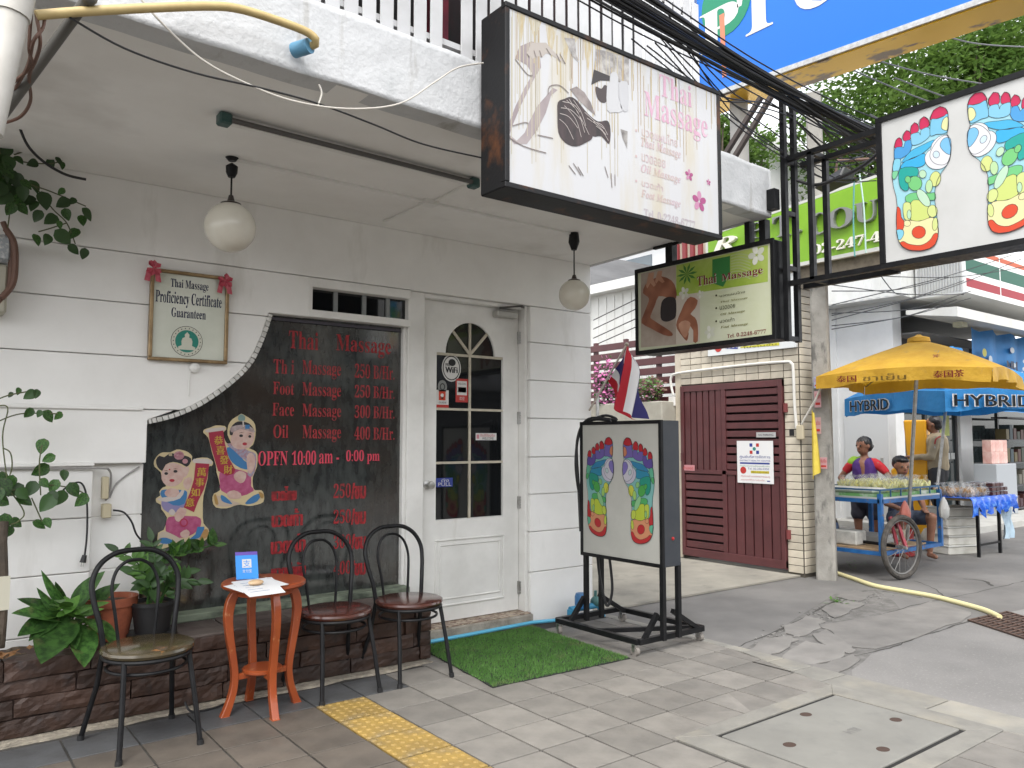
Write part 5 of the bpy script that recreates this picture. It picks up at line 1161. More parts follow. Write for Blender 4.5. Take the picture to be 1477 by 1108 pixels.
cutout('boy cutout with black cap holding red scroll on the window', boy_o,
       [(KPNK, [(585, 520), (640, 480), (760, 500), (815, 540), (815, 610), (835, 645), (720, 690), (600, 645), (590, 590)], 2), (KBLU, [(640, 330), (700, 340), (760, 420), (800, 450), (800, 490), (740, 480), (680, 440), (650, 390)], 2), (mat('print_check', '#a87a86', .5, col2='#9fa4b8', scale=60), [(640, 310), (690, 300), (800, 355), (850, 380), (850, 470), (825, 540), (790, 530), (790, 440), (740, 400), (690, 350)], 2),
        (SKN2, [(672, 240), (668, 290), (690, 330), (740, 345), (800, 330), (832, 285), (835, 220), (800, 195), (740, 190), (690, 205)], 2), (SKN2, [(785, 390), (820, 370), (845, 410), (840, 470), (815, 520), (790, 500)], 2), (SKN2, [(690, 530), (730, 500), (780, 520), (770, 570), (740, 590), (700, 565)], 2),
        (KBLK, [(660, 235), (665, 190), (700, 150), (740, 140), (800, 155), (830, 190), (836, 215), (790, 195), (740, 190), (695, 200), (680, 240)], 2), (mat('print_capband', '#a08a8c', .5, col2='#bdb0ac', scale=40), [(664, 205), (672, 180), (740, 165), (800, 172), (838, 205), (835, 222), (740, 196), (680, 222)], 2), (flat('#7d9a94'), [(722, 105), (745, 88), (770, 105), (768, 135), (725, 135)], 2), (KWHT, [(752, 135), (762, 135), (764, 180), (754, 180)], 0), (KBLU, [(772, 165), (805, 165), (805, 195), (772, 195)], 0),
        (KRED, [(505, 212), (612, 205), (625, 300), (650, 400), (700, 490), (690, 520), (640, 535), (575, 500), (540, 380), (515, 290)], 0), (KWHT, [(478, 212), (500, 195), (612, 182), (628, 190), (625, 205), (500, 222)], 0), (flat('#c8b4a0'), [(555, 690), (580, 680), (690, 720), (740, 740), (660, 755), (570, 755)], 2), (KBLU, [(595, 675), (630, 690), (680, 740), (640, 735), (600, 715)], 2), (KBLU, [(770, 735), (830, 680), (890, 665), (860, 720), (810, 740)], 2), (flat('#b08a4a'), [(870, 650), (905, 670), (900, 700), (880, 690)], 2), (flat('#b08a4a'), [(545, 680), (560, 672), (578, 740), (555, 740)], 2), (SKN2, [(640, 660), (690, 640), (740, 665), (735, 700), (660, 700)], 2), (KPNK, [(690, 590), (715, 580), (730, 605), (715, 630), (690, 620)], 2),
        (KBLK, E_(742, 245, 14, 10), 0), (KBLK, E_(805, 250, 11, 10), 0), (flat('#b0283c'), E_(768, 304, 17, 11), 0), (flat('#7a5a4c'), [(722, 226), (745, 218), (765, 226), (745, 223)], 0), (flat('#7a5a4c'), [(795, 230), (810, 226), (824, 236), (810, 232)], 0)],
       '恭喜發財', [(578, 278), (592, 350), (618, 420), (648, 490)], 32, 0, None)
cutout('girl cutout with black hair buns holding red scroll on the window', girl_o,
       [(KPNK, [(205, 850), (250, 830), (420, 830), (455, 870), (430, 930), (350, 980), (230, 985), (195, 935)], 2), (LIL, [(165, 720), (240, 700), (340, 640), (350, 690), (330, 760), (250, 810), (180, 780)], 2), (KBLU, [(160, 650), (190, 635), (330, 640), (350, 670), (330, 740), (250, 750), (165, 690)], 2), (SKN2, [(190, 650), (230, 625), (290, 640), (290, 690), (240, 700), (195, 680)], 2), (KWHT, [(130, 705), (200, 690), (270, 690), (310, 640), (330, 645), (300, 700), (200, 725)], 2), (SKN2, [(330, 560), (380, 545), (385, 580), (360, 640), (325, 610)], 2),
        (SKN2, [(170, 500), (165, 560), (200, 605), (260, 612), (310, 580), (335, 520), (320, 470), (250, 440), (190, 460)], 2), (SKN2, [(318, 480), (360, 470), (365, 500), (340, 545), (320, 535)], 2), (KBLK, [(125, 420), (150, 390), (185, 400), (230, 370), (290, 385), (340, 390), (380, 410), (370, 450), (345, 470), (310, 450), (250, 435), (195, 455), (170, 500), (135, 470)], 2), (mat('print_rose', '#c49aa0', .5, col2='#9c5a68', scale=60), E_(292, 388, 38, 32), 0), (flat('#c08a90'), E_(336, 430, 20, 18), 0), (flat('#b9a888'), [(216, 370), (240, 370), (242, 392), (218, 392)], 0),
        (KRED, [(412, 440), (512, 445), (495, 560), (470, 640), (430, 720), (400, 800), (325, 765), (370, 660), (400, 560)], 0), (KWHT, [(388, 425), (400, 412), (500, 412), (535, 432), (530, 450), (400, 442)], 0), (SKN2, [(265, 810), (300, 765), (345, 785), (330, 830), (290, 870), (262, 850)], 2), (KWHT, [(215, 800), (240, 775), (265, 800), (245, 825)], 2), (flat('#c9b9a6'), [(145, 960), (200, 940), (300, 990), (360, 1010), (260, 1015), (150, 1045)], 2), (KBLU, [(150, 990), (200, 985), (260, 1015), (200, 1030), (150, 1020)], 2), (KBLU, [(360, 1000), (410, 960), (425, 905), (475, 905), (470, 960), (430, 990)], 0), (flat('#b58a52'), [(470, 930), (500, 925), (505, 965), (470, 995), (440, 1000)], 2), (SKN2, [(300, 950), (345, 925), (370, 950), (350, 985), (310, 980)], 2), (flat('#b02a4a'), E_(326, 875, 30, 32), 0), (KPNK, E_(326, 875, 20, 22), 0),
        (KBLK, E_(198, 519, 14, 10), 0), (KBLK, E_(265, 503, 15, 10), 0), (flat('#b0283c'), E_(240, 569, 19, 11), 0), (flat('#7a5a4c'), [(180, 500), (200, 495), (216, 502), (200, 500)], 0), (flat('#7a5a4c'), [(245, 486), (265, 482), (285, 486), (265, 487)], 0), (flat('#b0283c'), E_(222, 490, 6, 6), 0)],
       '萬事如意', [(455, 508), (442, 582), (410, 655), (370, 728)], 32, 0, None)

# ---------------- bentwood style chairs
def chair(name, label, loc, rz, seatm):
    t = thing(name, label, 'chair', loc, rz, 'bentwood style chairs by the planter', local=True)
    SH = .452
    mb = MB(); mb.lathe([(.17, SH - .018), (.203, SH - .014), (.212, SH), (.209, SH + .012), (.195, SH + .018), (.0, SH + .015)], (0, 0, 0), 40); mb.build('seat', seatm, t, smooth=True)
    mb = MB(); mb.tube([(.196 * math.cos(2 * math.pi * k / 32), .196 * math.sin(2 * math.pi * k / 32), SH - .026) for k in range(32)], .011, 8, True); mb.build('seat_ring', BLACKM, t, smooth=True)
    mb = MB(); mb.tube([(.178 * math.cos(2 * math.pi * k / 32), .01 + .182 * math.sin(2 * math.pi * k / 32), SH - .085) for k in range(32)], .008, 8, True); mb.build('lower_ring', BLACKM, t, smooth=True)
    for s in (-1, 1):
        mb = MB(); mb.tube([(s * .148, -.125, SH - .02), (s * .165, -.17, SH * .5), (s * .182, -.205, .022)], .0125, 10); l = mb.build('leg', BLACKM, t, smooth=True)
        mb = MB(); mb.tube([(s * .1825, -.206, .024), (s * .184, -.207, 0)], .016, 10); mb.build('rubber_foot', BLACKP, l, smooth=True)
        mb = MB(); mb.tube([(s * .165, .125, SH - .0), (s * .178, .16, SH * .6), (s * .215, .245, .022)], .0125, 10); l = mb.build('leg', BLACKM, t, smooth=True)
        mb = MB(); mb.tube([(s * .2155, .246, .024), (s * .217, .248, 0)], .016, 10); mb.build('rubber_foot', BLACKP, l, smooth=True)
    H1, H2 = .895, .845
    outer = [(-.165, .125, SH - .01), (-.178, .14, SH + .10), (-.202, .175, SH + .22), (-.205, .20, SH + .31), (-.165, .222, H1 - .055), (-.09, .232, H1 - .008), (0, .235, H1), (.09, .232, H1 - .008), (.165, .222, H1 - .055), (.205, .20, SH + .31), (.202, .175, SH + .22), (.178, .14, SH + .10), (.165, .125, SH - .01)]
    mb = MB(); mb.tube(smoothpts([Vector(p) for p in outer], 5, False), .0135, 10); mb.build('back_hoop', BLACKM, t, smooth=True)
    inner = [(-.085, .165, SH + .0), (-.10, .18, SH + .14), (-.112, .205, SH + .26), (-.09, .222, H2 - .05), (-.045, .23, H2 - .008), (0, .232, H2), (.045, .23, H2 - .008), (.09, .222, H2 - .05), (.112, .205, SH + .26), (.10, .18, SH + .14), (.085, .165, SH + .0)]
    mb = MB(); mb.tube(smoothpts([Vector(p) for p in inner], 5, False), .0085, 8); mb.build('inner_hoop', BLACKM, t, smooth=True)
    return t
chair('cafe_chair', 'black tube chair with worn olive-brown seat, nearest, left of the orange table', (.985, 4.19, 0), math.radians(6), SEATO)
chair('cafe_chair', 'black tube chair with brown seat just right of the orange table', (2.055, 4.385, 0), math.radians(3), SEATW)
chair('cafe_chair', 'black tube chair with brown seat next to the door and grass mat', (2.555, 4.39, 0), math.radians(1), SEATW)
# ---------------- orange side table
TC = Vector((1.60, 4.32, 0))
tb = thing('side_table', 'round orange lacquered side table with four curved legs', 'table', TC)
mb = MB(); mb.lathe([(.195, .652), (.212, .658), (.222, .668), (.222, .682), (.214, .69), (0, .691)], TC, 48); mb.build('tabletop', ORANGE, tb, smooth=True)
mb = MB(); mb.lathe([(.15, .62), (.155, .65)], TC, 32); mb.build('apron', ORANGE, tb, smooth=True)
for k in range(4):
    a = k * math.pi / 2 + math.pi; d = Vector((math.cos(a), math.sin(a), 0)); n = Vector((-d.y, d.x, 0))
    prof = [(.150, .652, .024), (.178, .60, .026), (.192, .52, .024), (.183, .42, .021), (.163, .30, .019), (.150, .20, .018), (.158, .12, .019), (.180, .05, .021), (.200, .0, .024)]
    P = smoothpts([Vector((r, z, w)) for r, z, w in prof], 4, False)
    mb = MB()
    vs = []; fc = []
    for q in P:
        c = TC + d * q.x + Vector((0, 0, q.y)); w = q.z
        vs += [c - n * .019 - d * w, c + n * .019 - d * w, c + n * .019 + d * w * .9, c - n * .019 + d * w * .9]
    for i in range(len(P) - 1):
        for j in range(4): fc.append((i * 4 + j, i * 4 + (j + 1) % 4, i * 4 + 4 + (j + 1) % 4, i * 4 + 4 + j))
    fc += [(0, 1, 2, 3), tuple(len(vs) - 4 + j for j in (3, 2, 1, 0))]
    mb.add(vs, fc); mb.build('leg', ORANGE, tb, bevel=.003)
    mb = MB(); mb.bar(TC + d * .06 + Vector((0, 0, .195)), TC + d * .15 + Vector((0, 0, .195)), .026, .03); mb.build('stretcher', ORANGE, tb, bevel=.003)
mb = MB(); mb.lathe([(.098, .203), (.105, .209), (.105, .222), (.098, .228), (0, .2285)], TC, 32); mb.build('lower_shelf', ORANGE, tb, smooth=True)
# things on the table
TZ = .6915
def tpt(px, py, z=TZ): return gp(px, py, z)
for nm, pts, lab, zz_ in (('paper_sheet', [(322, 846), (385, 833), (417, 843), (350, 855)], 'white printed sheet lying under the others on the orange table', .0), ('paper_sheet', [(333, 840), (392, 833), (412, 855), (360, 862)], 'white leaflet with blue print under the bun-shaped stone', .0015)):
    q = [tpt(x, y) for x, y in pts]; mb = MB(); mb.prism([(p.x, p.y, TZ + zz_) for p in q][::-1], (0, 0, .001)); o = tag(mb.build(nm, mat('paper_white', (.70, .71, .72), .7)), lab, 'paper')
    for k in range(5):
        a, b = q[0].lerp(q[3], .2 + .14 * k), q[1].lerp(q[2], .2 + .14 * k); mb = MB(); a2, b2 = a.lerp(b, .15), a.lerp(b, .5 + .35 * rnd.random()); mb.bar((a2.x, a2.y, TZ + zz_ + .0014), (b2.x, b2.y, TZ + zz_ + .0014), .006, .0006); mb.build('print', flat('#7f93b8' if zz_ else '#9a9aa0'), o)
c = tpt(369, 845, TZ); mb = MB()
mb.lathe([(.01, 0), (.032, .004), (.041, .013), (.036, .022), (.02, .028), (0.002, .029)], (c.x, c.y, TZ + .003), 20, 1, .75); tag(mb.build('bun_stone', mat('pale_bun', (.58, .42, .26), .6, col2=(.48, .32, .18), scale=12), smooth=True), 'small pale rounded stone holding the papers down', 'stone')
c = tpt(357, 836, TZ); cardp = c.y
t = thing('payment_card_stand', 'blue standing payment card with white logo on the orange table', 'card stand', (c.x, c.y, TZ))
yaw = math.radians(-18)
def cardpt(u, v, w=0): return Vector((c.x, c.y, TZ + .002)) + Vector((math.cos(yaw), math.sin(yaw), 0)) * u + Vector((0, .22, 1)).normalized() * v + Vector((math.sin(yaw), -math.cos(yaw), .2)).normalized() * w
CW, CH = .058, .148
mb = MB(); mb.prism([cardpt(-CW, 0), cardpt(CW, 0), cardpt(CW, CH), cardpt(-CW, CH)], cardpt(0, 0, -.003) - cardpt(0, 0)); mb.build('card', mat('card_blue', (.02, .24, .68), .3), t)
mb = MB(); mb.poly([cardpt(-CW, CH - .018, .001), cardpt(CW, CH - .018, .001), cardpt(CW, CH, .001), cardpt(-CW, CH, .001)]); mb.build('header', mat('card_violet', (.10, .045, .35), .3), t)
mb = MB(); mb.poly([cardpt(-.024 + (.0), .062, .001), cardpt(.024, .062, .001), cardpt(.024, .108, .001), cardpt(-.024, .108, .001)]); mb.build('logo', PW, t)
vs_, fs_ = textmesh('支'); xa, xb = min(v.x for v in vs_), max(v.x for v in vs_); ya, yb = min(v.y for v in vs_), max(v.y for v in vs_)
mb = MB(); mb.add([cardpt(-.019 + .038 * (v.x - xa) / (xb - xa), .066 + .038 * (v.y - ya) / (yb - ya), .002) for v in vs_], fs_); mb.build('logo_mark', mat('card_blue', (.02, .24, .68), .3), t)
vs_, fs_ = textmesh('支付宝'); xa, xb = min(v.x for v in vs_), max(v.x for v in vs_); ya, yb = min(v.y for v in vs_), max(v.y for v in vs_)
mb = MB(); mb.add([cardpt(-.024 + .048 * (v.x - xa) / (xb - xa), .035 + .018 * (v.y - ya) / (yb - ya), .002) for v in vs_], fs_); mb.build('lettering', PW, t)
mb = MB(); mb.prism([cardpt(-.02, 0, -.004), cardpt(.02, 0, -.004), cardpt(.015, .09, -.004)], cardpt(0, 0, -.05) - cardpt(0, .03, 0)); mb.build('prop', PW, t)

# ---------------- pipes, wires and boxes at the left end
PVC = mat('grey_white_pvc', (.52, .50, .46), .5, col2=(.40, .38, .34), scale=5, col3=(.24, .20, .16), scale3=3, lo3=.58, hi3=.8)
a, b = on(('y', 2.86), 34, -60), on(('y', 2.86), -22, 190)
mb = MB(); mb.tube([a, a.lerp(b, .34)], .055, 16); mb.tube([a.lerp(b, .3), b], .049, 16)
tag(mb.build('downpipe', PVC, smooth=True), 'thick grey-white drain pipe at the upper left corner', 'pipe')
a, b = on(('y', 2.93), 128, -4), on(('y', 3.35), -4, 176)
mb = MB(); mb.tube([a, b], .019, 10); mb.ball(a, .028, n=10, m=8); tag(mb.build('stay_pipe', mat('dark_grey_pipe', (.10, .095, .085), .6), smooth=True), 'dark grey slanted pipe below the canopy at upper left', 'pipe')
hs_ = thing('beige_hose', 'beige bent pipe running along the fascia into a blue joint', 'pipe', on(('y', 2.96), 250, 20))
P = smoothpts([on(('y', 2.95), x, y) for x, y in [(52, 22), (130, 16), (230, 11), (305, 9), (345, 13), (395, 28), (440, 45), (455, 56)]], 6, False); P.append(on(('y', 2.97), 455, 64)); P.append(on(('y', 3.0), 446, 68))
mb = MB(); mb.tube(P, .0165, 12); mb.build('pipe', mat('beige_pvc', (.50, .38, .17), .5, col2=(.40, .29, .12), scale=9), hs_, smooth=True)
mb = MB(); mb.tube([on(('y', 2.98), 447, 66), on(('y', 3.05), 424, 73)], .031, 14); mb.build('joint', mat('joint_blue', (.10, .27, .42), .5), hs_, smooth=True)
WIREW = mat('old_white_wire', (.50, .47, .42), .6); BRNW = mat('brown_cable', (.12, .06, .04), .6)
def wire(label, pts, r, m, nm='wire', n=6, cat='wire', group=None):
    mb = MB(); mb.tube(smoothpts([Vector(p) for p in pts], 6, False), r, n); return tag(mb.build(nm, m, smooth=True), label, cat, group)
wire('thin white wire sagging from fascia to the big sign', [on(('y', 3.0), x, y) for x, y in [(200, -5), (235, 35), (290, 85), (350, 118), (420, 145), (500, 157), (575, 150), (625, 120), (660, 98), (697, 91)]], .004, WIREW)
wire('black wire sagging along the soffit to the big sign', [on(('y', yy), x, y) for x, y, yy in [(100, 25, 2.95), (180, 70, 2.97), (280, 105, 2.99), (380, 128, 3.0), (460, 150, 3.02), (540, 180, 3.08), (610, 208, 3.1), (696, 228, 3.08)]], .004, CABLE)
wire('short white wire clip hanging from the fascia edge', [on(('y', 3.02), x, y) for x, y in [(460, 122), (464, 135), (458, 154)]], .004, WIREW)
for k, pts in enumerate([[(45, 20), (42, 70), (46, 90), (36, 105), (18, 120)], [(52, 20), (58, 60), (52, 85), (42, 110), (44, 145), (30, 168), (5, 178)], [(65, 15), (62, 40), (48, 60), (40, 95), (20, 130), (0, 150)]]):
    wire(['brown cable looping down beside the drain pipe, left of three', 'brown cable with the widest loop beside the drain pipe', 'brown cable crossing behind the slanted pipe at upper left'][k], [on(('y', 2.96 + .004 * max(0, y - 60)), x, y) for x, y in pts], .006, BRNW, 'brown_cable', cat='cable')
wire('short black cable stub sticking out over the vine', [on(('y', 4.5), x, y) for x, y in [(25, 175), (40, 210), (65, 235), (95, 252), (124, 259)]], .007, CABLE, cat='cable')
mt_ = thing('electricity_meter', 'grey electricity meter with wires at the left edge', 'meter', on(('y', 4.9), 5, 425))
a, b = on(('y', 4.88), -30, 430), on(('y', 4.88), 14, 340)
mb = MB(); mb.box(a.x, b.x, 4.86, 4.99, b.z - .42, b.z - .16); mb.build('terminal_box', mat('bakelite_cream', (.36, .34, .27), .5), mt_, bevel=.012)
mb = MB(); mb.box(a.x, b.x + .015, 4.85, 4.99, b.z - .15, b.z); mb.build('meter_case', mat('meter_grey', (.26, .28, .29), .35, col2=(.5, .5, .5), scale=30, lo=.5, hi=.6), mt_, bevel=.02)
mb = MB(); mb.tube(smoothpts([on(('y', 4.84), x, y) for x, y in [(8, 330), (20, 350), (22, 380), (18, 410), (2, 430)]], 6, False), .016, 8); mb.tube(smoothpts([on(('y', 4.87), x, y) for x, y in [(4, 320), (14, 345), (16, 380), (12, 415), (-5, 440)]], 6, False), .014, 8); mb.build('cable_loop', BRNW, mt_, smooth=True)
# sockets and flexes on the lower wall
SOCK = mat('beige_socket', (.50, .44, .30), .5)
a, b = W3(390, 475, 4.99), W3(417, 390, 4.99); mb = MB(); mb.box(a.x, b.x, 4.995, 5.05, a.z, b.z); tag(mb.build('junction_box', SOCK, bevel=.004), 'beige junction box on the wall recess, upper of two', 'junction box')
a, b = W3(390, 548, 4.99), W3(425, 493, 4.99); mb = MB(); mb.box(a.x, b.x, 4.985, 5.05, a.z, b.z); tag(mb.build('wall_socket', SOCK, bevel=.004), 'beige wall socket with a black plug, lower of two boxes', 'socket')
wire('black flex running from the wall socket into the window', [W3(430, 517, 4.98), W3(470, 525, 4.97), W3(500, 560, 4.97), W3(520, 610, 4.97), W3(555, 648, 5.0)], .006, CABLE, cat='cable')
fx = thing('hanging_flex', 'black flex with a two-pin plug hanging on the white wall', 'cable', W3(315, 735, 4.96))
mb = MB(); mb.tube(smoothpts([W3(x, y, 4.96) for x, y in [(240, 440), (270, 420), (305, 412), (325, 445), (332, 520), (330, 620), (322, 690)]], 6, False), .0055, 6); mb.build('cord', CABLE, fx, smooth=True)
mb = MB(); mb.tube([W3(322, 688, 4.96), W3(315, 716, 4.96)], [.012, .017], 8); mb.build('plug', BLACKP, fx, smooth=True)
mb = MB(); mb.tube([W3(310, 716, 4.96), W3(307, 732, 4.96)], .003, 5); mb.tube([W3(318, 716, 4.96), W3(315, 732, 4.96)], .003, 5); mb.build('pin', STEEL, fx)
wire('grey conduit wire running under the wall ledge', [W3(-20, 358, 4.975), W3(150, 358, 4.975), W3(380, 358, 4.975), W3(415, 365, 5.0), W3(423, 400, 5.03), W3(415, 460, 5.03), W3(400, 480, 5.03)], .006, mat('grey_wire', (.30, .29, .28), .6))
wire('grey wire crossing the wall recess to the window frame', [W3(417, 470, 5.04), W3(440, 420, 5.04), W3(480, 385, 5.04), W3(530, 352, 5.03)], .005, mat('grey_wire', (.30, .29, .28), .6))
wire('black flex lying at the planter foot under the orange table', [(1.25, 4.50, .06), (1.28, 4.47, .012), (1.40, 4.47, .008), (1.5, 4.53, .01)], .006, CABLE, cat='cable')
# ================================================================== side street: gate wall, fence, utility pole
gw = thing('gate_wall', 'cream tiled corner wall around the maroon gate', 'wall', (7.95, 5.8, 0))
GY0, GY1, GZ = 5.175, 6.64, 2.14
mb = MB()
mb.box(7.815, 8.1, 4.97, GY0, -.03, 3.65); mb.box(7.815, 8.1, GY0, GY1, GZ, 3.65); mb.box(7.815, 8.1, GY1, 6.74, -.03, 4.4); mb.box(7.815, 8.1, 6.2, GY1, 3.65, 4.4)
mb.build('wall_core', mat('dark_joint', (.085, .075, .06), .9), gw)
TWY, THZ = .165, .0825
tb_ = MB(); tb_.box(-.012, .0, -TWY / 2 + .004, TWY / 2 - .004, -THZ / 2 + .004, THZ / 2 - .004); tme = tb_.mesh('wall_tile', bevel=.002); tme.materials.append(WTILE)
th_ = MB(); th_.box(-.012, .0, -.0935 + .004, .0935 - .004, -THZ / 2 + .004, THZ / 2 - .004); tmh = th_.mesh('wall_tile', bevel=.002); tmh.materials.append(WTILE)
te_ = MB(); te_.box(-.14, .14, -.012, 0, -THZ / 2 + .004, THZ / 2 - .004); tmeend = te_.mesh('wall_tile', bevel=.002); tmeend.materials.append(WTILE)
nrow = int(3.65 / THZ)
for r in range(nrow):
    z = .01 + (r + .5) * THZ
    o = put('wall_tile', tmh, None, gw); o.location = Vector((7.815, 5.07, z)) - ORG[gw]
    o = put('wall_tile', tmeend, None, gw); o.location = Vector((7.957, 4.97, z)) - ORG[gw]
    if z > GZ + .03 and z < 3.45:
        for k in range(9):
            y = GY0 + (k + .5) * TWY - .01
            o = put('wall_tile', tme, None, gw); o.location = Vector((7.815, y, z)) - ORG[gw]
    elif z < 2.2:
        pass
mb = MB(); mb.box(7.80, 7.8145, 6.645, 6.735, 0, 4.39); mb.box(7.80, 7.8145, 6.21, 6.64, 3.66, 4.39); mb.build('plain_jamb', mat('cream_tile_far', (.58, .52, .42), .4, col2=(.48, .42, .33), scale=6), gw)
# barred window high in the wall
for k in range(4):
    mb = MB(); y = 6.25 + k * .125; mb.box(7.76, 7.80, y, y + .055, 2.62, 4.3); mb.build('window_bar', mat('red_bar', (.22, .03, .035), .5), gw)
# gate
gt_ = thing('maroon_gate', 'maroon steel gate with four panels of slats in the tiled wall', 'gate', (7.8, 5.9, 0))
gx = 7.80
mb = MB(); FW = .07
mb.bar((gx, GY0 + .02, .05), (gx, GY0 + .02, GZ), .07, .05, up=(0, 1, 0)); mb.bar((gx, GY1 - .03, .05), (gx, GY1 - .03, GZ), .06, .05, up=(0, 1, 0))
ym = 5.98
mb.box(gx - .025, gx + .025, GY0 - .005, GY1, GZ - .075, GZ); mb.box(gx - .025, gx + .025, GY0 - .005, GY1, .035, .13); mb.box(gx - .024, gx + .024, GY0, GY1, 1.05, 1.10); mb.box(gx - .024, gx + .024, ym - .03, ym + .03, .13, GZ - .07)
mb.build('gate_frame', MAROON, gt_, bevel=.003)
def slats(y0, y1, z0, z1, vert, n):
    for k in range(n):
        mb = MB()
        if vert:
            w = (y1 - y0) / n; mb.box(gx - .014, gx + .014, y0 + k * w + .009, y0 + (k + 1) * w - .009, z0, z1)
        else:
            w = (z1 - z0) / n; mb.box(gx - .014, gx + .014, y0, y1, z0 + k * w + .013, z0 + (k + 1) * w - .013)
        mb.build('slat', MAROON, gt_, bevel=.003)
slats(ym + .03, GY1 - .06, 1.10, GZ - .075, True, 6); slats(GY0 + .055, ym - .03, 1.10, GZ - .075, False, 10)
slats(ym + .03, GY1 - .06, .13, 1.05, False, 9); slats(GY0 + .055, ym - .03, .13, 1.05, True, 6)
mb = MB(); mb.box(gx + .05, gx + .06, GY0, GY1, .04, GZ); mb.build('gate_back', mat('gate_dark', (.02, .008, .009), .8), gt_)
for z in (.42, 1.82):
    mb = MB(); mb.tube([(7.79, GY0 - .035, z - .05), (7.79, GY0 - .035, z + .05)], .026, 10); mb.build('hinge', mat('hinge_red', (.16, .03, .03), .6), gt_)
mb = MB(); mb.box(gx - .04, gx - .02, GY1 - .04, GY1 - .01, 1.2, 1.3); mb.build('handle', MAROON, gt_)
GPl = ('x', gx - .027)
a, b = rectpx(GPl, 1063, 700, 1115, 634)
a, b = pxuv(GPl, 1064, 696), pxuv(GPl, 1115, 636)
sticker('white notice poster with red and blue print on the maroon gate', GPl, a, b, mat('poster_white', (.72, .72, .72), .5), [
    ('r', .36, .86, .44, .94, PBL), ('r', .54, .86, .62, .94, PRD), ('c', .49, .81, .045, PTE), ('r', .36, .69, .44, .77, PRD), ('r', .54, .69, .62, .77, PBL),
    ('t', 'ศูนย์บริหารจัดการ', .08, .57, .92, .66, PBL), ('t', 'DISTRICT HEALTH CENTER', .08, .515, .92, .55, PBL), ('r', .08, .45, .9, .49, PBL), ('t', 'ติดต่อสอบถามข้อมูลเพิ่มเติม', .08, .38, .9, .425, flat('#4a8a5a')), ('c', .17, .30, .085, PRD), ('t', 'Tel. 02-246-0350', .3, .32, .88, .365, PBL), ('r', .38, .235, .88, .295, flat('#e0d23a')), ('t', '082-520-0283', .4, .245, .86, .285, flat('#8a6a1a')),
    ('t', 'กรุณาอย่าจอดรถขวางประตู', .1, .13, .9, .19, flat('#c45a5a')), ('t', 'ขอบคุณที่ให้ความร่วมมือ', .1, .05, .75, .1, flat('#c45a5a')), ('r', .82, .05, .9, .075, PBL)], 'poster', 'notice_poster')
a, b = pxuv(GPl, 1091, 631), pxuv(GPl, 1119, 623.5); sticker('small grey name plate above the gate poster', GPl, a, b, mat('plate_grey', (.42, .42, .42), .4), [('t', 'NO PARKING', .12, .3, .88, .7, PK)], 'plate', 'name_plate')
a, b = pxuv(GPl, 984, 678.5), pxuv(GPl, 1002, 671); sticker('small pink sticker at the left edge of the gate', GPl, a, b, flat('#d9959a'), [('t', 'ห้ามจอด', .12, .2, .88, .8, PRD)])
text('house_number', gw, ('x', 7.803), '1', pxuv(('x', 7.803), 1139, 629), pxuv(('x', 7.803), 1145, 619), PK, 1, uv=True, bold=.003)
wire('white conduit pipe bent over the top corner of the gate', [on(('x', 7.775), x, y) for x, y in [(971, 570), (968, 556), (968, 545), (976, 539), (1020, 533), (1080, 526), (1132, 522), (1141, 524), (1144, 532), (1146, 580), (1149, 618)]], .016, mat('white_pvc', (.66, .65, .61), .45), 'white_conduit', 8, 'conduit')
mb = MB(); a = on(('x', 7.78), 969, 578); mb.box(7.77, 7.80, a.y - .05, a.y + .05, a.z - .07, a.z + .05); tag(mb.build('valve_box', WHITE2, bevel=.006), 'small white box at the left end of the conduit', 'box')
mb = MB(); a = on(('x', 7.78), 1155, 625); mb.box(7.76, 7.80, a.y - .04, a.y + .05, a.z - .07, a.z + .09); tag(mb.build('bell_box', mat('cream_box', (.48, .42, .30), .5), bevel=.01), 'cream meter box on the tiled corner beside the utility pole', 'box')
# white notice board behind the green sign
nb = thing('wall_board', 'white advertising board with blue and yellow print on the tiled wall', 'board', (7.77, 5.6, 2.5))
NP = ('x', 7.755); a, b = pxuv(NP, 1021, 514), pxuv(NP, 1145, 400)
mb = MB(); mb.box(7.757, 7.795, -b[0], -a[0], a[1], b[1] + .05); mb.build('panel', mat('board_white', (.66, .68, .68), .4), nb)
for (x0, y0, x1, y1, m) in ((1068, 502, 1124, 494, flat('#d9d23a')), (1046, 503, 1064, 495, PBL)):
    p, q = pxuv(NP, x0, y0), pxuv(NP, x1, y1); art('print', nb, NP, [p, (q[0], p[1] - .02), (q[0], q[1]), (p[0], q[1])], m, 1, uv=True)
text('lettering', nb, NP, 'NAN', pxuv(NP, 1047, 503), pxuv(NP, 1063, 496), PW, 2, uv=True, bold=.004); text('lettering', nb, NP, 'โปรโมชั่น', pxuv(NP, 1072, 503), pxuv(NP, 1120, 494), flat('#7a7a20'), 2, uv=True)
disc('print', nb, NP, pxuv(NP, 1036, 502), .05, .05, PRD, 1)
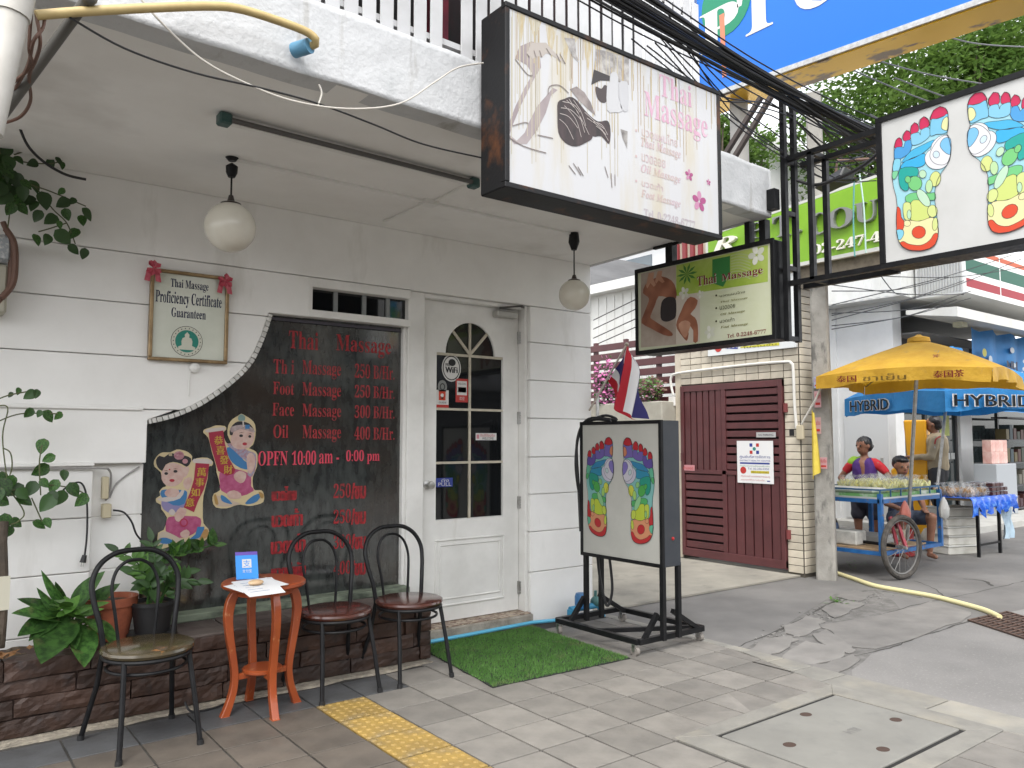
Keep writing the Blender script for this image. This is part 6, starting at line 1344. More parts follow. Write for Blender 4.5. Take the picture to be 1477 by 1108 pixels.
# maroon slat fence over a flower box
fc_ = thing('slat_fence', 'maroon horizontal slat fence above the flower trough', 'fence', (7.85, 7.6, 1.75))
for k in range(8):
    mb = MB(); z = 1.80 + k * .132; mb.box(7.83, 7.86, 6.74, 8.75, z, z + .092); mb.build('slat', MAROON, fc_, bevel=.003)
for y in (7.05, 7.65, 8.25):
    mb = MB(); mb.box(7.86, 7.91, y, y + .06, 1.5, 2.86); mb.build('post', MAROON, fc_)
mb = MB(); mb.box(7.83, 8.0, 6.742, 8.9, -.03, 1.5); tag(mb.build('low_wall', mat('grey_render', (.30, .29, .27), .8, col2=(.22, .21, .2), scale=3)), 'low grey wall under the flower trough', 'wall')
mb = MB(); mb.box(7.55, 7.82, 6.745, 8.4, 1.66, 1.955); tag(mb.build('flower_trough', mat('trough_cream', (.42, .40, .34), .8, col2=(.33, .31, .26), scale=4), bevel=.01), 'cream flower trough in front of the maroon fence', 'trough')
def bush(name, label, c, rx, ry, rz, n, mts, ls, cat='plant'):
    t = thing(name, label, cat, (c[0], c[1], c[2] - rz))
    for j, (m, fr) in enumerate(mts):
        mb = MB()
        for i in range(int(n * fr)):
            th = rnd.uniform(0, 6.28); ph = math.acos(rnd.uniform(-1, 1)); rr = rnd.random() ** .4
            p = Vector((c[0] + rx * rr * math.sin(ph) * math.cos(th), c[1] + ry * rr * math.sin(ph) * math.sin(th), c[2] + rz * rr * math.cos(ph)))
            d = Vector((rnd.gauss(0, 1), rnd.gauss(0, 1), rnd.gauss(0, 1))).normalized(); e = d.orthogonal().normalized() * ls * .35; d *= ls
            mb.add([p, p + d * .5 + e, p + d, p + d * .5 - e], [(0, 1, 2, 3)])
        tag(mb.build(['leaves', 'flowers', 'dry_flowers'][j], m, t), kind='stuff')
    return t
bush('flowering_plant', 'pink flowered plant at the left end of the flower trough', on(('x', 7.65), 874, 555), .16, .20, .40, 700, ((LEAF, .45), (mat('pink_petal', (.55, .16, .36), .6), .55)), .06)
bush('flowering_plant', 'dry brown and green plant at the right end of the flower trough', on(('x', 7.65), 934, 562), .18, .28, .17, 620, ((LEAFB, .5), (mat('mauve_petal', (.36, .16, .22), .7), .2), (mat('dry_twig', (.16, .09, .07), .8), .3)), .055)
# utility pole
up = thing('utility_pole', 'weathered square concrete utility pole beside the tiled corner', 'pole', (7.95, 4.80, -.03))
def tap(mb, cx, cy, z0, z1, w0, w1, d0, d1, rot=.45):
    vs = []
    for z, w, d in ((z0, w0, d0), (z1, w1, d1)):
        for a, b in ((-1, -1), (1, -1), (1, 1), (-1, 1)):
            x, y = a * w / 2, b * d / 2; vs.append((cx + x * math.cos(rot) - y * math.sin(rot), cy + x * math.sin(rot) + y * math.cos(rot), z))
    mb.add(vs, [(3, 2, 1, 0), (4, 5, 6, 7), (0, 1, 5, 4), (1, 2, 6, 5), (2, 3, 7, 6), (3, 0, 4, 7)])
mb = MB(); tap(mb, 7.95, 4.79, -.05, 5.35, .23, .17, .20, .155); mb.build('shaft', POLE, up, bevel=.018)
for z in [.25 + .32 * k for k in range(10)]:
    p = on(('x', 7.83), 1183, 0); mb = MB(); q = Vector((7.95, 4.79, z)) + Vector((-.10, -.045, 0)) * 1.0
    mb.ball((7.95 - .092 * math.cos(.45), 4.79 - .115 * math.sin(.45) + .03, z), .011, n=8, m=6); mb.build('bolt_hole', mat('hole_dark', (.02, .02, .02), .9), up)
UPX = ('x', 7.80)
for lab, x0, y0, x1, y1, m, tx in (('red and white notice on the utility pole, uppermost', 1175, 588, 1184, 564, flat('#d9a9ac'), 'ให้เช่า'), ('pale pink notice on the pole beside the yellow flag', 1173, 626, 1184, 602, flat('#cfa9a6'), 'เงินด่วน'), ('small pink notice low on the pole right of the flag', 1183, 676, 1193, 660, flat('#d9a5a8'), 'รับซื้อ'), ('pale blue notice at the top of the pole under the parasol', 1174, 560, 1183, 543, flat('#a9b3cf'), 'บ้านว่าง')):
    a, b = pxuv(UPX, x0, y0), pxuv(UPX, x1, y1); sticker(lab, UPX, a, b, m, [('t', tx, .1, .55, .9, .85, PRD), ('r', .15, .15, .85, .3, PRD)], 'notice', 'pole_notice')
# yellow pennant on the pole
yf = thing('yellow_pennant', 'limp yellow pennant hanging on a short stick at the utility pole', 'flag', on(('x', 7.74), 1178, 690))
a, b = on(('x', 7.76), 1190, 560), on(('x', 7.76), 1156, 616); mb = MB(); mb.tube([on(('x', 7.76), 1156, 612), on(('x', 7.76), 1176, 577), on(('x', 7.80), 1186, 555)], .011, 6); mb.build('stick', mat('stick_white', (.55, .53, .48), .5), yf)
n, m_ = 8, 14; vs = []; fcs = []
for i in range(n + 1):
    for j in range(m_ + 1):
        s, t = i / n, j / m_; L_ = on(('x', 7.74), 1171, 592).lerp(on(('x', 7.74), 1170, 692), t); R_ = on(('x', 7.74), 1174, 596).lerp(on(('x', 7.74), 1183, 680), t)
        p = L_.lerp(R_, s); vs.append(p + Vector((.03 * math.sin(s * 8 + t) * (t + .2), 0, 0)))
for i in range(n):
    for j in range(m_): k = i * (m_ + 1) + j; fcs.append((k, k + 1, k + m_ + 2, k + m_ + 1))
mb = MB(); mb.add(vs, fcs); mb.build('cloth', mat('pennant_yellow', (.62, .50, .07), .7, col2=(.52, .38, .05), scale=9), yf, smooth='all')

# ================================================================== green and blue advertising boards
gp_ = thing('green_signboard', 'lime green signboard with raised lettering above the tiled wall', 'signboard', (7.76, 5.0, 3.39))
GS = ('x', 7.70)
mb = MB(); mb.prism([(7.705, 6.10, 3.40), (7.705, 2.9, 3.40), (7.705, 2.9, 4.20), (7.705, 6.10, 3.94)], (.1, 0, 0)); mb.build('panel', mat('lime_green', (.20, .40, .018), .45, col2=(.165, .34, .015), scale=1.5), gp_)
mb = MB(); mb.bar((7.72, 6.12, 3.38), (7.72, 2.9, 3.38), .05, .04); mb.bar((7.74, 6.12, 3.96), (7.74, 2.9, 4.22), .06, .03); mb.bar((7.715, 6.115, 3.38), (7.715, 6.115, 3.96), .04, .03, up=(0, 1, 0)); mb.build('edge', mat('edge_grey', (.5, .5, .47), .5), gp_)
GL = mat('letter_steel', (.27, .275, .27), .35, metal=.5); GLW = mat('letter_cream', (.70, .68, .60), .5)
def gtx(s, a, b, m, it=False, dep=.05): text('raised_lettering', gp_, GS, serif(s, it), a, b, m, 1, depth=dep)
gtx('R', (1028, 368), (1064, 339), GLW, it=True); gtx('P', (1078, 348), (1108, 318), GL); gtx('T.', (1118, 345), (1157, 305), GL); gtx('C', (1172, 342), (1195, 305), GL); gtx('O', (1197, 334), (1233, 296), GL); gtx('U', (1236, 325), (1268, 288), GL); gtx('RT', (1271, 318), (1330, 270), GL)
gtx('02-247-47', (1174, 368), (1285, 330), GLW, dep=.025)
mb = MB(); mb.box(7.82, 8.3, 3.0, 6.1, 3.25, 3.385); tag(mb.build('sign_ledge', mat('old_ledge', (.30, .26, .20), .9, col2=(.16, .13, .1), scale=7)), 'stained ledge under the lime green signboard', 'ledge')
flp = on(('x', 7.0), 1202, 268)
fl_ = thing('floodlight', 'black floodlight on an arm in front of the green board', 'floodlight', flp)
mb = MB(); mb.prism([flp + Vector(v) for v in ((-.08, .17, .0), (-.08, -.12, .05), (-.02, -.13, .16), (.1, .12, .14))], (.22, 0, -.02)); mb.build('housing', BLACKP, fl_, bevel=.015)
mb = MB(); mb.tube([flp + Vector((.05, 0, .12)), flp + Vector((.05, -.02, .25)), flp + Vector((.1, -.5, .15)), flp + Vector((.72, -.65, .1))], .018, 6); mb.build('arm', mat('arm_rust', (.12, .07, .05), .7), fl_)
bl_ = thing('blue_signboard', 'huge bright blue billboard with white letters and golden underside', 'billboard', (8.6, 4.6, 5.8))
BS = ('x', 8.3)
mb = MB(); mb.prism([(8.305, 6.70, 6.02), (8.305, 2.0, 5.72), (8.305, 2.0, 9.4), (8.305, 6.70, 9.4)], (.5, 0, 0)); mb.build('panel', mat('billboard_blue', (.002, .135, .58), .4), bl_)
mb = MB(); mb.prism([(8.27, 6.72, 6.0), (8.27, 2.0, 5.70), (8.27, 2.0, 5.76), (8.27, 6.72, 6.06)], (.04, 0, 0)); mb.build('trim', STEEL, bl_)
mb = MB(); mb.prism([(8.31, 6.70, 5.985), (8.31, 2.0, 5.685), (8.8, 2.0, 5.685), (8.8, 6.7, 5.985)], (0, 0, .02)); mb.build('underside', mat('golden_underside', (.80, .46, .03), .25, col2=(.20, .13, .07), scale=2.6, lo=.54, hi=.6, stretch=(1, .6, 1), metal=.35), bl_)  # dark patches in the gold are painted reflections
mb = MB(); mb.bar((8.28, 6.72, 5.9), (8.28, 6.72, 9.4), .06, .06); mb.build('edge_post', STEEL, bl_)
disc('print_disc', bl_, BS, pxuv(BS, 1047, 2), .40, .46, flat('#1f8f6a'), 1); text('lettering', bl_, BS, serif('P'), pxuv(BS, 1012, 80), pxuv(BS, 1063, -4), PW, 2, uv=True, bold=.02); text('lettering', bl_, BS, serif('T'), pxuv(BS, 1066, 58), pxuv(BS, 1124, -42), PW, 2, uv=True, bold=.02); text('lettering', bl_, BS, serif('C'), pxuv(BS, 1148, 24), pxuv(BS, 1206, -75), PW, 2, uv=True, bold=.02)
p = pxuv(BS, 1042, 20); q = pxuv(BS, 1047, 110); art('print_trunk', bl_, BS, [(p[0] - .05, p[1]), (p[0] + .03, p[1]), (p[0] + .045, q[1]), (p[0] - .02, q[1])], flat('#dd8a6a'), 3, uv=True)
# support columns of the billboard
mb = MB(); mb.tube([(8.65, 6.3, -.03), (8.65, 6.3, 6.0)], .12, 14); mb.build('column', mat('column_grey', (.35, .34, .32), .7), bl_, smooth=True)

# ================================================================== overhead cables
for k in range(28):
    a, b = rnd.gauss(0, .05), rnd.gauss(0, .06)
    g1, g2, g3 = rnd.gauss(0, .03), rnd.gauss(0, .02), rnd.gauss(0, .035)
    P = [(-1.0, 2.8 + a * .5, 4.12 + b), (1.2, 2.8 + a, 3.92 + b), (2.86, 2.8 + a, 3.765 + b * .9 + g1), (4.16, 2.8 + a * .7, 3.66 + b * .45), (5.7, 2.8 + a, 3.60 + b + g3), (8.0, 2.8 + a * 2, 3.62 + b * 2), (14, 2.9 + a * 3, 3.9 + b * 2)]
    wire('black cable in the thick overhead bundle crossing before the blue billboard', P, rnd.uniform(.004, .0085), CABLE, 'overhead_cable', 6, 'cable', 'cables of the thick overhead bundle')
for k in range(11):
    p0 = on(('y', 2.9), 930 + rnd.uniform(-20, 60), 10 + rnd.uniform(0, 60)); p1 = on(('y', 3.05), 1115 + rnd.uniform(-10, 30), 150 + rnd.uniform(-20, 90)); p2 = on(('y', 3.0), 1250 + rnd.uniform(-10, 40), 205 + rnd.uniform(-10, 60))
    m = p0.lerp(p1, .5) + Vector((0, 0, -rnd.uniform(.02, .16)))
    wire('loose thin black wire sagging under the overhead bundle', [p0, m, p1, p1.lerp(p2, .5) + Vector((0, 0, -rnd.uniform(.02, .2))), p2], .0045, CABLE, 'loose_wire', 5, 'wire', 'loose wires under the bundle')
for k, (x0, y0, x1, y1, sg) in enumerate([(1290, 112, 1480, 160, .1), (1200, 88, 1480, 185, .1), (1180, 60, 1480, 130, .1), (1255, 165, 1480, 260, .1), (1300, 30, 1480, 68, .1)]):
    a, b = on(('x', 9.5), x0, y0), on(('x', 12.0), x1, y1); wire('grey overhead wire crossing in front of the trees', [a, a.lerp(b, .5) - Vector((0, 0, sg)), b], .009, mat('wire_grey', (.16, .16, .17), .5), 'street_wire', 5, 'wire', 'overhead wires in front of the trees')
for k, (x0, y0, x1, y1) in enumerate([(1200, 455, 1390, 405), (1200, 470, 1380, 432), (1200, 452, 1400, 420), (1200, 440, 1477, 362), (1200, 462, 1477, 372), (1265, 390, 1310, 425), (1200, 411, 1390, 425), (1200, 420, 1370, 400), (1210, 395, 1477, 385), (1200, 475, 1400, 430)]):
    a, b = on(('x', 8.2), x0, y0), on(('y', 5.2), x1, y1); wire('thin black wire strung between the pole and the convenience store', [a, a.lerp(b, .5) - Vector((0, 0, .05 + .03 * (k % 3))), b], .006, CABLE, 'store_wire', 5, 'wire', 'wires to the convenience store')
for k, (x0, y0, x1, y1) in enumerate([(856, 462, 922, 425), (856, 475, 922, 440), (856, 488, 922, 455), (858, 498, 922, 468)]):
    a, b = on(('y', 9.0), x0, y0), on(('y', 6.8), x1 + 60, y1 - 25); wire('thin wire crossing the white house beside the pillar', [a, a.lerp(b, .5), b], .008, CABLE, 'house_wire', 5, 'wire', 'wires before the white house')
for k, (x0, x1) in enumerate(((1044, 1098), (1060, 1112))):
    mb = MB(); mb.bar(on(('x', 8.0), x0, 226), on(('x', 8.0), x1, 140), .06, .05); tag(mb.build('billboard_strut', mat('strut_dark', (.06, .045, .04), .6)), ['left dark slanted strut under the billboard', 'right dark slanted strut under the billboard'][k], 'strut')
# teal cords hanging before the green board
wire('thin teal cord hanging in front of the green board', [on(('x', 7.4), x, y) for x, y in [(1232, 262), (1231, 320), (1233, 370)]], .008, mat('teal_cord', (.10, .30, .28), .6), 'cord', 5, 'cord')
wire('pale cord hanging beside the teal cord on the green board', [on(('x', 7.4), x, y) for x, y in [(1240, 252), (1246, 300), (1249, 365)]], .008, mat('pale_cord', (.40, .55, .50), .6), 'cord', 5, 'cord')
# ================================================================== vendors
CARTB = mat('cart_blue', (.02, .13, .36), .45, col2=(.014, .085, .25), scale=10, col3=(.16, .10, .07), scale3=14, lo3=.60, hi3=.70)
ct = thing('vendor_cart', 'blue framed vendor cart with bicycle wheels beside the utility pole', 'cart', (9.05, 4.8, -.03))
X0, X1, Ya, Yb, ZT = 8.38, 9.74, 4.40, 5.24, .80
mb = MB()
for y in (Ya, Yb):
    mb.bar((X0, y, ZT), (X1, y, ZT), .045); mb.bar((X0, y, .24), (X1, y, .24), .04)
for x in (X0, X1): mb.bar((x, Ya, ZT), (x, Yb, ZT), .045); mb.bar((x, Ya, .24), (x, Yb, .24), .04)
mb.build('frame', CARTB, ct)
for x in (X0, X1):
    for y in (Ya, Yb): mb = MB(); mb.bar((x, y, .22), (x, y, ZT + .08), .045); mb.build('post', CARTB, ct)
mb = MB(); mb.box(X0 - .02, X1 + .02, Ya - .02, Yb + .02, ZT + .02, ZT + .04); mb.build('tray', mat('tray_steel', (.5, .52, .52), .4, metal=.3), ct)
mb = MB(); mb.box(X0 + .03, X1 - .3, Ya + .03, Yb - .03, .262, .278); mb.build('lower_shelf', mat('ply', (.36, .25, .14), .8, col2=(.25, .17, .1), scale=8), ct)
mb = MB()
for y in (Ya, Yb): mb.bar((X0, y, ZT + .12), (X1, y, ZT + .12), .018)
for x in (X0, X1): mb.bar((x, Ya, ZT + .12), (x, Yb, ZT + .12), .018)
for k in range(7): x = X0 + (X1 - X0) * k / 6; mb.bar((x, Ya, ZT), (x, Ya, ZT + .12), .012)
mb.build('rail', mat('rail_darkblue', (.02, .09, .2), .5), ct)
def wheel(cx, cy, r, yaw):
    ax = Vector((math.sin(yaw), math.cos(yaw), 0)); e1 = Vector((ax.y, -ax.x, 0)); e2 = Vector((0, 0, 1)); c = Vector((cx, cy, r - .03))
    def rg(rr, n=40): return [c + (e1 * math.cos(2 * math.pi * k / n) + e2 * math.sin(2 * math.pi * k / n)) * rr for k in range(n)]
    mb = MB(); mb.tube(rg(r - .029), .029, 8, True); w = mb.build('wheel', mat('tyre', (.03, .028, .026), .8, col2=(.08, .07, .06), scale=20), ct, smooth=True)
    mb = MB(); mb.tube(rg(r - .062), .011, 6, True); mb.build('rim', mat('dull_rim', (.20, .195, .185), .5, metal=.6), w, smooth=True)
    mb = MB(); mb.tube([c - ax * .06, c + ax * .06], .022, 10); mb.build('hub', STEEL, w)
    for k in range(18):
        a = 2 * math.pi * k / 18; mb = MB(); mb.tube([c + ax * (.03 if k % 2 else -.03) + (e1 * math.cos(a + .3) + e2 * math.sin(a + .3)) * .02, c + (e1 * math.cos(a) + e2 * math.sin(a)) * (r - .06)], .0028, 4); mb.build('spoke', mat('dull_rim', (.20, .195, .185), .5, metal=.6), w)
    return c, ax
c1, ax1 = wheel(8.55, 4.27, .345, .12); wheel(8.78, 5.36, .345, .12)
mb = MB(); mb.bar(c1 - ax1 * .05, Vector((8.62, 4.36, .62)), .03); mb.bar(c1 + ax1 * .05, Vector((8.62, 4.42, .62)), .03); mb.build('fork', mat('fork_red', (.26, .02, .035), .4), ct)
mb = MB(); mb.tube([c1, Vector((8.78, 5.36, .315))], .018, 8); mb.build('axle', BLACKM, ct)
# goods on the cart
gd = thing('green_cloth', 'green and white cloth under the bagged fruit on the cart', 'cloth', (9.0, 4.8, ZT + .04))
mb = MB(); mb.box(X0 + .02, X1 - .02, Ya + .02, Yb - .02, ZT + .041, ZT + .075); mb.build('cloth', mat('cloth_green', (.12, .30, .10), .7, col2=(.5, .55, .5), scale=3, lo=.5, hi=.6), gd)
BAGF = mat('mango_slices', (.70, .64, .20), .5, col2=(.62, .66, .36), scale=30, rand=.15); PLASTIC = mat('clear_bag', (.80, .82, .82), .18, alpha=.13, spec=.8)
def bagmesh(seed):
    r_ = random.Random(seed); b = MB()
    for k in range(7):
        p = Vector((r_.uniform(-.03, .03), r_.uniform(-.03, .03), r_.uniform(.02, .05))); d = Vector((r_.gauss(0, .4), r_.gauss(0, .4), 1)).normalized() * .08; b.tube([p - d * .3, p + d * .4, p + d], [.011, .021, .008], 5)
    m1 = b.mesh('slices', smooth=True); b2 = MB(); b2.lathe([(.045, .0), (.062, .04), (.055, .09), (.03, .125), (.012, .14), (.034, .175)], (0, 0, 0), 10); m2 = b2.mesh('bag', smooth=True); return m1, m2
bms = [bagmesh(k) for k in range(4)]
for a_, b_ in bms: a_.materials.append(BAGF); b_.materials.append(PLASTIC)
k = 0
for i in range(9):
    for j in range(5):
        x, y = X0 + .42 + i * .105, Ya + .10 + j * .15
        t = thing('fruit_bag', 'clear bag of pale yellow sliced fruit on the blue cart', 'fruit bag', (x + rnd.uniform(-.02, .02), y + rnd.uniform(-.03, .03), ZT + .076), rnd.uniform(0, 6), 'bags of sliced fruit on the cart', local=True)
        a_, b_ = bms[k % 4]; k += 1; put('fruit_slices', a_, None, t); put('plastic_bag', b_, None, t)
mb = MB(); mb.box(X0 + .05, X0 + .36, Ya + .1, Yb - .1, ZT + .078, ZT + .13); tag(mb.build('white_tray', mat('tray_white', (.68, .70, .68), .5), bevel=.02), 'white cloth bundle at the pole end of the cart', 'bundle')
# clutter on the lower shelf and hanging from the cart
for k, (x, y, w_, d_, h_, colr, lab) in enumerate([(8.5, 4.75, .22, .3, .16, (.55, .54, .50), 'white foam tub at the left of the cart shelf'), (9.28, 4.62, .16, .26, .13, (.36, .28, .18), 'brown carton at the right of the cart shelf'), (8.52, 5.08, .2, .16, .22, (.10, .16, .30), 'dark blue crate at the back of the cart shelf')]):
    mb = MB(); mb.box(x, x + w_, y, y + d_, .279, .279 + h_); tag(mb.build('shelf_tub', mat('tub_%d' % k, colr, .6, col2=tuple(c * .7 for c in colr), scale=9), bevel=.015), lab, 'tub')
for k, (x, y, colr) in enumerate([(9.62, 4.385, (.62, .62, .60)), (8.70, 4.385, (.52, .16, .12))]):
    mb = MB(); mb.lathe([(.02, -.26), (.075, -.22), (.085, -.13), (.05, -.05), (.012, 0)], (x, y - .09, ZT), 12, 1, .6); tag(mb.build('hanging_bag', mat('hang_bag_%d' % k, colr, .4, bump=.5, bscale=25, bdist=.02, transl=.3), smooth=True), ['white plastic bag hanging at the far corner of the cart', 'red plastic bag hanging near the front wheel'][k], 'plastic bag')
mb = MB(); mb.box(8.85, 9.15, 4.6, 4.95, .28, .38); tag(mb.build('lower_box', mat('box_grey', (.34, .34, .33), .5), bevel=.02), 'grey plastic box on the lower shelf of the cart', 'box')
# parasols
def parasol(name, label, ctr, zr, zt, R, rot, mt, pole_base, val, seg=4, notch=False):
    t = thing(name, label, 'parasol', pole_base)
    cr = []
    for k in range(seg):
        a = rot + 2 * math.pi * k / seg; cr.append(Vector((ctr[0], ctr[1], zr)) + (_r * math.cos(a) + Vector((_f.x, _f.y, 0)).normalized() * math.sin(a)) * R)
    top = Vector((ctr[0], ctr[1], zt))
    for k in range(seg):
        A, B_ = cr[k], cr[(k + 1) % seg]; n = 12; vs = []; fcs = []
        for i in range(n + 1):
            e0 = A.lerp(B_, i / n)
            for j in range(9):
                q = top.lerp(e0, j / 8); s = math.sin(math.pi * i / n); q = q + Vector((0, 0, 1)) * .045 * math.sin(math.pi * j / 8) * (.35 + .65 * s) * R / 1.3 + Vector((0, 0, .05 * s * (j / 8) ** 2)); vs.append(q)
        for i in range(n):
            for j in range(8): b = i * 9 + j; fcs.append((b, b + 1, b + 10, b + 9))
        mb = MB(); mb.add(vs, fcs); p = mb.build('canopy_panel', mt, t, smooth='all')
        vs2 = []; f2 = []
        for i in range(n + 1):
            e = vs[i * 9 + 8]; dr = val * (1 + .07 * math.sin(i * 1.3 + k * 2)); ins = (top - e); ins.z = 0; ins = ins.normalized()
            fl = -.03 * math.sin(i * 1.7 + k); vs2 += [e, e + ins * fl * .5 - Vector((0, 0, dr * .5)), e + ins * fl - Vector((0, 0, dr))]
        for i in range(n): b = i * 3; f2 += [(b, b + 1, b + 4, b + 3), (b + 1, b + 2, b + 5, b + 4)]
        mb = MB(); mb.add(vs2, f2); mb.build('valance', mt, p, smooth='all')
    mb = MB(); mb.lathe([(.13 * R / 1.3, zt - .03), (.12 * R / 1.3, zt + .015), (.04, zt + .035), (.02, zt + .05)], (ctr[0], ctr[1], 0), 12); mb.build('top_cap', mt, t, smooth=True)
    mb = MB(); mb.tube([pole_base, top], .02, 10); mb.build('pole', STEEL, t, smooth=True)
    for c_ in cr: mb = MB(); mb.tube([top - Vector((0, 0, .06)), c_ + Vector((0, 0, .0)) - (c_ - top).normalized() * .02 - Vector((0, 0, .03))], .009, 6); mb.build('rib', STEEL, t)
    return t, cr, top
YEL = mat('parasol_yellow', (.60, .36, .03), .65, col2=(.50, .28, .022), scale=4, bump=.4, bscale=7, bdist=.05, transl=.25, col3=(.36, .22, .06), scale3=7, lo3=.6, hi3=.75)
BLU = mat('parasol_blue', (.025, .24, .56), .6, col2=(.018, .19, .46), scale=4, bump=.3, bscale=7, bdist=.04, transl=.2)
yc = C0 + _ray(1325, 487) * 8.5; yp = Vector((8.99, 4.50, ZT + .04))
ypar, ycr, ytop = parasol('yellow_parasol', 'yellow square parasol with red print fixed to the vendor cart', (yc.x, yc.y), 2.13, yc.z - .02, 1.15, math.radians(-86), YEL, Vector((8.96, 4.41, .35)), .13)
bc = C0 + _ray(1374, 540) * 10.85
bpar, bcr, btop = parasol('blue_parasol', 'bright blue square parasol lettered HYBRID behind the yellow one', (bc.x, bc.y), 2.06, 2.7, 1.4, math.radians(-123), BLU, Vector((11.07, 5.09, .28)), .25)
def onquad(par, A, B_, T, s, bl, tr, m, up=None, off=.02, nm='lettering', bold=0, rect=False):
    """lettering in a tilted quad: A->B_ baseline, T the up vector"""
    U = (B_ - A); n = U.cross(T).normalized()
    if n.dot(C0 - A) < 0: n = -n
    if rect: vs_, fs_ = [Vector((0, 0)), Vector((1, 0)), Vector((1, 1)), Vector((0, 1))], [(0, 1, 2, 3)]
    else: vs_, fs_ = textmesh(s)
    xa, xb = min(v.x for v in vs_), max(v.x for v in vs_); ya, yb = min(v.y for v in vs_), max(v.y for v in vs_)
    mb = MB()
    for o_f in ((0, 0),) + (((bold, 0), (-bold, 0)) if bold else ()):
        mb.add([A + U * (bl[0] + (tr[0] - bl[0]) * (v.x - xa) / (xb - xa) + o_f[0]) + T * (bl[1] + (tr[1] - bl[1]) * (v.y - ya) / (yb - ya)) + n * off for v in vs_], fs_)
    return mb.build(nm, m, par)
LT = sorted(range(4), key=lambda k: (ycr[k] - C0).dot(_r)); near = min(range(4), key=lambda k: (ycr[k] - C0).dot(_f)); left = LT[0]; right = LT[3]
V = Vector((0, 0, .13)); A, B_ = ycr[left] - V + Vector((0, 0, .0)), ycr[near] - V
DKR = flat('#8a2a1e')
for s, x0, x1, m in (('泰国', .14, .26, DKR), ('ชาเย็น', .3, .55, flat('#9a7a2a')), ('泰国茶', .70, .86, DKR)): onquad(ypar, A, B_, V, s, (x0, .42), (x1, .95), m, off=.045, bold=.002)
q0 = ycr[left].lerp(ycr[near], .5); Tm = (ytop - q0)
A2, B2 = ycr[left], ycr[near]
onquad(ypar, A2, B2, Tm, 'ชาไทย', (.52, .42), (.68, .52), flat('#a99a6a'), off=-.015 + .05); onquad(ypar, A2, B2, Tm, '泰国茶', (.52, .26), (.70, .36), DKR, off=.04)
n_ = (B2 - A2).cross(Tm).normalized(); n_ = n_ if n_.dot(C0 - A2) > 0 else -n_
mb = MB(); mb.poly([A2 + (B2 - A2) * (.43 + .055 * math.cos(t)) + Tm * (.38 + .11 * math.sin(t)) + n_ * .036 for t in [k * .42 for k in range(15)]]); mb.build('emblem', flat('#a9a48e'), ypar)
LB = sorted(range(4), key=lambda k: (bcr[k] - C0).dot(_r)); nb_ = min(range(4), key=lambda k: (bcr[k] - C0).dot(_f)); V = Vector((0, 0, .25))
HK = flat('#20262c')
A, B_ = bcr[nb_] - V, bcr[LB[3]] - V
onquad(bpar, A, B_, V, 'HYBRID', (.04, .24), (.62, .86), PW, off=.05, bold=.008); onquad(bpar, A, B_, V, 'HYBRID', (.045, .28), (.615, .82), HK, off=.056, bold=.003)
A, B_ = bcr[LB[0]] - V, bcr[nb_] - V
onquad(bpar, A, B_, V, 'HYBRID', (.10, .22), (.52, .86), PW, off=.05, bold=.006); onquad(bpar, A, B_, V, 'HYBRID', (.105, .26), (.515, .82), HK, off=.056, bold=.002)
Tm = btop - bcr[LB[0]].lerp(bcr[nb_], .5)
onquad(bpar, bcr[LB[0]], bcr[nb_], Tm, '', (.62, .05), (.98, .42), flat('#c9d4dc'), off=.03, nm='white_patch', rect=True)
# stone weight of the blue parasol
def rock(name, label, c, rx, ry, rz, m, cat='stone'):
    bm = bmesh.new(); bmesh.ops.create_icosphere(bm, subdivisions=3, radius=1)
    for v in bm.verts:
        k = 1 + .12 * noise.noise(v.co * 1.7 + Vector(c)); f_ = max(abs(v.co.x), abs(v.co.y), abs(v.co.z)); v.co = v.co * k * (.55 + .45 / f_ * .8)
        v.co.x *= rx; v.co.y *= ry; v.co.z = (v.co.z * rz)
    me = bpy.data.meshes.new(name); bm.to_mesh(me); bm.free(); me.polygons.foreach_set('use_smooth', [True] * len(me.polygons))
    o = put(name, me, m); o.location = c; return tag(o, label, cat)
rock('stone_weight', 'pale concrete block holding the blue parasol pole', (11.07, 5.09, .13), .16, .16, .17, mat('stone_pale', (.42, .39, .33), .9, col2=(.3, .28, .24), scale=8, bump=.4, bscale=30))
# folding table with blue plastic cloth
ft_ = thing('folding_table', 'black legged folding table under a crumpled blue plastic sheet', 'table', (11.3, 4.72, -.03))
tx0, tx1, ty0, ty1, tz = 10.62, 11.95, 4.42, 5.05, .70
for x, y in ((10.95, ty0 + .06), (11.6, ty0 + .06), (10.95, ty1 - .06), (11.6, ty1 - .06)): mb = MB(); mb.bar((x, y, -.03), (x, y, tz), .035); mb.build('leg', BLACKM, ft_)
mb = MB(); mb.bar((10.95, ty0 + .06, .12), (11.6, ty0 + .06, .12), .025); mb.bar((10.95, ty0 + .06, .5), (10.85, ty0 + .06, .66), .02); mb.build('brace', BLACKM, ft_)
mb = MB(); mb.box(tx0, tx1, ty0, ty1, tz, tz + .025); mb.build('tabletop', mat('top_brown', (.2, .15, .1), .6), ft_)
n = 40; vs = []; fcs = []
for i in range(n + 1):
    x = tx0 - .02 + (tx1 - tx0 + .04) * i / n; h = .15 + .05 * math.sin(i * .9) + .03 * math.sin(i * 2.3)
    for j, (y, z) in enumerate(((ty1, tz + .03), (ty0 - .01, tz + .032), (ty0 - .03 - .02 * math.sin(i), tz), (ty0 - .04 + .025 * math.sin(i * 1.3), tz - h * .5), (ty0 - .035 + .03 * math.sin(i * 1.9), tz - h))): vs.append((x, y, z))
for i in range(n):
    for j in range(4): b = i * 5 + j; fcs.append((b, b + 1, b + 6, b + 5))
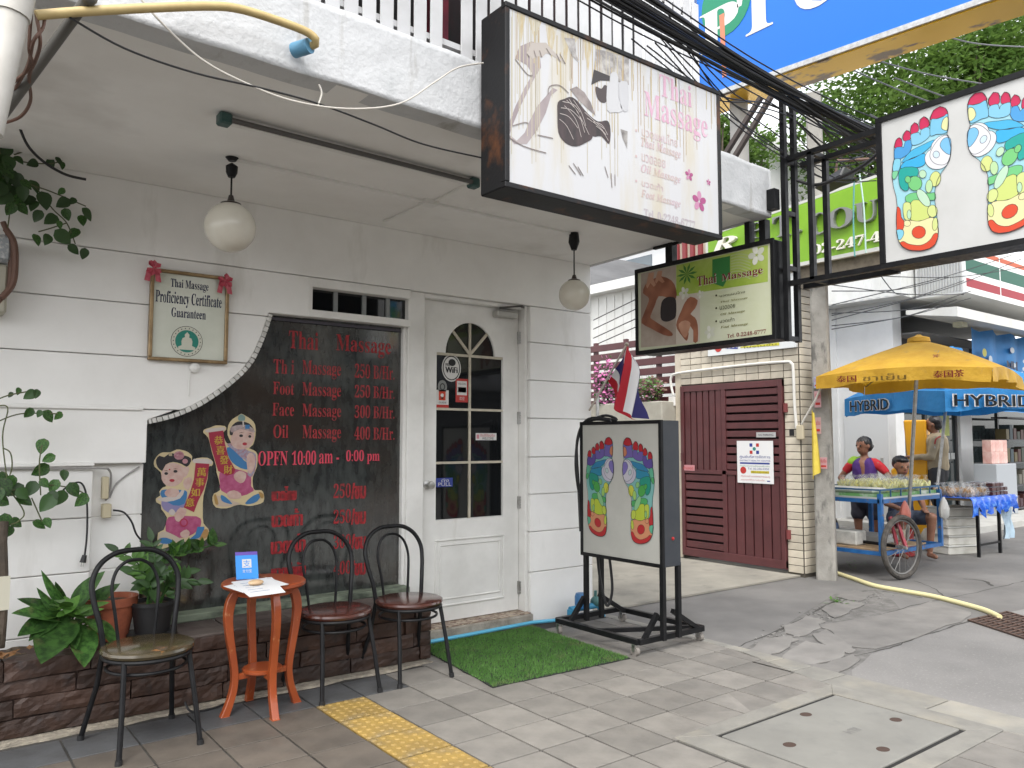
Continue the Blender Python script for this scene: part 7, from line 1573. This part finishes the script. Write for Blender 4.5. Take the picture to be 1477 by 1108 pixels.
mb = MB(); mb.add(vs, fcs); mb.build('plastic_sheet', mat('blue_plastic', (.015, .10, .55), .25, col2=(.12, .30, .70), scale=14, lo=.5, hi=.7, bump=.4, bscale=20, bdist=.02), ft_, smooth='all')
mb = MB(); vs = []; fcs = []
for i in range(9):
    for j in range(7): vs.append((tx1 - .12 + .30 * i / 8, ty0 + .1 + .03 * math.sin(i * 1.5 + j), tz - .02 - .55 * j / 6))
for i in range(8):
    for j in range(6): b = i * 7 + j; fcs.append((b, b + 1, b + 8, b + 7))
mb.add(vs, fcs); tag(mb.build('plastic_sack', mat('pale_blue_sack', (.46, .58, .66), .4, col2=(.36, .48, .58), scale=8), smooth='all'), 'pale blue plastic sack hanging off the table end', 'sack')
# goods on the table
BRWN = mat('brown_snack', (.16, .08, .035), .5, col2=(.28, .17, .07), scale=30, rand=.25); DRK = mat('dark_jelly', (.07, .02, .018), .35, rand=.3)
m3, m4 = bagmesh(11); m3.materials.append(BRWN); m4.materials.append(PLASTIC)
for i in range(8):
    for j in range(3):
        t = thing('snack_bag', 'clear bag of brown snacks on the blue plastic table', 'snack bag', (tx0 + .1 + i * .085, ty0 + .1 + j * .18 + rnd.uniform(-.02, .02), tz + .03), rnd.uniform(0, 6), 'bags of brown snacks on the table', local=True); put('snacks', m3, None, t); put('plastic_bag', m4, None, t)
bx_ = MB(); bx_.box(-.055, .055, -.045, .045, 0, .045); bm1 = bx_.mesh('jelly_box', bevel=.006); bm1.materials.append(DRK); lx_ = MB(); lx_.box(-.06, .06, -.05, .05, .046, .056); lm1 = lx_.mesh('lid', bevel=.004); lm1.materials.append(PLASTIC)
for i in range(4):
    for j in range(3):
        for h in range(3 - (i > 2)):
            t = thing('jelly_box', 'small clear box of dark red jelly stacked on the blue table', 'food box', (tx0 + .86 + i * .125, ty0 + .1 + j * .13, tz + .032 + h * .057), rnd.uniform(-.06, .06), 'boxes of dark jelly on the table', local=True); put('jelly', bm1, None, t); put('lid', lm1, None, t)
# polystyrene boxes under the table
fbm = MB(); fbm.box(-.25, .25, -.17, .17, 0, .10); fm = fbm.mesh('box', bevel=.012); fm.materials.append(mat('foam_white', (.66, .65, .60), .7, col2=(.52, .50, .44), scale=5, rand=.1)); lbm = MB(); lbm.box(-.26, .26, -.18, .18, .101, .122); lmm = lbm.mesh('lid', bevel=.008); lmm.materials.append(mat('foam_lid', (.60, .60, .57), .7, rand=.1))
for h in range(5):
    t = thing('foam_box', ['bottom', 'second', 'middle', 'fourth', 'topmost'][h] + ' white foam box in the stack under the blue table', 'foam box', (11.12 + rnd.uniform(-.02, .02) , 4.86, -.03 + h * .123), -.35 + rnd.uniform(-.05, .05), 'foam boxes stacked under the table', local=True); put('box_body', fm, None, t); put('lid', lmm, None, t)

# ================================================================== people
JOBS = []
def remesh(name, caps, m, parent, vox=.016, smooth=6, balls=()):
    amp, fr = (.007, 45) if name == 'hair' else ((0, 1) if name == 'body' else (.011, 15))
    mb = MB()
    for p0, r0, p1, r1 in caps:
        p0, p1 = Vector(p0), Vector(p1); n = 6; L_ = (p1 - p0)
        d = L_.normalized() if L_.length > 1e-6 else Vector((0, 0, 1))
        path, rad = [], []
        for k in range(5): a = math.pi / 2 * k / 4; path.append(p0 - d * r0 * math.cos(a)); rad.append(max(.002, r0 * math.sin(a)))
        for k in range(1, n): path.append(p0 + L_ * k / n); rad.append(r0 + (r1 - r0) * k / n)
        for k in range(5): a = math.pi / 2 * k / 4; path.append(p1 + d * r1 * math.sin(a)); rad.append(max(.002, r1 * math.cos(a)))
        mb.tube(path, rad, 14)
    for c, rx, ry, rz in balls: mb.ball(c, rx, ry, rz, 16, 12)
    o = put(name, mb.mesh(name), m, parent)
    md = o.modifiers.new('r', 'REMESH'); md.mode = 'VOXEL'; md.voxel_size = vox; md.use_smooth_shade = True
    sm = o.modifiers.new('s', 'SMOOTH'); sm.iterations = smooth; sm.factor = .5
    JOBS.append((o, m, amp, fr))
    return o
def grow_bodies():          # one evaluation for all figures
    dg = bpy.context.evaluated_depsgraph_get()
    new = [bpy.data.meshes.new_from_object(o.evaluated_get(dg)) for o, *_ in JOBS]
    for (o, m, amp, fr), me2 in zip(JOBS, new):
        o.modifiers.clear(); o.data = me2
        if amp:
            for v in me2.vertices:
                q = Vector((v.co.x * fr, v.co.y * fr, v.co.z * fr * (.6 if fr < 40 else .3))); v.co = v.co + v.normal * noise.fractal(q, 1, 2, 2) * amp
        me2.polygons.foreach_set('use_smooth', [True] * len(me2.polygons)); me2.materials.clear(); me2.materials.append(m)
SK = mat('skin_tan', (.26, .125, .075), .5, col2=(.22, .10, .06), scale=10, sss=.05); SK2 = mat('skin_brown', (.26, .12, .075), .5, sss=.05); HAIR = mat('black_hair', (.012, .010, .010), .45)
def hand(p, d, side, cap):
    """palm and five bent fingers as capsules"""
    d = Vector(d).normalized(); s = d.cross(Vector((0, 0, 1))); s = s.normalized() if s.length > .1 else Vector((1, 0, 0)); u = s.cross(d)
    p = Vector(p); cap.append((p, .024, p + d * .07, .028))
    for k, (o_, l) in enumerate(((-.027, .062), (-.009, .075), (.009, .07), (.026, .055))):
        b = p + d * .075 + s * o_; m = b + d * l * .55; cap.append((b, .0095, m, .009)); cap.append((m, .009, m + d * l * .4 - u * l * .3, .0075))
    b = p + d * .02 - s * .03 * side; m = b + d * .03 - s * .022 * side; cap.append((b, .011, m, .010)); cap.append((m, .010, m + d * .03, .008))
def face(par, hc, fd, r, skin):
    fd = Vector(fd).normalized(); s = fd.cross(Vector((0, 0, 1))).normalized(); hc = Vector(hc)
    for k in (-1, 1):
        mb = MB(); mb.ball(hc + fd * r * .86 + s * k * r * .36 + Vector((0, 0, r * .10)), .011, n=8, m=6); mb.build('eye', mat('eye_dark', (.02, .015, .012), .3), par, smooth=True)
    mb = MB(); mb.ball(hc + fd * r * .84 + Vector((0, 0, -r * .62)), .024, .024, .008, 8, 6); mb.build('mouth', mat('lip', (.20, .06, .05), .5), par, smooth=True)
def headcaps(hc, fd, r, caps, balls):
    hc = Vector(hc); fd = Vector(fd).normalized(); s = fd.cross(Vector((0, 0, 1))).normalized()
    balls.append((hc + Vector((0, 0, r * .25)), r * .92, r * .98, r * .98)); balls.append((hc + fd * r * .12 - Vector((0, 0, r * .42)), r * .72, r * .74, r * .78))
    caps.append((hc + fd * r * .88 + Vector((0, 0, r * .05)), .010, hc + fd * r * 1.08 - Vector((0, 0, r * .2)), .016))
    for k in (-1, 1): balls.append((hc + s * k * r * .92, .016, .02, .032))
# vendor woman, standing behind the cart, hands on hips
LC = Vector((_f.x, _f.y, 0)).normalized()   # away from the photographer
def person(label, base): return thing('person', label, 'person', base, 0)
w = person('woman in red, purple and green shirt standing hand on hip behind the cart', (10.16, 5.53, 0)); o = ORG[w]; ORG[w] = Vector()
F = -LC * .75 - _r * .66; F.normalize(); Sd = F.cross(Vector((0, 0, 1))).normalized()
def L3(s, f, z): return Sd * s + F * f + Vector((0, 0, z))
caps, balls = [], []
hc = L3(-.0, .03, 1.38); hd = (F * .6 - _r * .8).normalized()
headcaps(hc, hd, .098, caps, balls); caps += [(L3(0, 0, 1.20), .05, L3(0, .015, 1.30), .047), (L3(0, 0, .95), .125, L3(0, 0, 1.12), .13), (L3(0, 0, .80), .14, L3(0, 0, .95), .12)]
for k in (-1, 1):
    sh, el, wr = L3(k * .17, 0, 1.14), L3(k * .33, -.03, .95), L3(k * .19, .10, .86); caps += [(L3(k * .1, 0, 1.17), .055, sh, .055), (sh, .05, el, .04), (el, .038, wr, .028)]; hand(wr, L3(-k * .5, .3, -.5), k, caps)
    caps += [(L3(k * .085, 0, .78), .10, L3(k * .1, .02, .43), .065), (L3(k * .1, .02, .43), .058, L3(k * .1, -.01, .08), .036), (L3(k * .1, -.02, .035), .035, L3(k * .11, .12, .025), .028)]
remesh('body', caps, SK2, w, .014, 3, balls); face(w, hc, hd, .098, SK2)
remesh('purple_apron', [(L3(0, .0, .72), .15, L3(0, .01, .95), .132), (L3(-.03, 0, .95), .128, L3(-.04, .01, 1.12), .118), (L3(.03, 0, .95), .128, L3(.04, .01, 1.12), .118), (L3(-.07, 0, 1.16), .066, L3(.07, 0, 1.16), .066)], mat('cloth_purple', (.065, .02, .16), .8), w, .018, 4)
remesh('red_sleeve', [(L3(-.11, 0, 1.165), .066, L3(-.18, 0, 1.12), .062), (L3(-.18, 0, 1.12), .06, L3(-.25, -.02, 1.05), .055)], mat('cloth_red', (.50, .02, .03), .8), w, .016, 3)
remesh('red_sleeve', [(L3(.13, 0, 1.15), .064, L3(.18, 0, 1.12), .062), (L3(.18, 0, 1.12), .06, L3(.25, -.02, 1.05), .055)], mat('cloth_red', (.50, .02, .03), .8), w, .016, 3)
remesh('green_shoulder', [(L3(.06, .0, 1.19), .068, L3(.15, 0, 1.17), .07)], mat('cloth_lime', (.26, .46, .04), .8), w, .016, 3)
remesh('shorts', [(L3(0, 0, .78), .158, L3(0, 0, .70), .16), (L3(-.085, 0, .76), .115, L3(-.1, .02, .48), .09), (L3(.085, 0, .76), .115, L3(.1, .02, .48), .09)], mat('cloth_dark', (.03, .03, .045), .8), w, .018, 3)
hb = hc - hd * .018 + Vector((0, 0, .042)); remesh('hair', [(hc - hd * .085 + Vector((0, 0, .01)), .045, hc - hd * .12 + Vector((0, 0, 0)), .042)], HAIR, w, .012, 3, [(hb, .102, .102, .096), (hc - hd * .04, .094, .094, .08)])
w.location = o
# seated person behind the goods
w = person('seated person with black hair looking over the bags on the cart', (10.28, 5.12, 0)); o = ORG[w]; ORG[w] = Vector()
F = -LC; Sd = F.cross(Vector((0, 0, 1))).normalized(); caps, balls = [], []
hc = L3(0, .05, 1.12); hd = (F + Vector((0, 0, -.1))).normalized(); headcaps(hc, hd, .098, caps, balls)
caps += [(L3(0, .0, .93), .05, L3(0, .03, 1.04), .047), (L3(0, 0, .72), .125, L3(0, 0, .86), .14), (L3(0, -.02, .5), .15, L3(0, 0, .72), .125)]
for k in (-1, 1):
    sh, el, wr = L3(k * .18, 0, .88), L3(k * .23, .08, .65), L3(k * .15, .28, .60); caps += [(L3(k * .1, 0, .90), .055, sh, .055), (sh, .05, el, .04), (el, .038, wr, .028)]; hand(wr, L3(-k * .15, .5, -.1), k, caps)
    kn = L3(k * .19, .38, .50); caps += [(L3(k * .09, 0, .46), .095, kn, .062), (kn, .058, L3(k * .17, .34, .09), .036), (L3(k * .17, .32, .035), .034, L3(k * .18, .46, .025), .028)]
remesh('body', caps, SK, w, .014, 3, balls); face(w, hc, hd, .098, SK)
remesh('dark_shirt', [(L3(0, -.02, .5), .162, L3(0, 0, .72), .138), (L3(0, 0, .72), .138, L3(0, 0, .86), .152), (L3(-.17, 0, .885), .07, L3(.17, 0, .885), .07), (L3(-.18, 0, .88), .066, L3(-.22, .06, .74), .056), (L3(.18, 0, .88), .066, L3(.22, .06, .74), .056)], mat('cloth_navy', (.03, .04, .09), .8), w, .018, 3)
remesh('shorts', [(L3(0, -.02, .47), .155, L3(0, .05, .47), .14), (L3(-.09, 0, .46), .108, L3(-.165, .3, .49), .082), (L3(.09, 0, .46), .108, L3(.165, .3, .49), .082)], mat('cloth_slate', (.05, .065, .10), .8), w, .018, 3)
remesh('hair', [], HAIR, w, .012, 3, [(hc - hd * .04 + Vector((0, 0, .045)), .104, .104, .098), (hc + hd * .03 + Vector((0, 0, .085)), .08, .08, .042)]); w.location = o
st_ = MB(); st_.lathe([(.13, 0), (.15, .02), (.14, .3), (.16, .33), (.16, .36), (.02, .365)], (10.28 + LC.x * .02, 5.12 + LC.y * .02, -.03), 18); tag(st_.build('stool', mat('stool_red', (.35, .03, .03), .5), smooth=True), 'plastic stool under the seated person behind the cart', 'stool')
# man in khaki at the cash machine
w = person('man in khaki uniform shirt standing at the yellow cash machine', (12.78, 5.78, .08)); o = ORG[w]; ORG[w] = Vector()
F = (LC * .55 - _r * .83).normalized(); Sd = F.cross(Vector((0, 0, 1))).normalized(); caps, balls = [], []
hc = L3(0, .04, 1.62); hd = F; headcaps(hc, hd, .104, caps, balls)
caps += [(L3(0, 0, 1.42), .055, L3(0, .02, 1.54), .052), (L3(0, 0, 1.12), .145, L3(0, 0, 1.34), .155), (L3(0, 0, .92), .15, L3(0, 0, 1.12), .14)]
for k in (-1, 1):
    sh, el, wr = L3(k * .19, 0, 1.38), L3(k * .25, .06, 1.10), L3(k * .14, .32, 1.12); caps += [(L3(k * .1, 0, 1.40), .06, sh, .06), (sh, .055, el, .044), (el, .042, wr, .03)]; hand(wr, L3(-k * .1, .5, .05), k, caps)
    caps += [(L3(k * .09, 0, .88), .10, L3(k * .1, .02, .48), .068), (L3(k * .1, .02, .48), .062, L3(k * .1, -.01, .09), .04), (L3(k * .1, -.02, .04), .038, L3(k * .11, .14, .03), .03)]
remesh('body', caps, SK, w, .015, 3, balls); face(w, hc, hd, .104, SK)
KH = mat('cloth_khaki', (.36, .29, .19), .8, col2=(.31, .25, .16), scale=6)
remesh('khaki_shirt', [(L3(0, 0, .96), .165, L3(0, 0, 1.12), .16), (L3(0, 0, 1.12), .16, L3(0, 0, 1.34), .17), (L3(-.17, 0, 1.39), .075, L3(.17, 0, 1.39), .075), (L3(0, 0, 1.40), .075, L3(0, .01, 1.46), .066), (L3(-.19, 0, 1.38), .072, L3(-.25, .06, 1.12), .062), (L3(-.25, .06, 1.12), .06, L3(-.15, .29, 1.12), .046), (L3(.19, 0, 1.38), .072, L3(.25, .06, 1.12), .062), (L3(.25, .06, 1.12), .06, L3(.15, .29, 1.12), .046)], KH, w, .018, 3)
remesh('dark_trousers', [(L3(0, 0, .93), .158, L3(0, 0, .86), .158), (L3(-.09, 0, .88), .115, L3(-.1, .02, .48), .085), (L3(-.1, .02, .48), .082, L3(-.1, -.01, .1), .066), (L3(.09, 0, .88), .115, L3(.1, .02, .48), .085), (L3(.1, .02, .48), .082, L3(.1, -.01, .1), .066)], mat('cloth_charcoal', (.035, .035, .038), .85), w, .018, 3)
sgn = 1 if Sd.dot(C0 - o) > 0 else -1
mb = MB(); mb.ball(L3(sgn * .262, .03, 1.27), .012, .04, .04, 10, 8); mb.build('arm_badge', flat('#c9ccd2'), w)
mb = MB(); mb.tube(smoothpts([L3(sgn * .16, -.07, 1.44), L3(sgn * .245, -.02, 1.40), L3(sgn * .262, .0, 1.32)], 4, False), .012, 6); mb.build('red_cord', flat('#b02a20'), w)
remesh('hair', [], HAIR, w, .012, 3, [(hc - hd * .03 + Vector((0, 0, .055)), .108, .108, .092), (hc - hd * .055 - Vector((0, 0, .01)), .085, .085, .075)]); w.location = o

# ================================================================== cash machine and convenience store
at_ = C0 + _ray(1309, 636) * 12.7
am = thing('cash_machine', 'yellow cash machine under the store canopy beside the man', 'cash machine', (at_.x, at_.y, 0), math.atan2(-F.y, -F.x) + math.pi / 2 + math.pi, local=True)
AY = mat('atm_yellow', (.72, .34, .012), .4)
mb = MB(); mb.prism([(-.27, -.22, 0), (-.27, .3, 0), (-.27, .3, 1.78), (-.27, -.02, 1.78), (-.27, .02, 1.15), (-.27, -.22, 1.0)], (.54, 0, 0)); mb.build('cabinet', AY, am, bevel=.02)
mb = MB(); mb.box(-.2, .2, -.005, .01, 1.28, 1.62); mb.build('screen', mat('screen_dark', (.03, .03, .04), .15), am)
mb = MB(); mb.box(-.18, .18, -.235, -.22, .5, .8); mb.build('door_panel', mat('atm_dark_yellow', (.5, .22, .01), .5), am)
mb = MB(); mb.prism([(-.15, -.12, 1.07), (-.15, -.02, 1.13), (.15, -.02, 1.13), (.15, -.12, 1.07)], (0, 0, .02)); mb.build('keypad', mat('keypad_grey', (.3, .3, .3), .4), am)
cs = thing('convenience_store', 'white corner convenience store with striped sign and glass front', 'store', (15.5, 8.0, 0))
CORR = mat('white_corrugated', (.66, .66, .64), .5, col2=(.58, .58, .55), scale=3)
WPANEL = mat('white_panel', (.66, .665, .66), .5, col2=(.58, .585, .58), scale=2)
mb = MB(); mb.box(13.0, 20.0, 6.35, 13, 3.86, 5.2); mb.build('upper_fascia', CORR, cs)
for k in range(44):
    y = 6.40 + k * .15; mb = MB(); mb.box(12.993, 13.001, y, y + .075, 3.88, 5.18); mb.build('fascia_rib', CORR, cs)
for k in range(24):
    x = 13.05 + k * .15; mb = MB(); mb.box(x, x + .075, 6.343, 6.351, 3.88, 5.18); mb.build('fascia_rib', CORR, cs)
mb = MB(); mb.box(13.4, 13.7, 6.72, 13, 0, 3.86); mb.build('side_wall', WPANEL, cs)
for y in (7.75, 8.9):
    mb = MB(); mb.box(13.36, 13.40, y, y + .12, 0, 3.86); mb.build('pilaster', WPANEL, cs)
mb = MB(); mb.box(13.385, 13.40, 6.85, 7.65, .1, 2.15); dr = mb.build('side_door', mat('door_grey_white', (.55, .56, .56), .4), cs)
mb = MB(); mb.box(13.365, 13.385, 6.95, 6.99, 1.0, 1.16); mb.build('handle', STEEL, dr)
mb = MB(); mb.box(13.7, 20.0, 9.4, 9.5, 0, 3.86); mb.build('back_wall', mat('inside_grey', (.16, .17, .17), .8), cs)
mb = MB(); mb.box(13.7, 20, 6.4, 9.4, 3.3, 3.32); mb.build('inner_ceiling', mat('ceil_grey', (.22, .22, .22), .8), cs)
mb = MB(); mb.box(13.0, 20, 5.6, 9.4, -.03, .07); mb.build('plinth', CONC2, cs)
mb = MB(); mb.prism([(13.15, 5.55, 3.42), (13.15, 6.36, 3.55), (13.15, 6.36, 3.62), (13.15, 5.55, 3.58)], (6.0, 0, 0)); mb.build('awning', mat('awning_white', (.62, .61, .57), .5, col2=(.5, .49, .45), scale=2), cs)
mb = MB(); mb.box(13.9, 14.1, 5.8, 5.95, 3.36, 3.44); mb.build('awning_lamp', mat('lamp_cream', (.55, .52, .36), .5), cs)
# striped sign box
ES = ('y', 5.5)
mb = MB(); mb.box(13.40, 18.2, 5.51, 6.3, 3.83, 4.62); mb.build('sign_box', mat('sign_white', (.70, .70, .68), .4), cs)
for z0, z1, m in ((4.50, 4.58, flat('#c8592c')), (4.18, 4.40, flat('#0f5f4a')), (3.93, 4.07, flat('#a51f30'))):
    for x0, x1 in ((13.42, 14.72), (14.76, 16.2), (16.24, 18.1)): art('sign_stripe', cs, ES, [(x0, z0), (x1, z0), (x1, z1), (x0, z1)], m, -12, uv=True)
mb = MB()
for k in range(16): mb.box(13.375, 13.40, 5.56 + k * .045, 5.58 + k * .045, 3.86, 4.72)
mb.build('sign_vent', mat('vent_grey', (.42, .42, .40), .5), cs)
# glass front
FY_ = 7.0
for x0, x1 in ((14.2, 15.0), (15.04, 16.25), (16.9, 18.2), (18.24, 19.8)):
    mb = MB(); mb.box(x0, x1, FY_, FY_ + .02, .1, 2.6); mb.build('glass_pane', GLASSBG, cs)
for x in (14.16, 15.02, 16.27, 16.88, 18.22):
    mb = MB(); mb.box(x - .035, x + .035, FY_ - .03, FY_ + .05, .07, 2.65); mb.build('mullion', mat('mullion_dark', (.04, .04, .042), .4), cs)
mb = MB(); mb.box(16.32, 16.84, FY_ - .08, FY_ + .1, .07, 3.3); mb.build('column', WPANEL, cs)
mb = MB(); mb.box(14.1, 20, FY_ - .05, FY_ + .1, 2.62, 3.3); mb.build('header', mat('header_grey', (.10, .10, .105), .6), cs)
for k in range(6):
    mb = MB(); x = 15.1 + k * .19; mb.box(x, x + .15, FY_ - .008, FY_ - .002, 1.10, 1.22); mb.build('glass_decal', flat('#cfd2d0'), cs)
art('poster', cs, ('y', FY_ - .004), [(15.62, 1.55), (16.02, 1.55), (16.02, 2.15), (15.62, 2.15)], flat('#b9c46a'), 1, uv=True)
art('poster', cs, ('y', FY_ - .004), [(15.12, 1.6), (15.5, 1.6), (15.5, 2.1), (15.12, 2.1)], flat('#8f9a98'), 1, uv=True)
# counter with pink boxes, shelf
p = on(('y', 6.3), 1440, 720)
mb = MB(); mb.box(16.05, 16.95, 6.2, 6.6, .07, 1.02); tag(mb.build('counter', mat('counter_grey', (.32, .34, .36), .5), bevel=.01), 'grey counter in front of the store holding pink boxes', 'counter')
pbm = MB(); pbm.box(-.085, .085, -.08, .08, 0, .22); pm_ = pbm.mesh('pink_box', bevel=.004); pm_.materials.append(mat('carton_pink', (.56, .30, .26), .6, col2=(.66, .45, .40), scale=9, rand=.12))
for h in range(2):
    for k in range(4):
        oo = put('pink_carton', pm_, None); oo.location = (16.2 + k * .18, 6.38, 1.025 + h * .222); tag(oo, ['leftmost', 'second from left', 'third from left', 'rightmost'][k] + ' pink carton in the ' + ['lower', 'upper'][h] + ' row on the store counter', 'carton', 'pink cartons on the store counter')
sh = thing('goods_shelf', 'dark shelf of mixed goods at the right end of the store front', 'shelf', (18.2, 6.6, .07))
for k in range(5): mb = MB(); mb.box(17.3, 19.0, 6.45, 6.75, .1 + k * .45, .13 + k * .45); mb.build('shelf_board', mat('shelf_dark', (.05, .05, .055), .5), sh)
for k in range(4):
    for j in range(9): mb = MB(); x = 17.35 + j * .18; mb.box(x, x + .14, 6.5, 6.7, .135 + k * .45, .135 + k * .45 + rnd.uniform(.15, .3)); mb.build('packet', flat(rnd.choice(['#4a2a24', '#6a675c', '#2f4048', '#5a5030', '#40202a', '#343a2e'])), sh)
# blue banner
bn = thing('blue_banner', 'blue advertising banner hung under the store canopy', 'banner', (17.0, 6.15, 2.3))
BN = ('y', 6.1); a, b = pxuv(BN, 1405, 575), pxuv(BN, 1405, 474)
n = 16; vs = []; fcs = []
for i in range(n + 1):
    for j in range(7): vs.append((a[0] + 3.2 * i / n, 6.1 + .05 * math.sin(i * 1.3), b[1] - .25 * .0 - (b[1] - a[1] + .2) * j / 6 + .03 * math.cos(i * 1.57) * (1 - j / 6)))
for i in range(n):
    for j in range(6): k = i * 7 + j; fcs.append((k, k + 1, k + 8, k + 7))
mb = MB(); mb.add(vs, fcs); mb.build('cloth', mat('banner_blue', (.02, .16, .42), .6, col2=(.04, .24, .55), scale=2), bn, smooth='all')
BN2 = ('y', 6.03)
for k in range(16):
    c_ = (a[0] + rnd.uniform(.1, 2.2), rnd.uniform(a[1] + .05, b[1] - .15)); disc('print', bn, BN2, c_, rnd.uniform(.04, .11), rnd.uniform(.03, .08), flat(rnd.choice(['#d6dde2', '#c9c14a', '#c97a8a', '#9ac4dd', '#d6dde2'])), 1 + k * .2, 14)
text('lettering', bn, BN2, 'NU', (a[0] + 1.3, a[1] + .48), (a[0] + 1.75, a[1] + .75), flat('#1a2a4a'), 5, uv=True, bold=.02)

# ================================================================== houses and trees behind
wh = thing('white_house', 'white low house with ribbed wall behind the maroon fence', 'house', (10.4, 11, 0))
mb = MB(); mb.box(9.2, 12.5, 8.4, 17, -.03, 3.9); mb.build('wall', CORR, wh)
for k in range(42): mb = MB(); y = 8.45 + k * .19; mb.box(9.19, 9.2, y, y + .09, 0, 3.85); mb.build('wall_rib', CORR, wh)
mb = MB(); mb.box(9.0, 12.7, 8.2, 17.2, 3.9, 4.05); mb.build('roof', mat('roof_white', (.68, .68, .66), .6), wh)
gh = thing('grey_house', 'grey upper storey with white window frame seen above the white house', 'house', (12.5, 18, 0))
mb = MB(); mb.box(12.8, 16, 14.5, 22, -.03, 6.2); mb.build('wall', mat('grey_clad', (.20, .20, .205), .7, col2=(.15, .15, .155), scale=1, stretch=(1, 1, 8)), gh)
mb = MB(); mb.box(12.74, 12.8, 14.8, 16.6, 4.3, 6.1); wd = mb.build('window', WHITE2, gh); mb = MB(); mb.box(12.72, 12.74, 15.0, 16.4, 4.5, 5.9); mb.build('pane', mat('pane_blue', (.10, .16, .2), .1), wd)
tw = thing('white_tower', 'white modern building behind the sign brackets and tree', 'building', (22, 16, 0))
mb = MB(); mb.box(19, 27, 14.6, 24, -.03, 11.2); mb.build('wall', mat('tower_white', (.72, .72, .72), .6), tw)
for k in range(4):
    mb = MB(); mb.box(18.6, 27.3, 14.2, 24.2, 2.6 + k * 2.7, 2.9 + k * 2.7); mb.build('balcony_slab', mat('tower_white', (.72, .72, .72), .6), tw)
    for j in range(4): mb = MB(); y = 15.2 + j * 2.1; mb.box(18.97, 19.0, y, y + 1.3, 3.3 + k * 2.7, 4.8 + k * 2.7) if k < 3 else mb.box(18.97, 19.0, y, y + 1.3, .8, 2.2); mb.build('window', mat('tower_glass', (.14, .17, .19), .1), tw)
def tree(name, label, base, cz, R, n_cl, per, ls, seed, flatn=.7):
    r_ = random.Random(seed); t = thing(name, label, 'tree', base); b = Vector(base)
    mb = MB(); mb.tube([b, b + Vector((.1, .1, cz * .4)), b + Vector((0, .2, cz * .75))], [.28, .2, .13], 10); mb.build('trunk', BARK, t, smooth=True)
    cl = []
    for k in range(n_cl):
        th, ph, rr = r_.uniform(0, 6.28), math.acos(r_.uniform(-1, 1)), r_.random() ** .45
        cl.append(b + Vector((R * rr * math.sin(ph) * math.cos(th), R * rr * math.sin(ph) * math.sin(th), cz + R * flatn * rr * math.cos(ph))))
    for k in range(0, n_cl, max(1, n_cl // 26)):
        e = cl[k]; s_ = b + Vector((0, .15, cz * r_.uniform(.45, .75))); m_ = s_.lerp(e, .5) + Vector((0, 0, -.3)); mb = MB(); mb.tube([s_, m_, e], [.09, .055, .015], 6); mb.build('limb', BARK, t, smooth=True)
    mb = MB()
    for c_ in cl:
        rad = r_.uniform(.45, .9) * R * .16
        for i in range(per):
            p = c_ + Vector((r_.gauss(0, rad), r_.gauss(0, rad), r_.gauss(0, rad * .45))); d = Vector((r_.gauss(0, 1), r_.gauss(0, 1), r_.gauss(-.2, .5))).normalized(); e = d.cross(Vector((r_.gauss(0, .4), r_.gauss(0, .4), 1))).normalized() * ls * .28; d = d * ls * r_.uniform(.7, 1.3)
            mb.add([p, p + d * .5 + e, p + d, p + d * .5 - e], [(0, 1, 2, 3)])
    mb.build('crown', CANOPYG, t)
    return t
tree('street_tree', 'large feathery green tree behind the foot-chart sign', (23.3, 9.75, -.03), 10.6, 4.2, 320, 140, .17, 3)
tree('street_tree', 'dense green tree filling the gap right of the large tree', (26.5, 7.4, -.03), 11.2, 4.0, 250, 135, .18, 4)
tree('street_tree', 'small tree seen between the sign bracket posts below the billboard', (16.4, 12.6, -.03), 8.9, 1.35, 60, 80, .15, 5)
# shophouses across the street, seen only as reflections in the shop glass
for k, (x0, x1, h, colr) in enumerate([(-14, -5.2, 5.6, (.42, .40, .36)), (-5, 3.8, 5.2, (.34, .32, .30)), (4, 13.2, 5.9, (.45, .41, .35)), (13.4, 24, 5.4, (.36, .36, .37))]):
    t = thing('shophouse', ['cream', 'brown grey', 'tan', 'cool grey'][k] + ' shophouse across the street mirrored in the shop glass', 'building', ((x0 + x1) / 2, -13, 0))
    mb = MB(); mb.box(x0, x1, -20, -12, -.03, h); mb.build('wall', mat('shophouse_%d' % k, colr, .8, col2=tuple(c * .7 for c in colr), scale=2), t)
    mb = MB(); mb.box(x0 + .5, x1 - .5, -12, -11.97, .1, 2.9); mb.build('shopfront', mat('shopfront_dark', (.05, .05, .055), .3), t)
    mb = MB(); mb.box(x0, x1, -12, -10.6, 3.1, 3.25); mb.build('awning', mat('awning_grey', (.25, .25, .25), .7), t)
    for j in range(3):
        for f_ in range(2): mb = MB(); x = x0 + .8 + j * (x1 - x0 - 1) / 3; mb.box(x, x + 1.8, -12, -11.97, 3.6 + f_ * 3, 4.9 + f_ * 3) if 4.9 + f_ * 3 < h else mb.box(x, x + .1, -12, -11.97, 4, 4.1); mb.build('window', mat('far_glass', (.05, .06, .07), .1), t)
grow_bodies()
if TXT: bpy.data.objects.remove(TXT[1]); bpy.data.curves.remove(TXT[0])
